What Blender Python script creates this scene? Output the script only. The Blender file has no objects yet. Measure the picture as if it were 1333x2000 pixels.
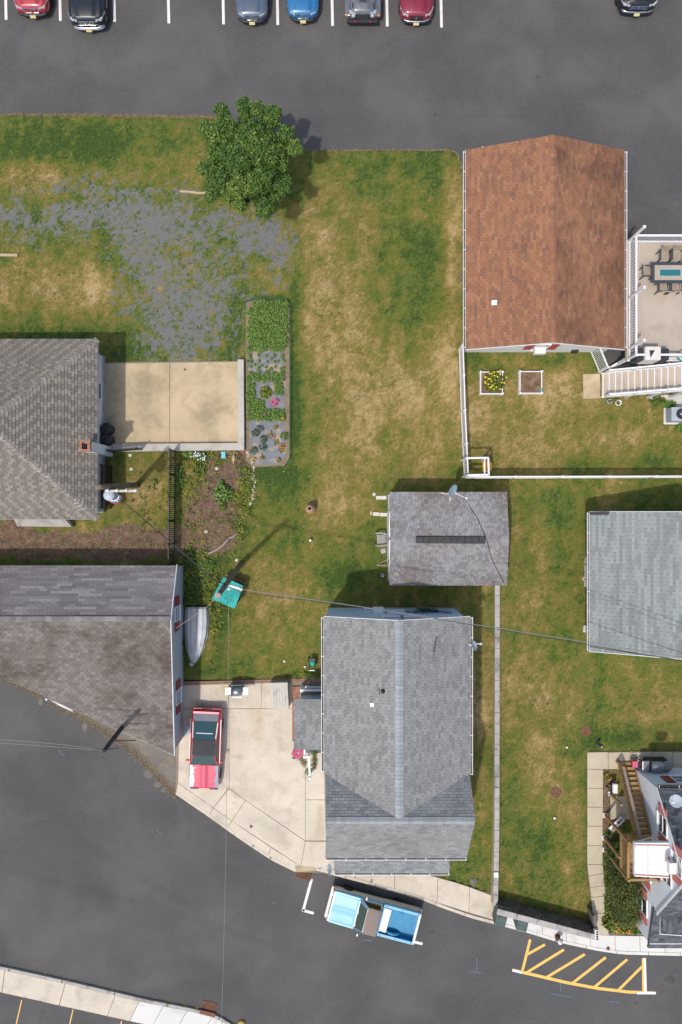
import bpy, math, random
import numpy as np
from mathutils import Vector, Matrix
random.seed(7); RNG = np.random.default_rng(7)
R = math.radians
SC = bpy.context.scene
COL = SC.collection
# ---------------------------------------------------------------- camera, sky, sun, exposure
CAM_H = 42.0          # metres above the lawn, looking straight down
PPM = 35.0            # survey scale: plan units per metre on the ground
cam = bpy.data.cameras.new('camera'); cam_o = bpy.data.objects.new('camera', cam); COL.objects.link(cam_o)
cam_o.location = (0, 0, CAM_H); cam_o.rotation_euler = (0, 0, 0)
cam.sensor_fit = 'VERTICAL'; cam.sensor_height = 24.0; cam.lens = 24.0 * (PPM * CAM_H) / 2000.0
cam.clip_end = 600; SC.camera = cam_o
SUN_EL, SHADOW_AZ = 65.0, 37.0
world = bpy.data.worlds.new('World'); SC.world = world; world.use_nodes = True
wn = world.node_tree.nodes; wl = world.node_tree.links
sky = wn.new('ShaderNodeTexSky'); sky.sky_type = 'NISHITA'; sky.sun_disc = False
sky.sun_elevation = R(SUN_EL); sky.sun_rotation = R(180 + SHADOW_AZ); sky.dust_density = 3.0; sky.air_density = 1.0
wl.new(sky.outputs[0], wn['Background'].inputs[0]); wn['Background'].inputs[1].default_value = 0.15
sl = bpy.data.lights.new('sun', 'SUN'); sl.energy = 2.35; sl.angle = R(1.6); sl.color = (1.0, 0.945, 0.865)
so = bpy.data.objects.new('sun', sl); COL.objects.link(so)
sd = Vector((math.cos(R(SUN_EL)) * math.sin(R(SHADOW_AZ)), math.cos(R(SUN_EL)) * math.cos(R(SHADOW_AZ)), -math.sin(R(SUN_EL))))
so.rotation_euler = sd.to_track_quat('-Z', 'Y').to_euler(); so.location = (-20, -28, 60)
SC.view_settings.view_transform = 'Standard'; SC.view_settings.look = 'None'
SC.view_settings.exposure = 0.08; SC.view_settings.gamma = 1.0; SC.view_settings.use_curve_mapping = False
SC.render.engine = 'CYCLES'
# ---------------------------------------------------------------- helpers
def P(px, py, z=0.0):
    """plan survey point (units of 1/35 m as seen at height z) -> metres"""
    k = (CAM_H - z) / CAM_H / PPM
    return Vector(((px - 666.5) * k, (1000.0 - py) * k, z))
def T(px, py, z=0.0):
    """true plan point (ground units) lifted to height z"""
    return Vector(((px - 666.5) / PPM, (1000.0 - py) / PPM, z))
OFF = {}
class MB:
    def __init__(s): s.v = []; s.f = []; s.tone = []
    def add(s, vs, fs, tone=0.0):
        n = len(s.v); s.v += [tuple(v) for v in vs]
        for f in fs: s.f.append(tuple(i + n for i in f)); s.tone.append(tone)
        return s
    def box(s, c, size, rz=0.0, rot=None, taper=1.0, tone=0.0):
        hx, hy, hz = size[0] / 2, size[1] / 2, size[2] / 2
        m = rot if rot is not None else Matrix.Rotation(rz, 3, 'Z')
        vs = []
        for z, t in ((-hz, 1.0), (hz, taper)):
            for x, y in ((-hx, -hy), (hx, -hy), (hx, hy), (-hx, hy)):
                vs.append(Vector(c) + m @ Vector((x * t, y * t, z)))
        return s.add(vs, [(3, 2, 1, 0), (4, 5, 6, 7), (0, 1, 5, 4), (1, 2, 6, 5), (2, 3, 7, 6), (3, 0, 4, 7)], tone)
    def bar(s, a, b, w, h=None, tone=0.0):
        a, b = Vector(a), Vector(b); h = h or w; d = b - a; L = d.length; d.normalize()
        up = Vector((0, 0, 1)) if abs(d.z) < .95 else Vector((0, 1, 0))
        x = d.cross(up).normalized(); y = x.cross(d)
        vs = [p + x * sx * w / 2 + y * sy * h / 2 for p in (a, b) for sx, sy in ((-1, -1), (1, -1), (1, 1), (-1, 1))]
        return s.add(vs, [(3, 2, 1, 0), (4, 5, 6, 7), (0, 1, 5, 4), (1, 2, 6, 5), (2, 3, 7, 6), (3, 0, 4, 7)], tone)
    def tube(s, pts, r, n=6, r2=None, cap=True):
        pts = [Vector(p) for p in pts]; k = len(pts); base = len(s.v)
        for i, p in enumerate(pts):
            d = (pts[min(i + 1, k - 1)] - pts[max(i - 1, 0)]).normalized()
            up = Vector((0, 0, 1)) if abs(d.z) < .95 else Vector((0, 1, 0))
            x = d.cross(up).normalized(); y = x.cross(d)
            rr = r if r2 is None else r + (r2 - r) * i / max(1, k - 1)
            for j in range(n):
                a = 2 * math.pi * j / n
                s.v.append(tuple(p + x * rr * math.cos(a) + y * rr * math.sin(a)))
        for i in range(k - 1):
            for j in range(n):
                j2 = (j + 1) % n
                s.f.append((base + i * n + j, base + i * n + j2, base + (i + 1) * n + j2, base + (i + 1) * n + j)); s.tone.append(0.0)
        if cap:
            s.f.append(tuple(base + j for j in reversed(range(n)))); s.f.append(tuple(base + (k - 1) * n + j for j in range(n))); s.tone += [0.0, 0.0]
        return s
    def lathe(s, c, prof, n=16, axis=None):
        c = Vector(c); base = len(s.v); m = axis if axis is not None else Matrix.Identity(3)
        for r, z in prof:
            for j in range(n):
                a = 2 * math.pi * j / n
                s.v.append(tuple(c + m @ Vector((r * math.cos(a), r * math.sin(a), z))))
        for i in range(len(prof) - 1):
            for j in range(n):
                j2 = (j + 1) % n
                s.f.append((base + i * n + j, base + i * n + j2, base + (i + 1) * n + j2, base + (i + 1) * n + j)); s.tone.append(0.0)
        if prof[0][0] > 1e-4: s.f.append(tuple(base + j for j in reversed(range(n)))); s.tone.append(0.0)
        k = len(prof) - 1
        if prof[k][0] > 1e-4: s.f.append(tuple(base + k * n + j for j in range(n))); s.tone.append(0.0)
        return s
    def prism(s, poly, z0, z1):
        n = len(poly); a = sum(poly[i][0] * poly[(i + 1) % n][1] - poly[(i + 1) % n][0] * poly[i][1] for i in range(n))
        if a < 0: poly = list(reversed(poly))
        vs = [(p[0], p[1], z0) for p in poly] + [(p[0], p[1], z1) for p in poly]
        fs = [tuple(range(n - 1, -1, -1)), tuple(range(n, 2 * n))] + [(i, (i + 1) % n, n + (i + 1) % n, n + i) for i in range(n)]
        return s.add(vs, fs)
    def slab(s, poly3, t):
        """thick sheet: 3-D polygon and its copy t below"""
        n = len(poly3); vs = [Vector(p) for p in poly3]
        nrm = (vs[1] - vs[0]).cross(vs[2] - vs[0])
        if nrm.z < 0: vs.reverse()
        lo = [v - Vector((0, 0, t)) for v in vs]
        return s.add(vs + lo, [tuple(range(n)), tuple(range(2 * n - 1, n - 1, -1))] + [(i, n + i, n + (i + 1) % n, (i + 1) % n) for i in range(n)])
    def loft(s, rings, close=True, caps=True):
        n = len(rings[0]); base = len(s.v)
        for r in rings: s.v += [tuple(p) for p in r]
        m = n if close else n - 1
        for i in range(len(rings) - 1):
            for j in range(m):
                j2 = (j + 1) % n
                s.f.append((base + i * n + j, base + i * n + j2, base + (i + 1) * n + j2, base + (i + 1) * n + j)); s.tone.append(0.0)
        if caps:
            s.f.append(tuple(base + j for j in reversed(range(n)))); s.f.append(tuple(base + (len(rings) - 1) * n + j for j in range(n))); s.tone += [0.0, 0.0]
        return s
    def data(s, name, m=None, smooth=False, off=(0, 0, 0), tone=False):
        me = bpy.data.meshes.new(name)
        o = Vector(off)
        me.from_pydata([(v[0] - o.x, v[1] - o.y, v[2] - o.z) for v in s.v], [], s.f)
        if tone:
            at = me.attributes.new('tone', 'FLOAT', 'FACE'); at.data.foreach_set('value', np.array(s.tone, dtype=np.float32))
        if smooth: me.polygons.foreach_set('use_smooth', np.ones(len(me.polygons), dtype=bool))
        if m: me.materials.append(MATS[m])
        me.update(); return me
def link(name, me, parent=None, loc=(0, 0, 0), rz=0.0, rot=None, scale=None):
    o = bpy.data.objects.new(name, me); COL.objects.link(o); o.location = loc
    if rot is not None: o.rotation_euler = rot
    elif rz: o.rotation_euler = (0, 0, rz)
    if scale: o.scale = scale
    if parent is not None: o.parent = parent; OFF[o.name] = OFF.get(parent.name, Vector((0, 0, 0)))
    return o
def obj(name, mb, m, parent=None, smooth=False, bevel=0, tone=False, auto=None):
    off = OFF.get(parent.name, Vector((0, 0, 0))) if parent is not None else Vector((0, 0, 0))
    o = link(name, mb.data(name, m, smooth, off, tone), parent)
    if bevel:
        b = o.modifiers.new('bevel', 'BEVEL'); b.width = bevel; b.segments = 2; b.limit_method = 'ANGLE'; b.angle_limit = R(40)
    return o
def tag(o, label=None, cat=None, group=None, kind=None):
    if label: o['label'] = label
    if cat: o['category'] = cat
    if group: o['group'] = group
    if kind: o['kind'] = kind
    return o
def thing(name, label, cat, loc=(0, 0, 0), rz=0.0, group=None, local=False):
    o = bpy.data.objects.new(name, None); COL.objects.link(o); o.location = loc; o.rotation_euler = (0, 0, rz); o.empty_display_size = .2
    OFF[o.name] = Vector((0, 0, 0)) if local else Vector(loc)
    return tag(o, label, cat, group)
def copy_tree(o, parent=None):
    c = o.copy(); COL.objects.link(c)
    if parent is not None: c.parent = parent
    for ch in list(o.children): copy_tree(ch, c)
    return c
# ---------------------------------------------------------------- materials
MATS = {}
def _mix(nt, a, b, fac, mode='MIX'):
    n = nt.nodes.new('ShaderNodeMix'); n.data_type = 'RGBA'; n.blend_type = mode
    for sock, val in ((n.inputs[0], fac), (n.inputs[6], a), (n.inputs[7], b)):
        if isinstance(val, bpy.types.NodeSocket): nt.links.new(val, sock)
        elif isinstance(val, (int, float)): sock.default_value = val
        else: sock.default_value = (*val[:3], 1)
    return n.outputs[2]
def _noise(nt, co, scale, detail=4, rough=.55, dist=0.0):
    n = nt.nodes.new('ShaderNodeTexNoise'); n.inputs['Scale'].default_value = scale; n.inputs['Detail'].default_value = detail
    n.inputs['Roughness'].default_value = rough; n.inputs['Distortion'].default_value = dist; nt.links.new(co, n.inputs['Vector']); return n.outputs[0]
def _ramp(nt, fac, stops, interp='LINEAR'):
    n = nt.nodes.new('ShaderNodeValToRGB'); cr = n.color_ramp; cr.interpolation = interp
    while len(cr.elements) < len(stops): cr.elements.new(0.5)
    for e, (p, c) in zip(cr.elements, stops):
        e.position = p; e.color = (*c, 1) if len(c) == 3 else c
    nt.links.new(fac, n.inputs[0]); return n.outputs[0]
def _math(nt, op, a, b=None, clamp=False):
    n = nt.nodes.new('ShaderNodeMath'); n.operation = op; n.use_clamp = clamp
    for s, v in zip(n.inputs, (a, b)):
        if v is None: continue
        if isinstance(v, bpy.types.NodeSocket): nt.links.new(v, s)
        else: s.default_value = v
    return n.outputs[0]
def base_mat(name, rough=.8, metal=0.0):
    m = bpy.data.materials.new(name); m.use_nodes = True; nt = m.node_tree; b = nt.nodes['Principled BSDF']
    b.inputs['Roughness'].default_value = rough; b.inputs['Metallic'].default_value = metal
    MATS[name] = m; return m, nt, b
def bw(c): return (c, c, c)
def mat(name, c, var=.15, s1=1.3, s2=45.0, rough=.8, metal=0.0, bump=0.0, c2=None, lo=.5, hi=.62, s3=1.0, coord='world', coat=0.0, spec=None):
    m, nt, b = base_mat(name, rough, metal)
    if coord == 'world': co = nt.nodes.new('ShaderNodeNewGeometry').outputs['Position']
    else: co = nt.nodes.new('ShaderNodeTexCoord').outputs['Object']
    n1 = _noise(nt, co, s1); n2 = _noise(nt, co, s2, 3)
    f = _math(nt, 'ADD', _math(nt, 'MULTIPLY', n1, .55), _math(nt, 'MULTIPLY', n2, .45))
    f = _ramp(nt, f, [(.33, bw(0)), (.67, bw(1))])
    col = _mix(nt, [x * (1 - var) for x in c], [min(1, x * (1 + var)) for x in c], f)
    if c2 is not None:
        n3 = _noise(nt, co, s3, 6, .62, .3); col = _mix(nt, col, c2, _ramp(nt, n3, [(lo, bw(0)), (hi, bw(1))]))
    nt.links.new(col, b.inputs['Base Color'])
    if coat: b.inputs['Coat Weight'].default_value = coat; b.inputs['Coat Roughness'].default_value = .06
    if spec is not None: b.inputs['Specular IOR Level'].default_value = spec
    if bump:
        bn = nt.nodes.new('ShaderNodeBump'); bn.inputs['Strength'].default_value = bump; bn.inputs['Distance'].default_value = .02
        nt.links.new(n2, bn.inputs['Height']); nt.links.new(bn.outputs[0], b.inputs['Normal'])
    return m
def surface_stain(name, blobs, col, amount=.6, ns=3.0):
    """old spills and wear with their own soft outline at fixed places on the paving"""
    nt = MATS[name].node_tree; b = nt.nodes['Principled BSDF']; src = b.inputs['Base Color'].links[0].from_socket; co = nt.nodes.new('ShaderNodeNewGeometry').outputs['Position']; tot = None
    for c, rx, ry, ang in blobs:
        mp = nt.nodes.new('ShaderNodeMapping'); mp.vector_type = 'TEXTURE'; mp.inputs['Location'].default_value = c; mp.inputs['Rotation'].default_value = (0, 0, ang); mp.inputs['Scale'].default_value = (rx, ry, 50); nt.links.new(co, mp.inputs[0])
        ln = nt.nodes.new('ShaderNodeVectorMath'); ln.operation = 'LENGTH'; nt.links.new(mp.outputs[0], ln.inputs[0])
        f = _ramp(nt, ln.outputs['Value'], [(0.0, bw(1)), (.45, bw(.6)), (1.0, bw(0))]); tot = f if tot is None else _math(nt, 'MAXIMUM', tot, f)
    n = _ramp(nt, _noise(nt, co, ns, 5, .65), [(.3, bw(.15)), (.7, bw(1))])
    nt.links.new(_mix(nt, src, col, _math(nt, 'MULTIPLY', _math(nt, 'MULTIPLY', tot, n), amount)), b.inputs['Base Color'])
def tone_fac(nt):
    a = nt.nodes.new('ShaderNodeAttribute'); a.attribute_type = 'GEOMETRY'; a.attribute_name = 'tone'
    o = nt.nodes.new('ShaderNodeAttribute'); o.attribute_type = 'OBJECT'; o.attribute_name = 'tone'
    return _math(nt, 'ADD', a.outputs['Fac'], o.outputs['Fac'])
def tone_mat(name, stops, rough=.9, interp='LINEAR', stain=None, st_lo=.45, st_hi=.7, s_st=.35, grain=.2, transl=0.0, s_gr=60, stain2=None):
    """colour picked by each piece's own tone, plus mineral grain and weather stains"""
    m, nt, b = base_mat(name, rough)
    co = nt.nodes.new('ShaderNodeNewGeometry').outputs['Position']
    col = _ramp(nt, tone_fac(nt), stops, interp)
    g = _noise(nt, co, s_gr, 3)
    col = _mix(nt, col, _mix(nt, bw(1 - grain), bw(1 + grain), _ramp(nt, g, [(.35, bw(0)), (.65, bw(1))])), 1.0, 'MULTIPLY')
    if stain is not None:
        n3 = _noise(nt, co, s_st, 5, .6, .5); col = _mix(nt, col, stain, _ramp(nt, n3, [(st_lo, bw(0)), (st_hi, bw(1))]), 'MULTIPLY')
    if stain2 is not None:
        n4 = _noise(nt, co, 2.2, 5, .65, .2); col = _mix(nt, col, stain2, _ramp(nt, n4, [(.56, bw(0)), (.7, bw(.7))]))
    nt.links.new(col, b.inputs['Base Color'])
    if transl: b.inputs['Subsurface Weight'].default_value = 0.0
    bn = nt.nodes.new('ShaderNodeBump'); bn.inputs['Strength'].default_value = .35; bn.inputs['Distance'].default_value = .01
    nt.links.new(g, bn.inputs['Height']); nt.links.new(bn.outputs[0], b.inputs['Normal'])
    return m
GRASS = [(0.0, (.034, .070, .008)), (.20, (.086, .128, .015)), (.38, (.138, .138, .022)), (.55, (.195, .155, .036)), (.74, (.292, .212, .076)), (1.0, (.43, .318, .150))]
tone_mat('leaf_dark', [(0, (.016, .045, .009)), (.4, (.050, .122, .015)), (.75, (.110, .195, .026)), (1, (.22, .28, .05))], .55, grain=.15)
tone_mat('leaf_bean', [(0, (.04, .095, .014)), (.5, (.10, .20, .026)), (1, (.20, .30, .06))], .6, grain=.15)
tone_mat('leaf_yellow', [(0, (.05, .09, .012)), (.5, (.13, .18, .02)), (1, (.33, .30, .03))], .6, grain=.15)
tone_mat('leaf_blue', [(0, (.04, .08, .05)), (1, (.12, .17, .12))], .6)
tone_mat('blade', GRASS, .85, grain=.1)
tone_mat('stone_gravel', [(0, (.085, .09, .098)), (.5, (.165, .172, .182)), (1, (.31, .31, .305))], .85)
tone_mat('straw', [(0, (.19, .135, .065)), (1, (.42, .32, .18))], .9)
mat('asphalt_lot', (.0865, .0845, .083), .24, .25, 9, .88, bump=.25, c2=(.118, .112, .105), lo=.48, hi=.72, s3=.25)
mat('asphalt_street', (.080, .0782, .0768), .27, .22, 9, .88, bump=.25, c2=(.112, .1065, .101), lo=.46, hi=.72, s3=.28)
mat('asphalt_old', (.17, .155, .135), .2, 1.2, 60, .9, bump=.4, c2=(.25, .2, .13), lo=.5, hi=.65, s3=1.5)
mat('oil_stain', (.058, .056, .056), .3, 3, 50, .7)
mat('pale_scuff', (.155, .145, .125), .2, 3, 60, .9)
mat('paint_white', (.74, .73, .71), .09, 3, 40, .7, c2=(.45, .44, .43), lo=.62, hi=.75, s3=9)
mat('paint_yellow', (.78, .50, .12), .1, 3, 40, .7, c2=(.45, .33, .14), lo=.62, hi=.75, s3=9)
mat('paint_blue', (.10, .16, .24), .2, 5, 40, .8)
mat('concrete_warm', (.60, .53, .425), .14, .9, 12, .85, bump=.12, c2=(.45, .395, .31), lo=.50, hi=.70, s3=.8)
mat('concrete_tan', (.52, .41, .255), .16, .7, 30, .85, bump=.12, c2=(.34, .27, .165), lo=.46, hi=.66, s3=.6)
mat('concrete_walk', (.50, .435, .32), .11, .7, 35, .85, bump=.12, c2=(.40, .34, .25), lo=.55, hi=.72, s3=1.0)
mat('concrete_pale', (.66, .65, .62), .08, .7, 35, .85, bump=.1, c2=(.52, .50, .46), lo=.55, hi=.72, s3=.8)
mat('concrete_grey', (.42, .40, .37), .16, 1.3, 30, .88, bump=.3, c2=(.24, .225, .20), lo=.5, hi=.68, s3=1.6)
mat('concrete_dark', (.17, .15, .125), .25, 2, 30, .9, bump=.4, c2=(.09, .08, .07), lo=.45, hi=.65, s3=2.5)
mat('joint', (.24, .20, .15), .2)
mat('soil', (.17, .098, .065), .3, 2, 30, .95, bump=.6, c2=(.25, .17, .105), lo=.5, hi=.65, s3=2.2)
mat('mulch_film', (.165, .175, .20), .25, 2.5, 20, .55, bump=.5, c2=(.34, .27, .19), lo=.53, hi=.60, s3=1.8)
mat('white_vinyl', (.80, .80, .80), .04, 2, 30, .5, c2=(.66, .65, .62), lo=.6, hi=.75, s3=1.5)
mat('white_siding', (.72, .745, .79), .05, 1, 30, .6, c2=(.62, .63, .66), lo=.55, hi=.75, s3=.8)
mat('pale_siding', (.66, .655, .63), .05, 1, 30, .6, c2=(.55, .54, .50), lo=.55, hi=.75, s3=.8)
mat('grey_siding', (.46, .49, .53), .06, 1, 30, .6, c2=(.38, .40, .43), lo=.55, hi=.75, s3=.9)
mat('blue_siding', (.47, .63, .74), .06, 1, 30, .6, c2=(.30, .42, .52), lo=.55, hi=.75, s3=.9)
mat('shutter_red', (.33, .055, .045), .12, 3, 40, .6, c2=(.42, .12, .09), lo=.55, hi=.75, s3=3)
mat('shutter_faded', (.47, .14, .11), .12, 3, 40, .6, c2=(.53, .24, .19), lo=.5, hi=.7, s3=3)
mat('wood_stair', (.36, .225, .09), .22, 3, 25, .8, c2=(.22, .135, .06), lo=.5, hi=.65, s3=3)
mat('wood_grey', (.36, .30, .25), .18, 2, 25, .85, c2=(.25, .2, .16), lo=.5, hi=.7, s3=2)
mat('wood_pale', (.56, .53, .47), .10, 2, 25, .85, c2=(.40, .37, .32), lo=.5, hi=.7, s3=2)
mat('wood_log', (.47, .37, .24), .2, 3, 25, .85, c2=(.3, .23, .15), lo=.5, hi=.7, s3=3)
mat('pole_wood', (.19, .155, .105), .25, 2, 25, .9, bump=.4, c2=(.09, .075, .055), lo=.5, hi=.65, s3=2)
mat('pole_dark', (.05, .048, .045), .25, 2, 25, .9)
mat('deck_board', (.47, .40, .325), .08, 1, 40, .75, c2=(.40, .335, .27), lo=.5, hi=.7, s3=1.1)
mat('black_iron', (.018, .019, .022), .2, 3, 30, .45)
mat('black_plastic', (.022, .022, .024), .2, 3, 30, .5)
mat('grey_plastic', (.36, .355, .345), .1, 3, 30, .55)
mat('green_bin', (.045, .085, .075), .15, 3, 30, .5, c2=(.09, .13, .12), lo=.5, hi=.7, s3=3)
mat('aluminium', (.66, .665, .67), .10, 2, 20, .42, .25, c2=(.50, .51, .52), lo=.48, hi=.66, s3=1.8)
mat('chrome', (.75, .76, .78), .05, 3, 30, .14, 1.0)
mat('steel', (.40, .41, .43), .1, 3, 30, .35, .85)
mat('dish_grey', (.27, .34, .40), .08, 3, 30, .5)
mat('dish_pale', (.36, .41, .46), .08, 3, 30, .5)
mat('rubber', (.014, .014, .015), .2, 6, 30, .8)
mat('rust', (.19, .085, .05), .3, 6, 40, .85, c2=(.10, .055, .04), lo=.5, hi=.65, s3=8)
mat('dark_void', (.006, .006, .007), .1)
mat('terracotta', (.40, .22, .13), .15, 4, 30, .8, c2=(.52, .38, .26), lo=.5, hi=.65, s3=4)
mat('brick_red', (.33, .135, .085), .3, 6, 40, .9, c2=(.42, .22, .15), lo=.5, hi=.65, s3=4)
mat('brick_path', (.30, .20, .15), .3, 3, 40, .9, c2=(.22, .15, .12), lo=.5, hi=.65, s3=3)
mat('mortar', (.40, .35, .29), .2)
mat('teal_paint', (.035, .42, .36), .12, 3, 40, .7, c2=(.06, .52, .46), lo=.5, hi=.7, s3=4)
mat('red_brown', (.16, .04, .03), .2, 3, 40, .8)
mat('vent_black', (.028, .028, .03), .3, 3, 30, .5)
mat('wire', (.035, .035, .038), .1, 3, 30, .5)
mat('wire_pale', (.22, .22, .22), .1, 3, 30, .5)
mat('flower_pink', (.58, .12, .24), .25, 20, 60, .7)
mat('flower_orange', (.66, .22, .03), .2, 20, 60, .7)
mat('flower_yellow', (.82, .62, .04), .2, 20, 60, .7)
mat('flower_white', (.75, .75, .80), .1, 20, 60, .7)
mat('toy_orange', (.85, .36, .04), .1, 5, 30, .4)
mat('toy_red', (.62, .05, .03), .1, 5, 30, .4)
mat('toy_teal', (.12, .55, .60), .1, 5, 30, .4)
mat('hose_green', (.02, .36, .24), .1, 5, 30, .4)
mat('tarp_blue', (.36, .43, .50), .12, 4, 30, .7)
mat('cover_white', (.66, .63, .58), .08, 4, 30, .8)
mat('cover_black', (.025, .026, .032), .2, 4, 30, .7)
mat('cloth_tan', (.42, .34, .25), .12, 4, 30, .85)
mat('table_navy', (.04, .055, .075), .1, 4, 30, .5)
mat('fire_glass', (.03, .16, .17), .35, 25, 60, .25)
mat('transformer', (.42, .47, .52), .08, 4, 30, .5)
mat('ceramic', (.8, .8, .78), .05, 4, 30, .3)
mat('stone_white', (.60, .57, .51), .15, 6, 40, .85)
mat('garden_net', (.02, .17, .10), .2, 5, 30, .6)
mat('moss', (.24, .19, .02), .3, 8, 40, .95)
mat('plate_yellow', (.72, .64, .30), .1, 8, 30, .5)
mat('lamp_red', (.45, .02, .02), .1, 8, 30, .3)
mat('lamp_amber', (.75, .24, .03), .1, 8, 30, .3)
mat('interior', (.05, .05, .052), .2, 8, 30, .8)
mat('white_metal', (.78, .78, .76), .06, 3, 30, .5, c2=(.62, .61, .57), lo=.55, hi=.75, s3=2)
mat('awning_white', (.76, .76, .75), .05, 2, 30, .6, c2=(.52, .50, .46), lo=.60, hi=.72, s3=1.6)
def seg(a, b, w):
    a, b = Vector(a), Vector(b); d = b - a; c = (a + b) / 2; return (c.x, c.y, 0), d.length / 2, w, math.atan2(d.y, d.x)
surface_stain('concrete_warm', [(T(503, 1408), .55, 1.5, 0.1), (T(440, 1345), .5, .8, .6), (T(626, 1600), .3, 1.4, 0)], (.42, .31, .14), .75)
surface_stain('concrete_warm', [(T(475, 1365), 1.0, .45, 0), (T(560, 1400), .5, 1.6, 0), (T(395, 1560), .8, .4, .6), (T(540, 1620), .9, .5, .7)], (.36, .315, .25), .5)
surface_stain('concrete_tan', [(T(275, 770), 1.1, 1.5, .2), (T(300, 815), .9, .8, .4), (T(230, 760), .8, 2.3, 0)], (.22, .185, .13), .65)
surface_stain('asphalt_street', [seg(T(-40, 1690), T(380, 1792), .40), seg(T(330, 1780), T(620, 1880), .35), seg(T(-20, 1485), T(250, 1712), .45), seg(T(230, 1690), T(420, 1800), .4), seg(T(-20, 1500), T(60, 1520), 1.6)], (.060, .058, .057), .6, 1.2)
surface_stain('asphalt_street', [seg(T(250, 1600), T(900, 1860), .9), seg(T(100, 1780), T(500, 1900), .8), seg(T(700, 1900), T(1333, 1960), .9), seg(T(60, 1380), T(320, 1530), .6)], (.105, .102, .099), .45, 1.6)
surface_stain('asphalt_lot', [seg(T(1180, 60), T(1300, 140), 1.0), seg(T(1130, 110), T(1200, 90), .7), seg(T(1240, 350), T(1320, 350), 1.0), seg(T(100, 90), T(800, 110), .9), seg(T(0, 190), T(1000, 215), .8)], (.110, .106, .101), .4, 1.4)
def glass(name, c, rough=.06):
    m, nt, b = base_mat(name, rough); b.inputs['Base Color'].default_value = (*c, 1)
    b.inputs['Specular IOR Level'].default_value = .8; b.inputs['Coat Weight'].default_value = .5
glass('glass_dark', (.012, .016, .02)); glass('glass_teal', (.022, .075, .085)); glass('glass_green', (.02, .055, .048)); glass('lens', (.55, .58, .6)); glass('glass_house', (.03, .04, .05))
# ---------------------------------------------------------------- ground
def inpoly(X, Y, poly):
    r = np.zeros(X.shape, dtype=bool); n = len(poly)
    for i in range(n):
        x1, y1 = poly[i]; x2, y2 = poly[(i + 1) % n]
        if y1 == y2: continue
        c = ((y1 > Y) != (y2 > Y)) & (X < (x2 - x1) * (Y - y1) / (y2 - y1) + x1)
        r ^= c
    return r
_tab = RNG.random((256, 256))
def vnoise(X, Y):
    xi = np.floor(X).astype(int); yi = np.floor(Y).astype(int); fx = X - xi; fy = Y - yi
    fx = fx * fx * (3 - 2 * fx); fy = fy * fy * (3 - 2 * fy)
    a = _tab[xi & 255, yi & 255]; b = _tab[(xi + 1) & 255, yi & 255]; c = _tab[xi & 255, (yi + 1) & 255]; d = _tab[(xi + 1) & 255, (yi + 1) & 255]
    return (a * (1 - fx) + b * fx) * (1 - fy) + (c * (1 - fx) + d * fx) * fy
def fbm(X, Y, s, o=5, g=.55):
    t = 0; a = 1; w = 0
    for i in range(o):
        t = t + a * vnoise(X * s + 17.3 * i, Y * s + 5.1 * i); w += a; a *= g; s *= 2.03
    return t / w
def sstep(a, b, x): t = np.clip((x - a) / (b - a), 0, 1); return t * t * (3 - 2 * t)
LOT = [(-700, -420), (1900, -420), (1900, 735), (1178, 735), (1178, 345), (905, 345), (902, 330), (898, 312), (891, 299), (880, 293), (700, 293), (588, 294), (545, 262), (470, 240), (432, 229), (320, 226), (200, 226), (80, 224), (0, 224), (-700, 222)]
KERB_N = [(343, 1551), (400, 1590), (470, 1640), (530, 1680), (577, 1703), (616, 1699), (657, 1711), (717, 1727), (760, 1739), (826, 1758), (860, 1772), (920, 1793), (966, 1805), (1028, 1821), (1093, 1841), (1162, 1856), (1214, 1864), (1333, 1867), (1700, 1867)]
KERB_S = [(-600, 1760), (0, 1887), (137, 1917), (281, 1951), (392, 1973), (425, 1984), (450, 1997), (478, 2020), (500, 2060), (505, 2500)]
STREET = [(-700, 1000), (-200, 1205), (0, 1292), (90, 1345), (200, 1412), (285, 1480)] + KERB_N + [(1700, 2500)] + list(reversed(KERB_S)) + [(-700, 1740)]
SLOT = [(-700, 1795), (0, 1938), (130, 1967), (270, 1998), (420, 2032), (460, 2080), (470, 2500), (-700, 2500)]
VERGE = [(-300, 1150), (0, 1285), (30, 1338), (95, 1365), (140, 1392), (185, 1415), (240, 1452), (285, 1490), (345, 1556), (356, 1520), (364, 1420), (240, 1365), (0, 1250), (-300, 1110)]
PADS = [[(345, 1332), (634, 1332), (640, 1705), (577, 1704), (343, 1551)], [(205, 706), (478, 704), (478, 880), (205, 880)],
        [(600, 1655), (700, 1676), (828, 1704), (966, 1748)] + [p for p in reversed(KERB_N) if 610 < p[0] <= 966] + [(600, 1700)], [(962, 1766), (1160, 1822), (1333, 1826), (1700, 1830)] + [p for p in reversed(KERB_N) if p[0] >= 966],
        [(1147, 1468), (1700, 1466), (1700, 1502), (1147, 1502)], [(1147, 1500), (1178, 1500), (1178, 1690), (1190, 1830), (1160, 1830), (1147, 1690)],
        [(-700, 1742), (0, 1887), (281, 1951), (450, 1997), (420, 2032), (270, 1998), (0, 1940), (-700, 1796)]]
BLD = [[(905, 345), (1178, 345), (1178, 688), (905, 688)], [(-200, 690), (204, 690), (204, 1008), (-200, 1008)], [(641, 1187), (884, 1187), (884, 1660), (641, 1660)],
       [(760, 966), (968, 966), (968, 1132), (760, 1132)], [(1146, 1005), (1500, 1005), (1500, 1254), (1146, 1254)], [(1238, 1499), (1600, 1499), (1600, 1807), (1238, 1807)],
       [(-200, 1104), (358, 1104), (358, 1440), (-200, 1180)], [(582, 1342), (640, 1342), (640, 1436), (582, 1436)]]
xs = np.concatenate([np.array([-300, -120, -60, -36]), np.arange(-25, 25.01, .145), np.array([36, 60, 120, 300])])
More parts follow.
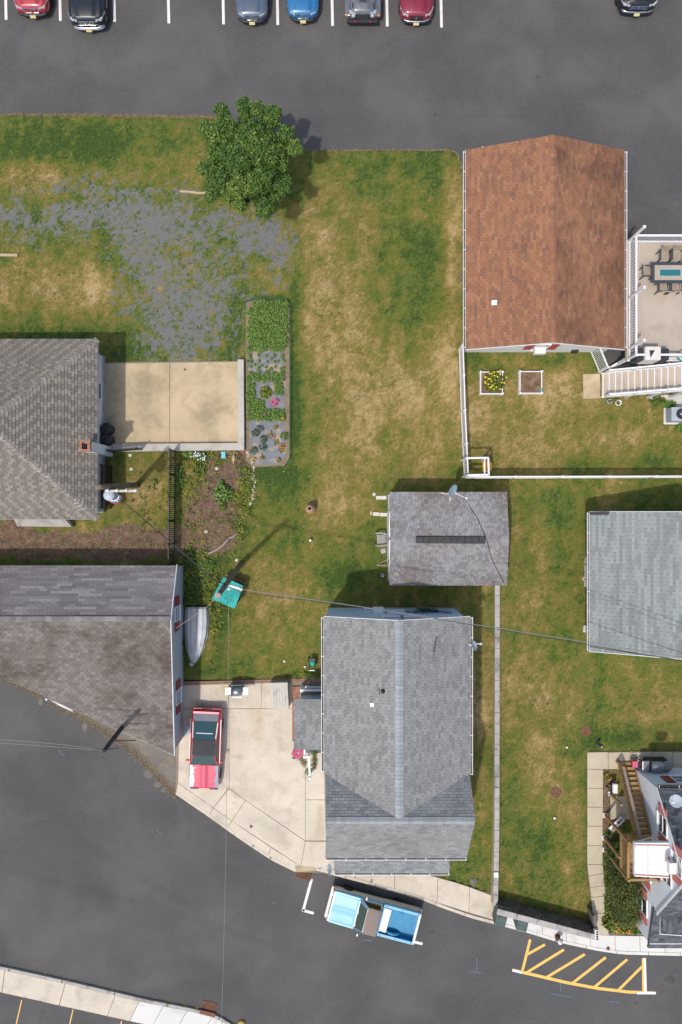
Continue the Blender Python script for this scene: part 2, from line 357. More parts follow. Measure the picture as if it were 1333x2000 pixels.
ys = np.concatenate([np.array([-300, -120, -60, -42]), np.arange(-34, 33.01, .145), np.array([42, 60, 120, 300])])
GX, GY = np.meshgrid(xs, ys)
def fields(X, Y):
    PX = X * PPM + 666.5; PY = 1000 - Y * PPM
    def blobs(L):
        t = 0
        for cx, cy, rx, ry, a in L: t = t + a * np.exp(-((PX - cx) / rx) ** 2 - ((PY - cy) / ry) ** 2)
        return t
    wx = PX + 40 * (fbm(X, Y, .5) - .5); wy = PY + 40 * (fbm(X + 50, Y, .5) - .5)
    d = .36 + blobs([(200, 275, 260, 48, -.26), (85, 335, 50, 28, .22), (300, 255, 60, 20, .05), (380, 330, 30, 40, .15), (760, 335, 150, 55, -.15), (800, 520, 75, 140, -.20), (740, 430, 60, 50, .02),
        (630, 430, 40, 170, .20), (690, 640, 40, 260, .10), (1050, 1300, 130, 430, .11), (1120, 815, 190, 90, .10), (885, 480, 22, 190, .34), (870, 690, 40, 70, .18), (640, 640, 95, 75, .22), (790, 790, 105, 90, .27), (700, 720, 60, 60, .12), (700, 900, 170, 45, .10), (640, 985, 95, 60, .17), (590, 840, 22, 90, -.08),
        (600, 420, 25, 30, .1), (545, 935, 60, 35, -.22), (530, 1020, 40, 50, .02), (720, 1010, 25, 70, -.14), (690, 1130, 60, 30, -.18), (560, 1180, 55, 55, .13), (480, 1260, 90, 50, .04), (600, 1240, 40, 60, .08),
        (520, 1100, 60, 40, .08), (1040, 1000, 60, 50, -.10), (1110, 1050, 40, 90, -.14), (1060, 1090, 16, 90, .16), (1010, 1120, 25, 60, -.05), (1040, 1250, 60, 60, -.06), (1060, 1400, 30, 130, .12), (1230, 1390, 90, 35, .10), (1160, 1500, 22, 120, -.26), (1230, 1440, 90, 26, -.26),
        (1040, 1650, 60, 60, -.17), (1000, 1450, 30, 50, -.12), (1080, 1740, 80, 40, -.12), (1090, 1560, 50, 70, .14), (1110, 1700, 12, 18, .35), (940, 1650, 35, 80, -.14), (945, 1400, 25, 150, .08), (950, 1720, 40, 20, .06),
        (1050, 800, 140, 75, .24), (960, 800, 40, 60, .10), (1090, 745, 60, 35, .27), (930, 850, 25, 60, .06), (1140, 830, 55, 28, -.34), (1000, 820, 40, 30, -.16), (1090, 705, 60, 14, -.16), (930, 700, 15, 90, -.14), (1200, 905, 140, 16, -.15), (1250, 855, 80, 30, .08), (1000, 880, 60, 30, .10),
        (90, 565, 130, 65, .26), (180, 560, 30, 50, .26), (110, 650, 120, 20, -.25), (240, 690, 60, 22, -.25), (460, 640, 18, 60, -.22), (520, 590, 50, 16, -.22), (576, 750, 13, 175, -.40), (530, 926, 50, 15, -.32),
        (280, 970, 50, 90, .22), (410, 1130, 50, 70, -.26), (360, 1230, 16, 120, -.22), (470, 1310, 90, 14, -.14), (430, 1200, 20, 90, -.18)])
    d = .375 + (d - .375) * 1.2 + .75 * (fbm(wx / 35, wy / 35, .5, 6, .66) - .5) + .55 * (fbm(X * 1.5, Y * .45 + 7, 1.1, 5, .7) - .5) + .85 * (fbm(X, Y, 3.2, 4, .85) - .5)
    g = blobs([(330, 425, 130, 62, .78), (345, 580, 100, 125, .95), (505, 455, 62, 42, .95), (545, 505, 34, 62, .75), (470, 530, 40, 90, .35), (60, 430, 120, 26, .55), (0, 415, 45, 22, .5), (200, 415, 90, 40, .55), (180, 350, 70, 18, .4), (420, 620, 60, 80, .35), (120, 400, 160, 50, .3), (260, 500, 60, 60, .4), (250, 372, 260, 7, .5), (60, 470, 90, 22, .45), (330, 670, 110, 45, .5), (70, 515, 60, 10, .3)])
    g0 = g
    g = g * .8 - .56 - .8 * (1 - sstep(.02, .25, g0)) + .7 * (fbm(X + 9, Y, .9, 4, .6) - .5) + 2.4 * (fbm(X + 9, Y, 3.6, 4, .95) - .5)
    s = blobs([(425, 960, 46, 95, 1.0), (455, 905, 32, 40, .8), (395, 1010, 45, 50, .8), (150, 1068, 240, 34, 1.0), (270, 1050, 60, 40, .6), (430, 1050, 45, 25, .5), (265, 930, 40, 50, .42), (25, 1030, 40, 30, .7), (360, 1200, 14, 110, .5), (1190, 1560, 14, 70, 1.2), (1185, 1620, 14, 40, .8), (900, 500, 6, 190, .5), (1145, 1120, 7, 120, .6)])
    s = s - .55 + .9 * (fbm(X, Y + 31, 1.0, 5, .6) - .5)
    return PX, PY, np.clip(d, 0, 1), np.clip(g * 1.0 + .5, 0, 1), np.clip(s * 1.6 + .5, 0, 1)
PXg, PYg, dryg, gravg, soilg = fields(GX, GY)
low = inpoly(PXg, PYg, STREET) | inpoly(PXg, PYg, SLOT) | inpoly(PXg, PYg, VERGE)
for p in PADS[:1] + PADS[2:4] + PADS[6:]: low |= inpoly(PXg, PYg, p)
pad = np.zeros(low.shape, dtype=bool)
for p in PADS: pad |= inpoly(PXg, PYg, p)
lot = inpoly(PXg, PYg, LOT)
Z = .012 * (fbm(GX, GY, 1.6) - .5) * 2 + .03 * (fbm(GX, GY, .25) - .5)
Z = np.where(pad, -.10, Z); Z = np.where(lot, -.10, Z); Z = np.where(low, -.26, Z)
ny_, nx_ = GX.shape
me = bpy.data.meshes.new('lawn')
co = np.stack([GX, GY, Z], -1).reshape(-1, 3).astype(np.float32)
ii = np.arange(ny_ * nx_).reshape(ny_, nx_)
quads = np.stack([ii[:-1, :-1], ii[:-1, 1:], ii[1:, 1:], ii[1:, :-1]], -1).reshape(-1, 4)
me.vertices.add(len(co)); me.vertices.foreach_set('co', co.ravel())
me.loops.add(quads.size); me.loops.foreach_set('vertex_index', quads.ravel().astype(np.int32))
me.polygons.add(len(quads)); me.polygons.foreach_set('loop_start', np.arange(0, quads.size, 4, dtype=np.int32))
me.update(calc_edges=True)
for nm, arr in (('dry', dryg), ('gravel', gravg), ('soil', soilg)):
    at = me.attributes.new(nm, 'FLOAT', 'POINT'); at.data.foreach_set('value', arr.ravel().astype(np.float32))
m, nt, b = base_mat('lawn_ground', .95)
co_ = nt.nodes.new('ShaderNodeNewGeometry').outputs['Position']
def _attr(nt, n):
    a = nt.nodes.new('ShaderNodeAttribute'); a.attribute_name = n; return a.outputs['Fac']
nf = _noise(nt, co_, 7, 8, .8); nf2 = _noise(nt, co_, 17, 4, .75); nf3 = _noise(nt, co_, 2.2, 5, .6)
jit = _math(nt, 'ADD', _math(nt, 'MULTIPLY', _math(nt, 'SUBTRACT', nf, .5), 1.7), _math(nt, 'MULTIPLY', _math(nt, 'SUBTRACT', nf2, .5), .7))
c_gr = _ramp(nt, _math(nt, 'ADD', _attr(nt, 'dry'), jit, True), GRASS)
c_so = _ramp(nt, _math(nt, 'ADD', nf3, jit), [(.2, (.075, .044, .032)), (.5, (.155, .095, .065)), (.8, (.27, .185, .125))])
c_gv = _ramp(nt, _math(nt, 'ADD', nf2, _math(nt, 'MULTIPLY', _math(nt, 'SUBTRACT', nf, .5), .6)), [(.22, (.15, .125, .08)), (.42, (.15, .145, .132)), (.6, (.175, .18, .186)), (.8, (.28, .278, .27))])
fs = _ramp(nt, _math(nt, 'ADD', _attr(nt, 'soil'), _math(nt, 'MULTIPLY', jit, .55)), [(.42, bw(0)), (.58, bw(1))])
fg = _ramp(nt, _math(nt, 'ADD', _attr(nt, 'gravel'), _math(nt, 'MULTIPLY', jit, .8)), [(.36, bw(0)), (.82, bw(1))])
colr = _mix(nt, _mix(nt, c_gr, c_gv, fg), c_so, fs)
nt.links.new(colr, b.inputs['Base Color'])
bn = nt.nodes.new('ShaderNodeBump'); bn.inputs['Strength'].default_value = .8; bn.inputs['Distance'].default_value = .05
nt.links.new(nf, bn.inputs['Height']); nt.links.new(bn.outputs[0], b.inputs['Normal'])
me.materials.append(m); lawn = link('lawn', me); tag(lawn, kind='structure')
def sheet(name, poly, z, m, parent=None, kind='structure', t=None):
    mb = MB()
    q = [T(x, y, z) for x, y in poly]
    a = sum(q[i].x * q[(i + 1) % len(q)].y - q[(i + 1) % len(q)].x * q[i].y for i in range(len(q)))
    if a < 0: q.reverse()
    mb.add(q, [tuple(range(len(q)))])
    o = obj(name, mb, m, parent)
    if kind: tag(o, kind=kind)
    return o
lot_o = sheet('parking_lot', LOT, -.03, 'asphalt_lot')
street_o = sheet('street', STREET, -.12, 'asphalt_street')
slot_o = sheet('side_parking_lot', SLOT, 0.0, 'asphalt_street')
verge_o = sheet('road_verge', VERGE, -.09, 'asphalt_old')
def mark(name, parent, a, b, w, m, z):
    a, b = T(*a, z), T(*b, z); d = (b - a).normalized(); n = Vector((-d.y, d.x, 0)) * w / 2
    mb = MB(); mb.add([a + n, a - n, b - n, b + n], [(0, 1, 2, 3)]); return obj(name, mb, m, parent)
for x, y in zip((12, 118, 224, 330, 437, 543, 650, 757, 863), (38, 40, 42, 45, 47, 48, 50, 51, 53)):
    mark('parking_line', lot_o, (x - 4, -150), (x, y), .15, 'paint_white', -.026)
# street paint
for a, b in (((609, 1719), (592, 1782)), ((591, 1780), (613, 1786)), ((786, 1836), (826, 1846))):
    mark('white_line', street_o, a, b, .15, 'paint_white', -.1155)
ZS = -.1155
arc = [(1002, 1897), (1050, 1908), (1110, 1922), (1170, 1933), (1230, 1940), (1282, 1942)]
for i in range(5): mark('yellow_line', street_o, arc[i], arc[i + 1], .17, 'paint_yellow', ZS + .0006 * i)
for k, (a, b) in enumerate((((1037, 1837), (1022, 1898)), ((1066, 1847), (1032, 1866)), ((1103, 1857), (1030, 1902)), ((1144, 1866), (1068, 1912)), ((1185, 1872), (1118, 1924)), ((1227, 1876), (1162, 1931)), ((1256, 1890), (1208, 1938)), ((1258, 1874), (1259, 1940)))):
    mark('yellow_line', street_o, a, b, .15, 'paint_yellow', ZS + .004 + .0007 * k)
for k, (a, b) in enumerate((((1002, 1897), (1021, 1902)), ((1261, 1873), (1263, 1940)), ((1246, 1942), (1283, 1942)))):
    mark('white_line', street_o, a, b, .14, 'paint_white', ZS + .010 + .0008 * k)
for a, b in (((43, 1953), (30, 2010)), ((143, 1972), (130, 2030)), ((238, 1994), (228, 2040))):
    mark('yellow_line', slot_o, a, b, .06, 'paint_yellow', .004)
for a, b in (((932, 1872), (933, 1902)), ((918, 1900), (942, 1903)), ((1096, 1908), (1097, 1940)), ((1075, 1943), (1118, 1950)), ((305, 1623), (316, 1632)), ((113, 1466), (124, 1478)), ((710, 1838), (728, 1840)), ((1192, 1958), (1212, 1961)), ((533, 1765), (540, 1768))):
    mark('survey_mark', street_o, a, b, .045, 'paint_blue', -.1165)
def blot(name, parent, cx, cy, r, m, z, sx=1.0, seed=0):
    rr = random.Random(seed); n = 18; pts = []
    for i in range(n):
        a = 2 * math.pi * i / n; q = r * (.55 + .6 * rr.random()); pts.append((cx + q * sx * math.cos(a), cy + q * math.sin(a)))
    return sheet(name, pts, z, m, parent, kind=None)
for i, (x, y, r, sx) in enumerate(((846, 1822, 3.5, 2), (860, 1828, 2.5, 1.5), (872, 1816, 2, 1), (838, 1812, 2, 1), (855, 1810, 1.5, 2), (1312, 1915, 9, 1.3), (1322, 1898, 4, 1.5), (1296, 1925, 3, 1), (941, 1815, 5, 1.4), (1245, 1962, 4, 1.5))): blot('oil_stain', street_o, x, y, r, 'oil_stain', -.1170, sx, i)
for i, (x, y, r, sx) in enumerate(((84, 1978, 8, 1.0), (92, 1990, 6, 1.3), (78, 1990, 5, 1))): blot('oil_stain', slot_o, x, y, r, 'oil_stain', .004, sx, i + 40)
for i, (x, y, r, sx) in enumerate(((850, 222, 4, .8), (844, 161, 1.5, 1), (845, 177, 1.5, 1), (1236, 63, 3, 1), (1052, 149, 2.5, 2))): blot('oil_stain', lot_o, x, y, r, 'oil_stain', -.026, sx, i + 60)
# tyre-worn cracks in the asphalt (thin sealed lines)
def crack(parent, pts, w, z, m='oil_stain', seed=1):
    rr = random.Random(seed); out = []
    for (x1, y1), (x2, y2) in zip(pts, pts[1:]):
        n = max(2, int(math.hypot(x2 - x1, y2 - y1) / 9))
        for i in range(n): out.append((x1 + (x2 - x1) * i / n + rr.uniform(-1.2, 1.2), y1 + (y2 - y1) * i / n + rr.uniform(-1.2, 1.2)))
    out.append(pts[-1]); mb = MB(); L = []; Rr = []
    for i, p in enumerate(out):
        q = out[min(i + 1, len(out) - 1)]; o = out[max(i - 1, 0)]; d = (T(*q) - T(*o)).normalized(); n = Vector((-d.y, d.x, 0)) * w * rr.uniform(.5, 1.3) / 2
        L.append(T(*p, z) + n); Rr.append(T(*p, z) - n)
    k = len(out); mb.add(L + Rr, [(i, k + i, k + i + 1, i + 1) for i in range(k - 1)]); return obj('crack', mb, m, parent)
mat('tar_seam', (.080, .0765, .0745), .2, 1, 50, .85)
crack(lot_o, [(880, 228), (1000, 226), (1180, 222)], .04, -.027, 'tar_seam', 5)
crack(lot_o, [(1155, 215), (1190, 198), (1240, 205), (1290, 210)], .02, -.027, 'tar_seam', 6)
crack(lot_o, [(1333, 122), (1305, 152)], .03, -.027, 'oil_stain', 7)
for i, (x, y, r, sx) in enumerate(((78, 1372, 8, .6), (165, 1420, 10, .7), (290, 1512, 10, 1.1), (305, 1535, 7, 1.3), (320, 1545, 6, 1))): blot('scuff', street_o, x, y, r, 'pale_scuff', -.1176, sx, i + 90)
# ---------------------------------------------------------------- kerbs, pavements, drive
def slab_piece(parent, poly, z1, m, z0=-.2, name='slab'):
    cx = sum(p[0] for p in poly) / len(poly); cy = sum(p[1] for p in poly) / len(poly)
    q = []
    for x, y in poly:
        d = math.hypot(x - cx, y - cy); k = (d - .55) / d; q.append((cx + (x - cx) * k, cy + (y - cy) * k))
    mb = MB(); mb.prism([T(x, y)[:2] for x, y in q], z0, z1 + random.uniform(-.004, .004)); return obj(name, mb, m, parent, bevel=.008)
def along(line, t):
    L = [math.hypot(b[0] - a[0], b[1] - a[1]) for a, b in zip(line, line[1:])]; s = t * sum(L)
    for (a, b), l in zip(zip(line, line[1:]), L):
        if s <= l + 1e-9: return (a[0] + (b[0] - a[0]) * s / l, a[1] + (b[1] - a[1]) * s / l)
        s -= l
    return line[-1]
def strip_slabs(parent, N, S_, n, z, m, z0=-.2, breaks=None):
    ts = breaks or [i / n for i in range(n + 1)]
    for a, b in zip(ts, ts[1:]):
        k = 3; poly = [along(N, a + (b - a) * i / k) for i in range(k + 1)] + [along(S_, b - (b - a) * i / k) for i in range(k + 1)]
        slab_piece(parent, poly, z, m, z0)
def bed(name, poly, z, m='joint'): return sheet(name, poly, z, m)
drive = bed('driveway', PADS[0], -.02)
for i, p in enumerate([[(352, 1335), (447, 1334), (447, 1384), (352, 1384)], [(447, 1334), (511, 1333), (511, 1384), (447, 1384)], [(511, 1333), (572, 1333), (572, 1384), (511, 1384)],
          [(352, 1384), (448, 1384), (448, 1538), (417, 1578), (348, 1529)], [(448, 1384), (597, 1384), (597, 1642), (480, 1563), (448, 1540)], [(448, 1540), (480, 1563), (453, 1603), (417, 1578)],
          [(480, 1563), (597, 1643), (588, 1692), (453, 1603)], [(597, 1470), (634, 1470), (635, 1562), (597, 1562)], [(597, 1562), (635, 1562), (638, 1642), (597, 1642)], [(597, 1643), (640, 1643), (655, 1706), (616, 1696), (588, 1692)],
          [(348, 1529), (417, 1578), (409, 1594), (344, 1550)], [(417, 1578), (453, 1603), (444, 1619), (409, 1594)], [(453, 1603), (530, 1655), (524, 1674), (444, 1619)], [(530, 1655), (588, 1692), (576, 1702), (524, 1674)]]):
    slab_piece(drive, p, .012, 'concrete_warm')
pav = bed('pavement', PADS[2], -.05)
strip_slabs(pav, [(616, 1662), (690, 1680), (828, 1706), (900, 1726), (965, 1750)], [(618, 1693), (657, 1705), (717, 1721), (760, 1733), (826, 1752), (860, 1765), (965, 1797)], 0, .012, 'concrete_warm', breaks=[0, .22, .44, .68, .86, 1])
pav2 = bed('east_pavement', PADS[3], -.05)
strip_slabs(pav2, [(966, 1768), (1060, 1795), (1166, 1826), (1250, 1828), (1333, 1832), (1640, 1832)], [(966, 1799), (1028, 1815), (1093, 1835), (1162, 1850), (1214, 1858), (1333, 1861), (1640, 1861)], 14, .012, 'concrete_pale')
pav3 = bed('south_pavement', PADS[6], -.05)
NS = [(-100, 1872), (0, 1893), (137, 1923), (281, 1957), (392, 1979), (425, 1990), (445, 2002)]; SS = [(-100, 1917), (0, 1938), (130, 1967), (270, 1998), (380, 2022), (400, 2028), (420, 2033)]
strip_slabs(pav3, NS, SS, 0, .012, 'concrete_warm', breaks=[0, .2, .415, .595, .68])
strip_slabs(pav3, NS, SS, 0, .012, 'concrete_pale', breaks=[.68, .765, .85, .94, 1])
walk = bed('garden_path', [(1147, 1468), (1700, 1466), (1700, 1502), (1178, 1502), (1178, 1690), (1190, 1828), (1162, 1828), (1147, 1690)], .002)
for a, b in ((1147, 1188), (1188, 1230), (1230, 1272), (1272, 1314), (1314, 1356), (1356, 1400)):
    slab_piece(walk, [(a, 1469), (b, 1468), (b, 1502), (a, 1502)], .045, 'concrete_walk', -.05)
PL = [(1147, 1502), (1147, 1539), (1147, 1576), (1147, 1613), (1147, 1651), (1147, 1688), (1150, 1710), (1153, 1733), (1155, 1752), (1157, 1783), (1161, 1826)]
PR = [(1178, 1502), (1178, 1539), (1178, 1576), (1177, 1613), (1177, 1651), (1177, 1688), (1179, 1705), (1181, 1729), (1183, 1749), (1186, 1783), (1189, 1826)]
for i in range(10): slab_piece(walk, [PL[i], PR[i], PR[i + 1], PL[i + 1]], .045, 'concrete_walk', -.05)
slab_piece(walk, [(1192, 1555), (1232, 1555), (1232, 1600), (1192, 1600)], .03, 'concrete_walk', -.05)
patio = bed('patio', [(205, 707), (466, 705), (466, 870), (205, 870)], -.02)
slab_piece(patio, [(205, 710), (332, 708), (332, 868), (205, 868)], .03, 'concrete_tan'); slab_piece(patio, [(332, 708), (467, 706), (467, 868), (332, 868)], .03, 'concrete_tan')
obj('drain_cover', MB().lathe(T(362, 722, .03), [(.07, 0), (.07, .008), (.0, .008)], 14), 'rust', patio)
def kerb(line, w, n, m, name='kerb'):
    root = None
    for i in range(n):
        k = 3; ts = [(i + (0.004 if j == 0 else 0) + j * (1 - .004 * 0) / k) / n for j in range(k + 1)]; ts[-1] -= .0015
        A = [along(line, t) for t in ts]; B = []
        for j, p in enumerate(A):
            q = A[min(j + 1, k)]; o = A[max(j - 1, 0)]; d = Vector((q[0] - o[0], q[1] - o[1])).normalized(); B.append((p[0] + d.y * w, p[1] - d.x * w))
        mb = MB(); mb.prism([T(*p)[:2] for p in A + list(reversed(B))], -.2, .02)
        if root is None: root = tag(obj(name, mb, m, bevel=.015), kind='structure')
        else: obj('kerbstone', mb, m, root, bevel=.015)
    return root
kerb([p for p in KERB_N if p[0] <= 577], 6, 4, 'concrete_warm')
kerb([(616, 1699), (657, 1711), (717, 1727), (760, 1739), (826, 1758), (860, 1772), (920, 1793), (966, 1805)], 6, 6, 'concrete_warm')
kerb([p for p in KERB_N if p[0] >= 966], 6, 12, 'concrete_pale')
kerb(list(reversed([p for p in KERB_S if p[1] < 2100])), 6, 11, 'concrete_grey')
# ---------------------------------------------------------------- roofs and walls
mat('roof_deck', (.045, .042, .04), .2); mat('soffit', (.62, .62, .60), .06)
tone_mat('sh_brown', [(0, (.205, .104, .070)), (.3, (.270, .126, .068)), (.7, (.300, .141, .076)), (1, (.345, .170, .092))], .92, stain=(.66, .64, .64), st_lo=.55, st_hi=.78, s_st=.5)
tone_mat('sh_taupe', [(0, (.130, .110, .096)), (.35, (.195, .173, .148)), (1, (.265, .240, .200))], .92, stain=(.75, .74, .74), st_lo=.5, st_hi=.75)
tone_mat('sh_brown_algae_shade', [(0, (.205, .104, .070)), (.3, (.270, .126, .068)), (.7, (.300, .141, .076)), (1, (.345, .170, .092))], .92, stain=(.60, .60, .62), st_lo=.40, st_hi=.66, s_st=.55)  # heavier algae blotches; the east slope's shade is also painted in
tone_mat('sh_taupe_cap', [(0, (.21, .185, .17)), (1, (.36, .34, .31))], .92)
tone_mat('sh_mauve', [(0, (.145, .132, .135)), (.45, (.180, .166, .168)), (.8, (.215, .202, .202)), (1, (.265, .256, .252))], .92, stain=(.8, .8, .8), st_lo=.5, st_hi=.75)
tone_mat('sh_worn', [(0, (.155, .135, .12)), (1, (.245, .215, .19))], .92, stain=(.58, .53, .49), st_lo=.46, st_hi=.68, s_st=.42)
tone_mat('sh_grey', [(0, (.20, .203, .200)), (.5, (.242, .246, .242)), (1, (.285, .289, .284))], .92, stain=(.76, .76, .77), st_lo=.52, st_hi=.75, s_st=.45)
tone_mat('sh_grey_dark', [(0, (.185, .193, .20)), (.5, (.232, .24, .247)), (1, (.285, .293, .298))], .92)
tone_mat('sh_cap', [(0, (.27, .295, .305)), (1, (.34, .365, .375))], .92)
tone_mat('sh_shed', [(0, (.205, .20, .205)), (1, (.32, .32, .33))], .92, stain=(.74, .66, .58), st_lo=.42, st_hi=.66, s_st=.38, stain2=(.38, .37, .35))
tone_mat('sh_green', [(0, (.20, .222, .216)), (.5, (.245, .270, .263)), (1, (.295, .322, .312))], .92, stain=(.82, .82, .82), st_lo=.5, st_hi=.75)
tone_mat('sh_slate', [(0, (.055, .063, .075)), (.5, (.095, .107, .122)), (1, (.155, .168, .185))], .92)
tone_mat('sh_teal', [(0, (.02, .33, .285)), (1, (.05, .52, .46))], .8)
def clip_poly(poly, axis, val, keep_less):
    out = []; n = len(poly)
    for i in range(n):
        a, b = poly[i], poly[(i + 1) % n]; ia = (a[axis] <= val) == keep_less or a[axis] == val; ib = (b[axis] <= val) == keep_less or b[axis] == val
        if ia: out.append(a)
        if ia != ib:
            t = (val - a[axis]) / (b[axis] - a[axis]); out.append((a[0] + t * (b[0] - a[0]), a[1] + t * (b[1] - a[1])))
    return out
X, Y, U3 = Vector((1, 0, 0)), Vector((0, 1, 0)), Vector((0, 0, 1))
class Roof:
    def __init__(s, root, name='roof', soffit='roof_deck'):
        s.root = root; s.name = name; s.deck = MB(); s.pieces = {}; s.frames = []; s.sof = soffit; s.obj = None
    def plane(s, poly, m, u=None, w=.32, e=.15, t=.016, tonef=None, thick=.13, seed=0):
        rr = random.Random(seed + 11); poly = [Vector(p) for p in poly]
        n = (poly[1] - poly[0]).cross(poly[2] - poly[0]).normalized()
        if n.z < 0: n = -n
        s.deck.slab([p - n * .004 for p in poly], thick)
        if u is None: u = Vector((n.y, -n.x, 0))
        u = Vector(u).normalized(); v = n.cross(u)
        if v.z < 0: v = -v; u = -u
        o = min(poly, key=lambda p: p.dot(v)); uv = [((p - o).dot(u), (p - o).dot(v)) for p in poly]
        if sum(uv[i][0] * uv[(i + 1) % len(uv)][1] - uv[(i + 1) % len(uv)][0] * uv[i][1] for i in range(len(uv))) < 0: uv.reverse()
        umin = min(q[0] for q in uv); umax = max(q[0] for q in uv); vmax = max(q[1] for q in uv)
        fi = len(s.frames); s.frames.append((o, u, v, n, w, e, t, m))
        L = s.pieces.setdefault(m, []); row = 0; v0 = 0.0; gap = .012
        while v0 < vmax - .01:
            strip = clip_poly(clip_poly(uv, 1, v0 + e, True), 1, v0, False)
            if len(strip) >= 3:
                off = (row % 2) * w / 2 + rr.uniform(-.04, .04); k0 = int((umin - off) / w) - 1; k1 = int((umax - off) / w) + 1; last = rr.random()
                for k in range(k0, k1 + 1):
                    a = off + k * w; c = clip_poly(clip_poly(strip, 0, a + w - gap, True), 0, a, False)
                    if len(c) < 3: continue
                    ar = abs(sum(c[i][0] * c[(i + 1) % len(c)][1] - c[(i + 1) % len(c)][0] * c[i][1] for i in range(len(c)))) / 2
                    if ar < .002: continue
                    last = tonef(rr, last) if tonef else rr.random()
                    L.append((fi, c, v0, a, ar > (w - gap) * e * .999, last, (o + v * v0).z))
            v0 += e; row += 1
        return s
    def build(s, limit=300):
        s.obj = obj(s.name, s.deck, s.sof, s.root)
        cand = []
        for m, L in s.pieces.items():
            cand += [(p[6], random.random(), m, i) for i, p in enumerate(L) if p[4]]
        cand.sort(reverse=True); pick = {(c[2], c[3]) for c in cand[:limit]}
        off = OFF[s.root.name]; shared = {}
        for m, L in s.pieces.items():
            mb = MB()
            for i, (fi, c, v0, a, full, tn, z) in enumerate(L):
                o, u, v, n, w, e, t, _ = s.frames[fi]; gap = .012
                if (m, i) in pick:
                    key = (m, w, e, t)
                    if key not in shared:
                        q = MB(); q.add([(0, 0, t), (w - gap, 0, t), (w - gap, e, .003), (0, e, .003), (0, 0, -.001), (w - gap, 0, -.001), (w - gap, e, -.001), (0, e, -.001)],
                                        [(0, 1, 2, 3), (4, 5, 1, 0), (5, 6, 2, 1), (7, 4, 0, 3)])
                        shared[key] = q.data('shingle', m)
                    mx = Matrix((u, v, n)).transposed()
                    ob = link('shingle', shared[key], s.obj, o + u * a + v * v0 - off, rot=mx.to_euler()); ob['tone'] = float(tn)
                else:
                    P3 = [o + u * x + v * y + n * (t * (1 - (y - v0) / e) + .003) for x, y in c]; k = len(P3)
                    B3 = [o + u * x + v * y - n * .001 for x, y in c]
                    fs = [tuple(range(k))] + [(j, k + j, k + (j + 1) % k, (j + 1) % k) for j in range(k) if abs(c[j][1] - v0) < 1e-6 and abs(c[(j + 1) % k][1] - v0) < 1e-6]
                    mb.add(P3 + B3, fs, tn)
            if mb.v: tag(obj('shingles', mb, m, s.obj, tone=True), kind='stuff')
        return s.obj
    def caps(s, a, b, sl1, sl2, m, n_w=.15, step=.22, name='ridge_shingle'):
        """folded cap pieces from a to b; sl1/sl2 are the drops per metre to either side"""
        a, b = Vector(a), Vector(b); d = b - a; L = d.length; d.normalize(); x = Vector((d.y, -d.x, 0)).normalized()
        k = max(1, int(L / step)); st = L / k; off = OFF[s.root.name]
        q = MB(); h1, h0 = .030, .014
        for zz, yy in ((h1, 0), (h0, st)): q.v += [(-n_w, yy, zz - sl1 * n_w), (0, yy, zz), (n_w, yy, zz - sl2 * n_w)]
        q.v += [(-n_w, 0, -.004 - sl1 * n_w), (0, 0, -.004), (n_w, 0, -.004 - sl2 * n_w)]
        q.f = [(0, 1, 4, 3), (1, 2, 5, 4), (6, 7, 1, 0), (7, 8, 2, 1)]; q.tone = [0] * 4
        me = q.data(name, m); nn = x.cross(d); mx = Matrix((x, d, nn)).transposed().to_euler()
        for i in range(k):
            ob = link(name, me, s.obj, a + d * st * i - off, rot=mx); ob['tone'] = random.random()
def board(root, name, a, b, w, h, m): return obj(name, MB().bar(a, b, w, h), m, root)
def gutter(root, a, b, out, m='white_vinyl', step=.95, w=.12, strap='white_vinyl'):
    a, b, out = Vector(a), Vector(b), Vector(out); mb = MB()
    for o1, z1, ww, hh in ((.012, 0, .012, .10), (w, 0, .022, .11), (w / 2, -.05, w, .012)):
        mb.bar(a + out * o1 + Vector((0, 0, z1)), b + out * o1 + Vector((0, 0, z1)), ww, hh)
    g = obj('gutter', mb, m, root)
    obj('gutter_bed', MB().bar(a + out * (w / 2) - U3 * .036, b + out * (w / 2) - U3 * .036, w - .03, .01), 'gutter_dark', g)
    d = b - a; n = max(2, int(d.length / step)); sm = MB().bar(Vector((0, 0, 0)), out * (w + .02), .03, .008).data('gutter_strap', strap)
    for i in range(n + 1): link('gutter_strap', sm, g, a + d * (i / n) * .99 + d * .005 + Vector((0, 0, .055)) - OFF[root.name])
    return g
def siding(root, wall, a, b, out, z0, tops, m, lap=.17, proud=.018):
    """lap boards on the wall a->b; tops = [(fraction, height)...] outline of the wall top"""
    a, b, out = Vector(a), Vector(b), Vector(out); L = (b - a).length; d = (b - a).normalized(); zt = max(h for _, h in tops); z = z0
    while z < zt - .03:
        zm = min(z + lap, zt) - .004; lo, hi = None, None
        for (f0, h0), (f1, h1) in zip(tops, tops[1:]):
            if f1 == f0: continue
            segs = []
            if h0 >= zm: segs.append(f0)
            if h1 >= zm: segs.append(f1)
            if (h0 >= zm) != (h1 >= zm): segs.append(f0 + (zm - h0) / (h1 - h0) * (f1 - f0))
            for q in segs: lo = q if lo is None else min(lo, q); hi = q if hi is None else max(hi, q)
        if lo is not None and hi - lo > .01:
            p, q = a + d * L * lo, a + d * L * hi
            vs = []
            for r in (p, q): vs += [r + out * .002 + Vector((0, 0, z)), r + out * proud + Vector((0, 0, z)), r + out * (proud * .3) + Vector((0, 0, zm)), r + out * .002 + Vector((0, 0, zm))]
            obj('siding_board', MB().add(vs, [(3, 2, 1, 0), (4, 5, 6, 7), (0, 1, 5, 4), (1, 2, 6, 5), (2, 3, 7, 6), (3, 0, 4, 7)]), m, wall)
        z += lap
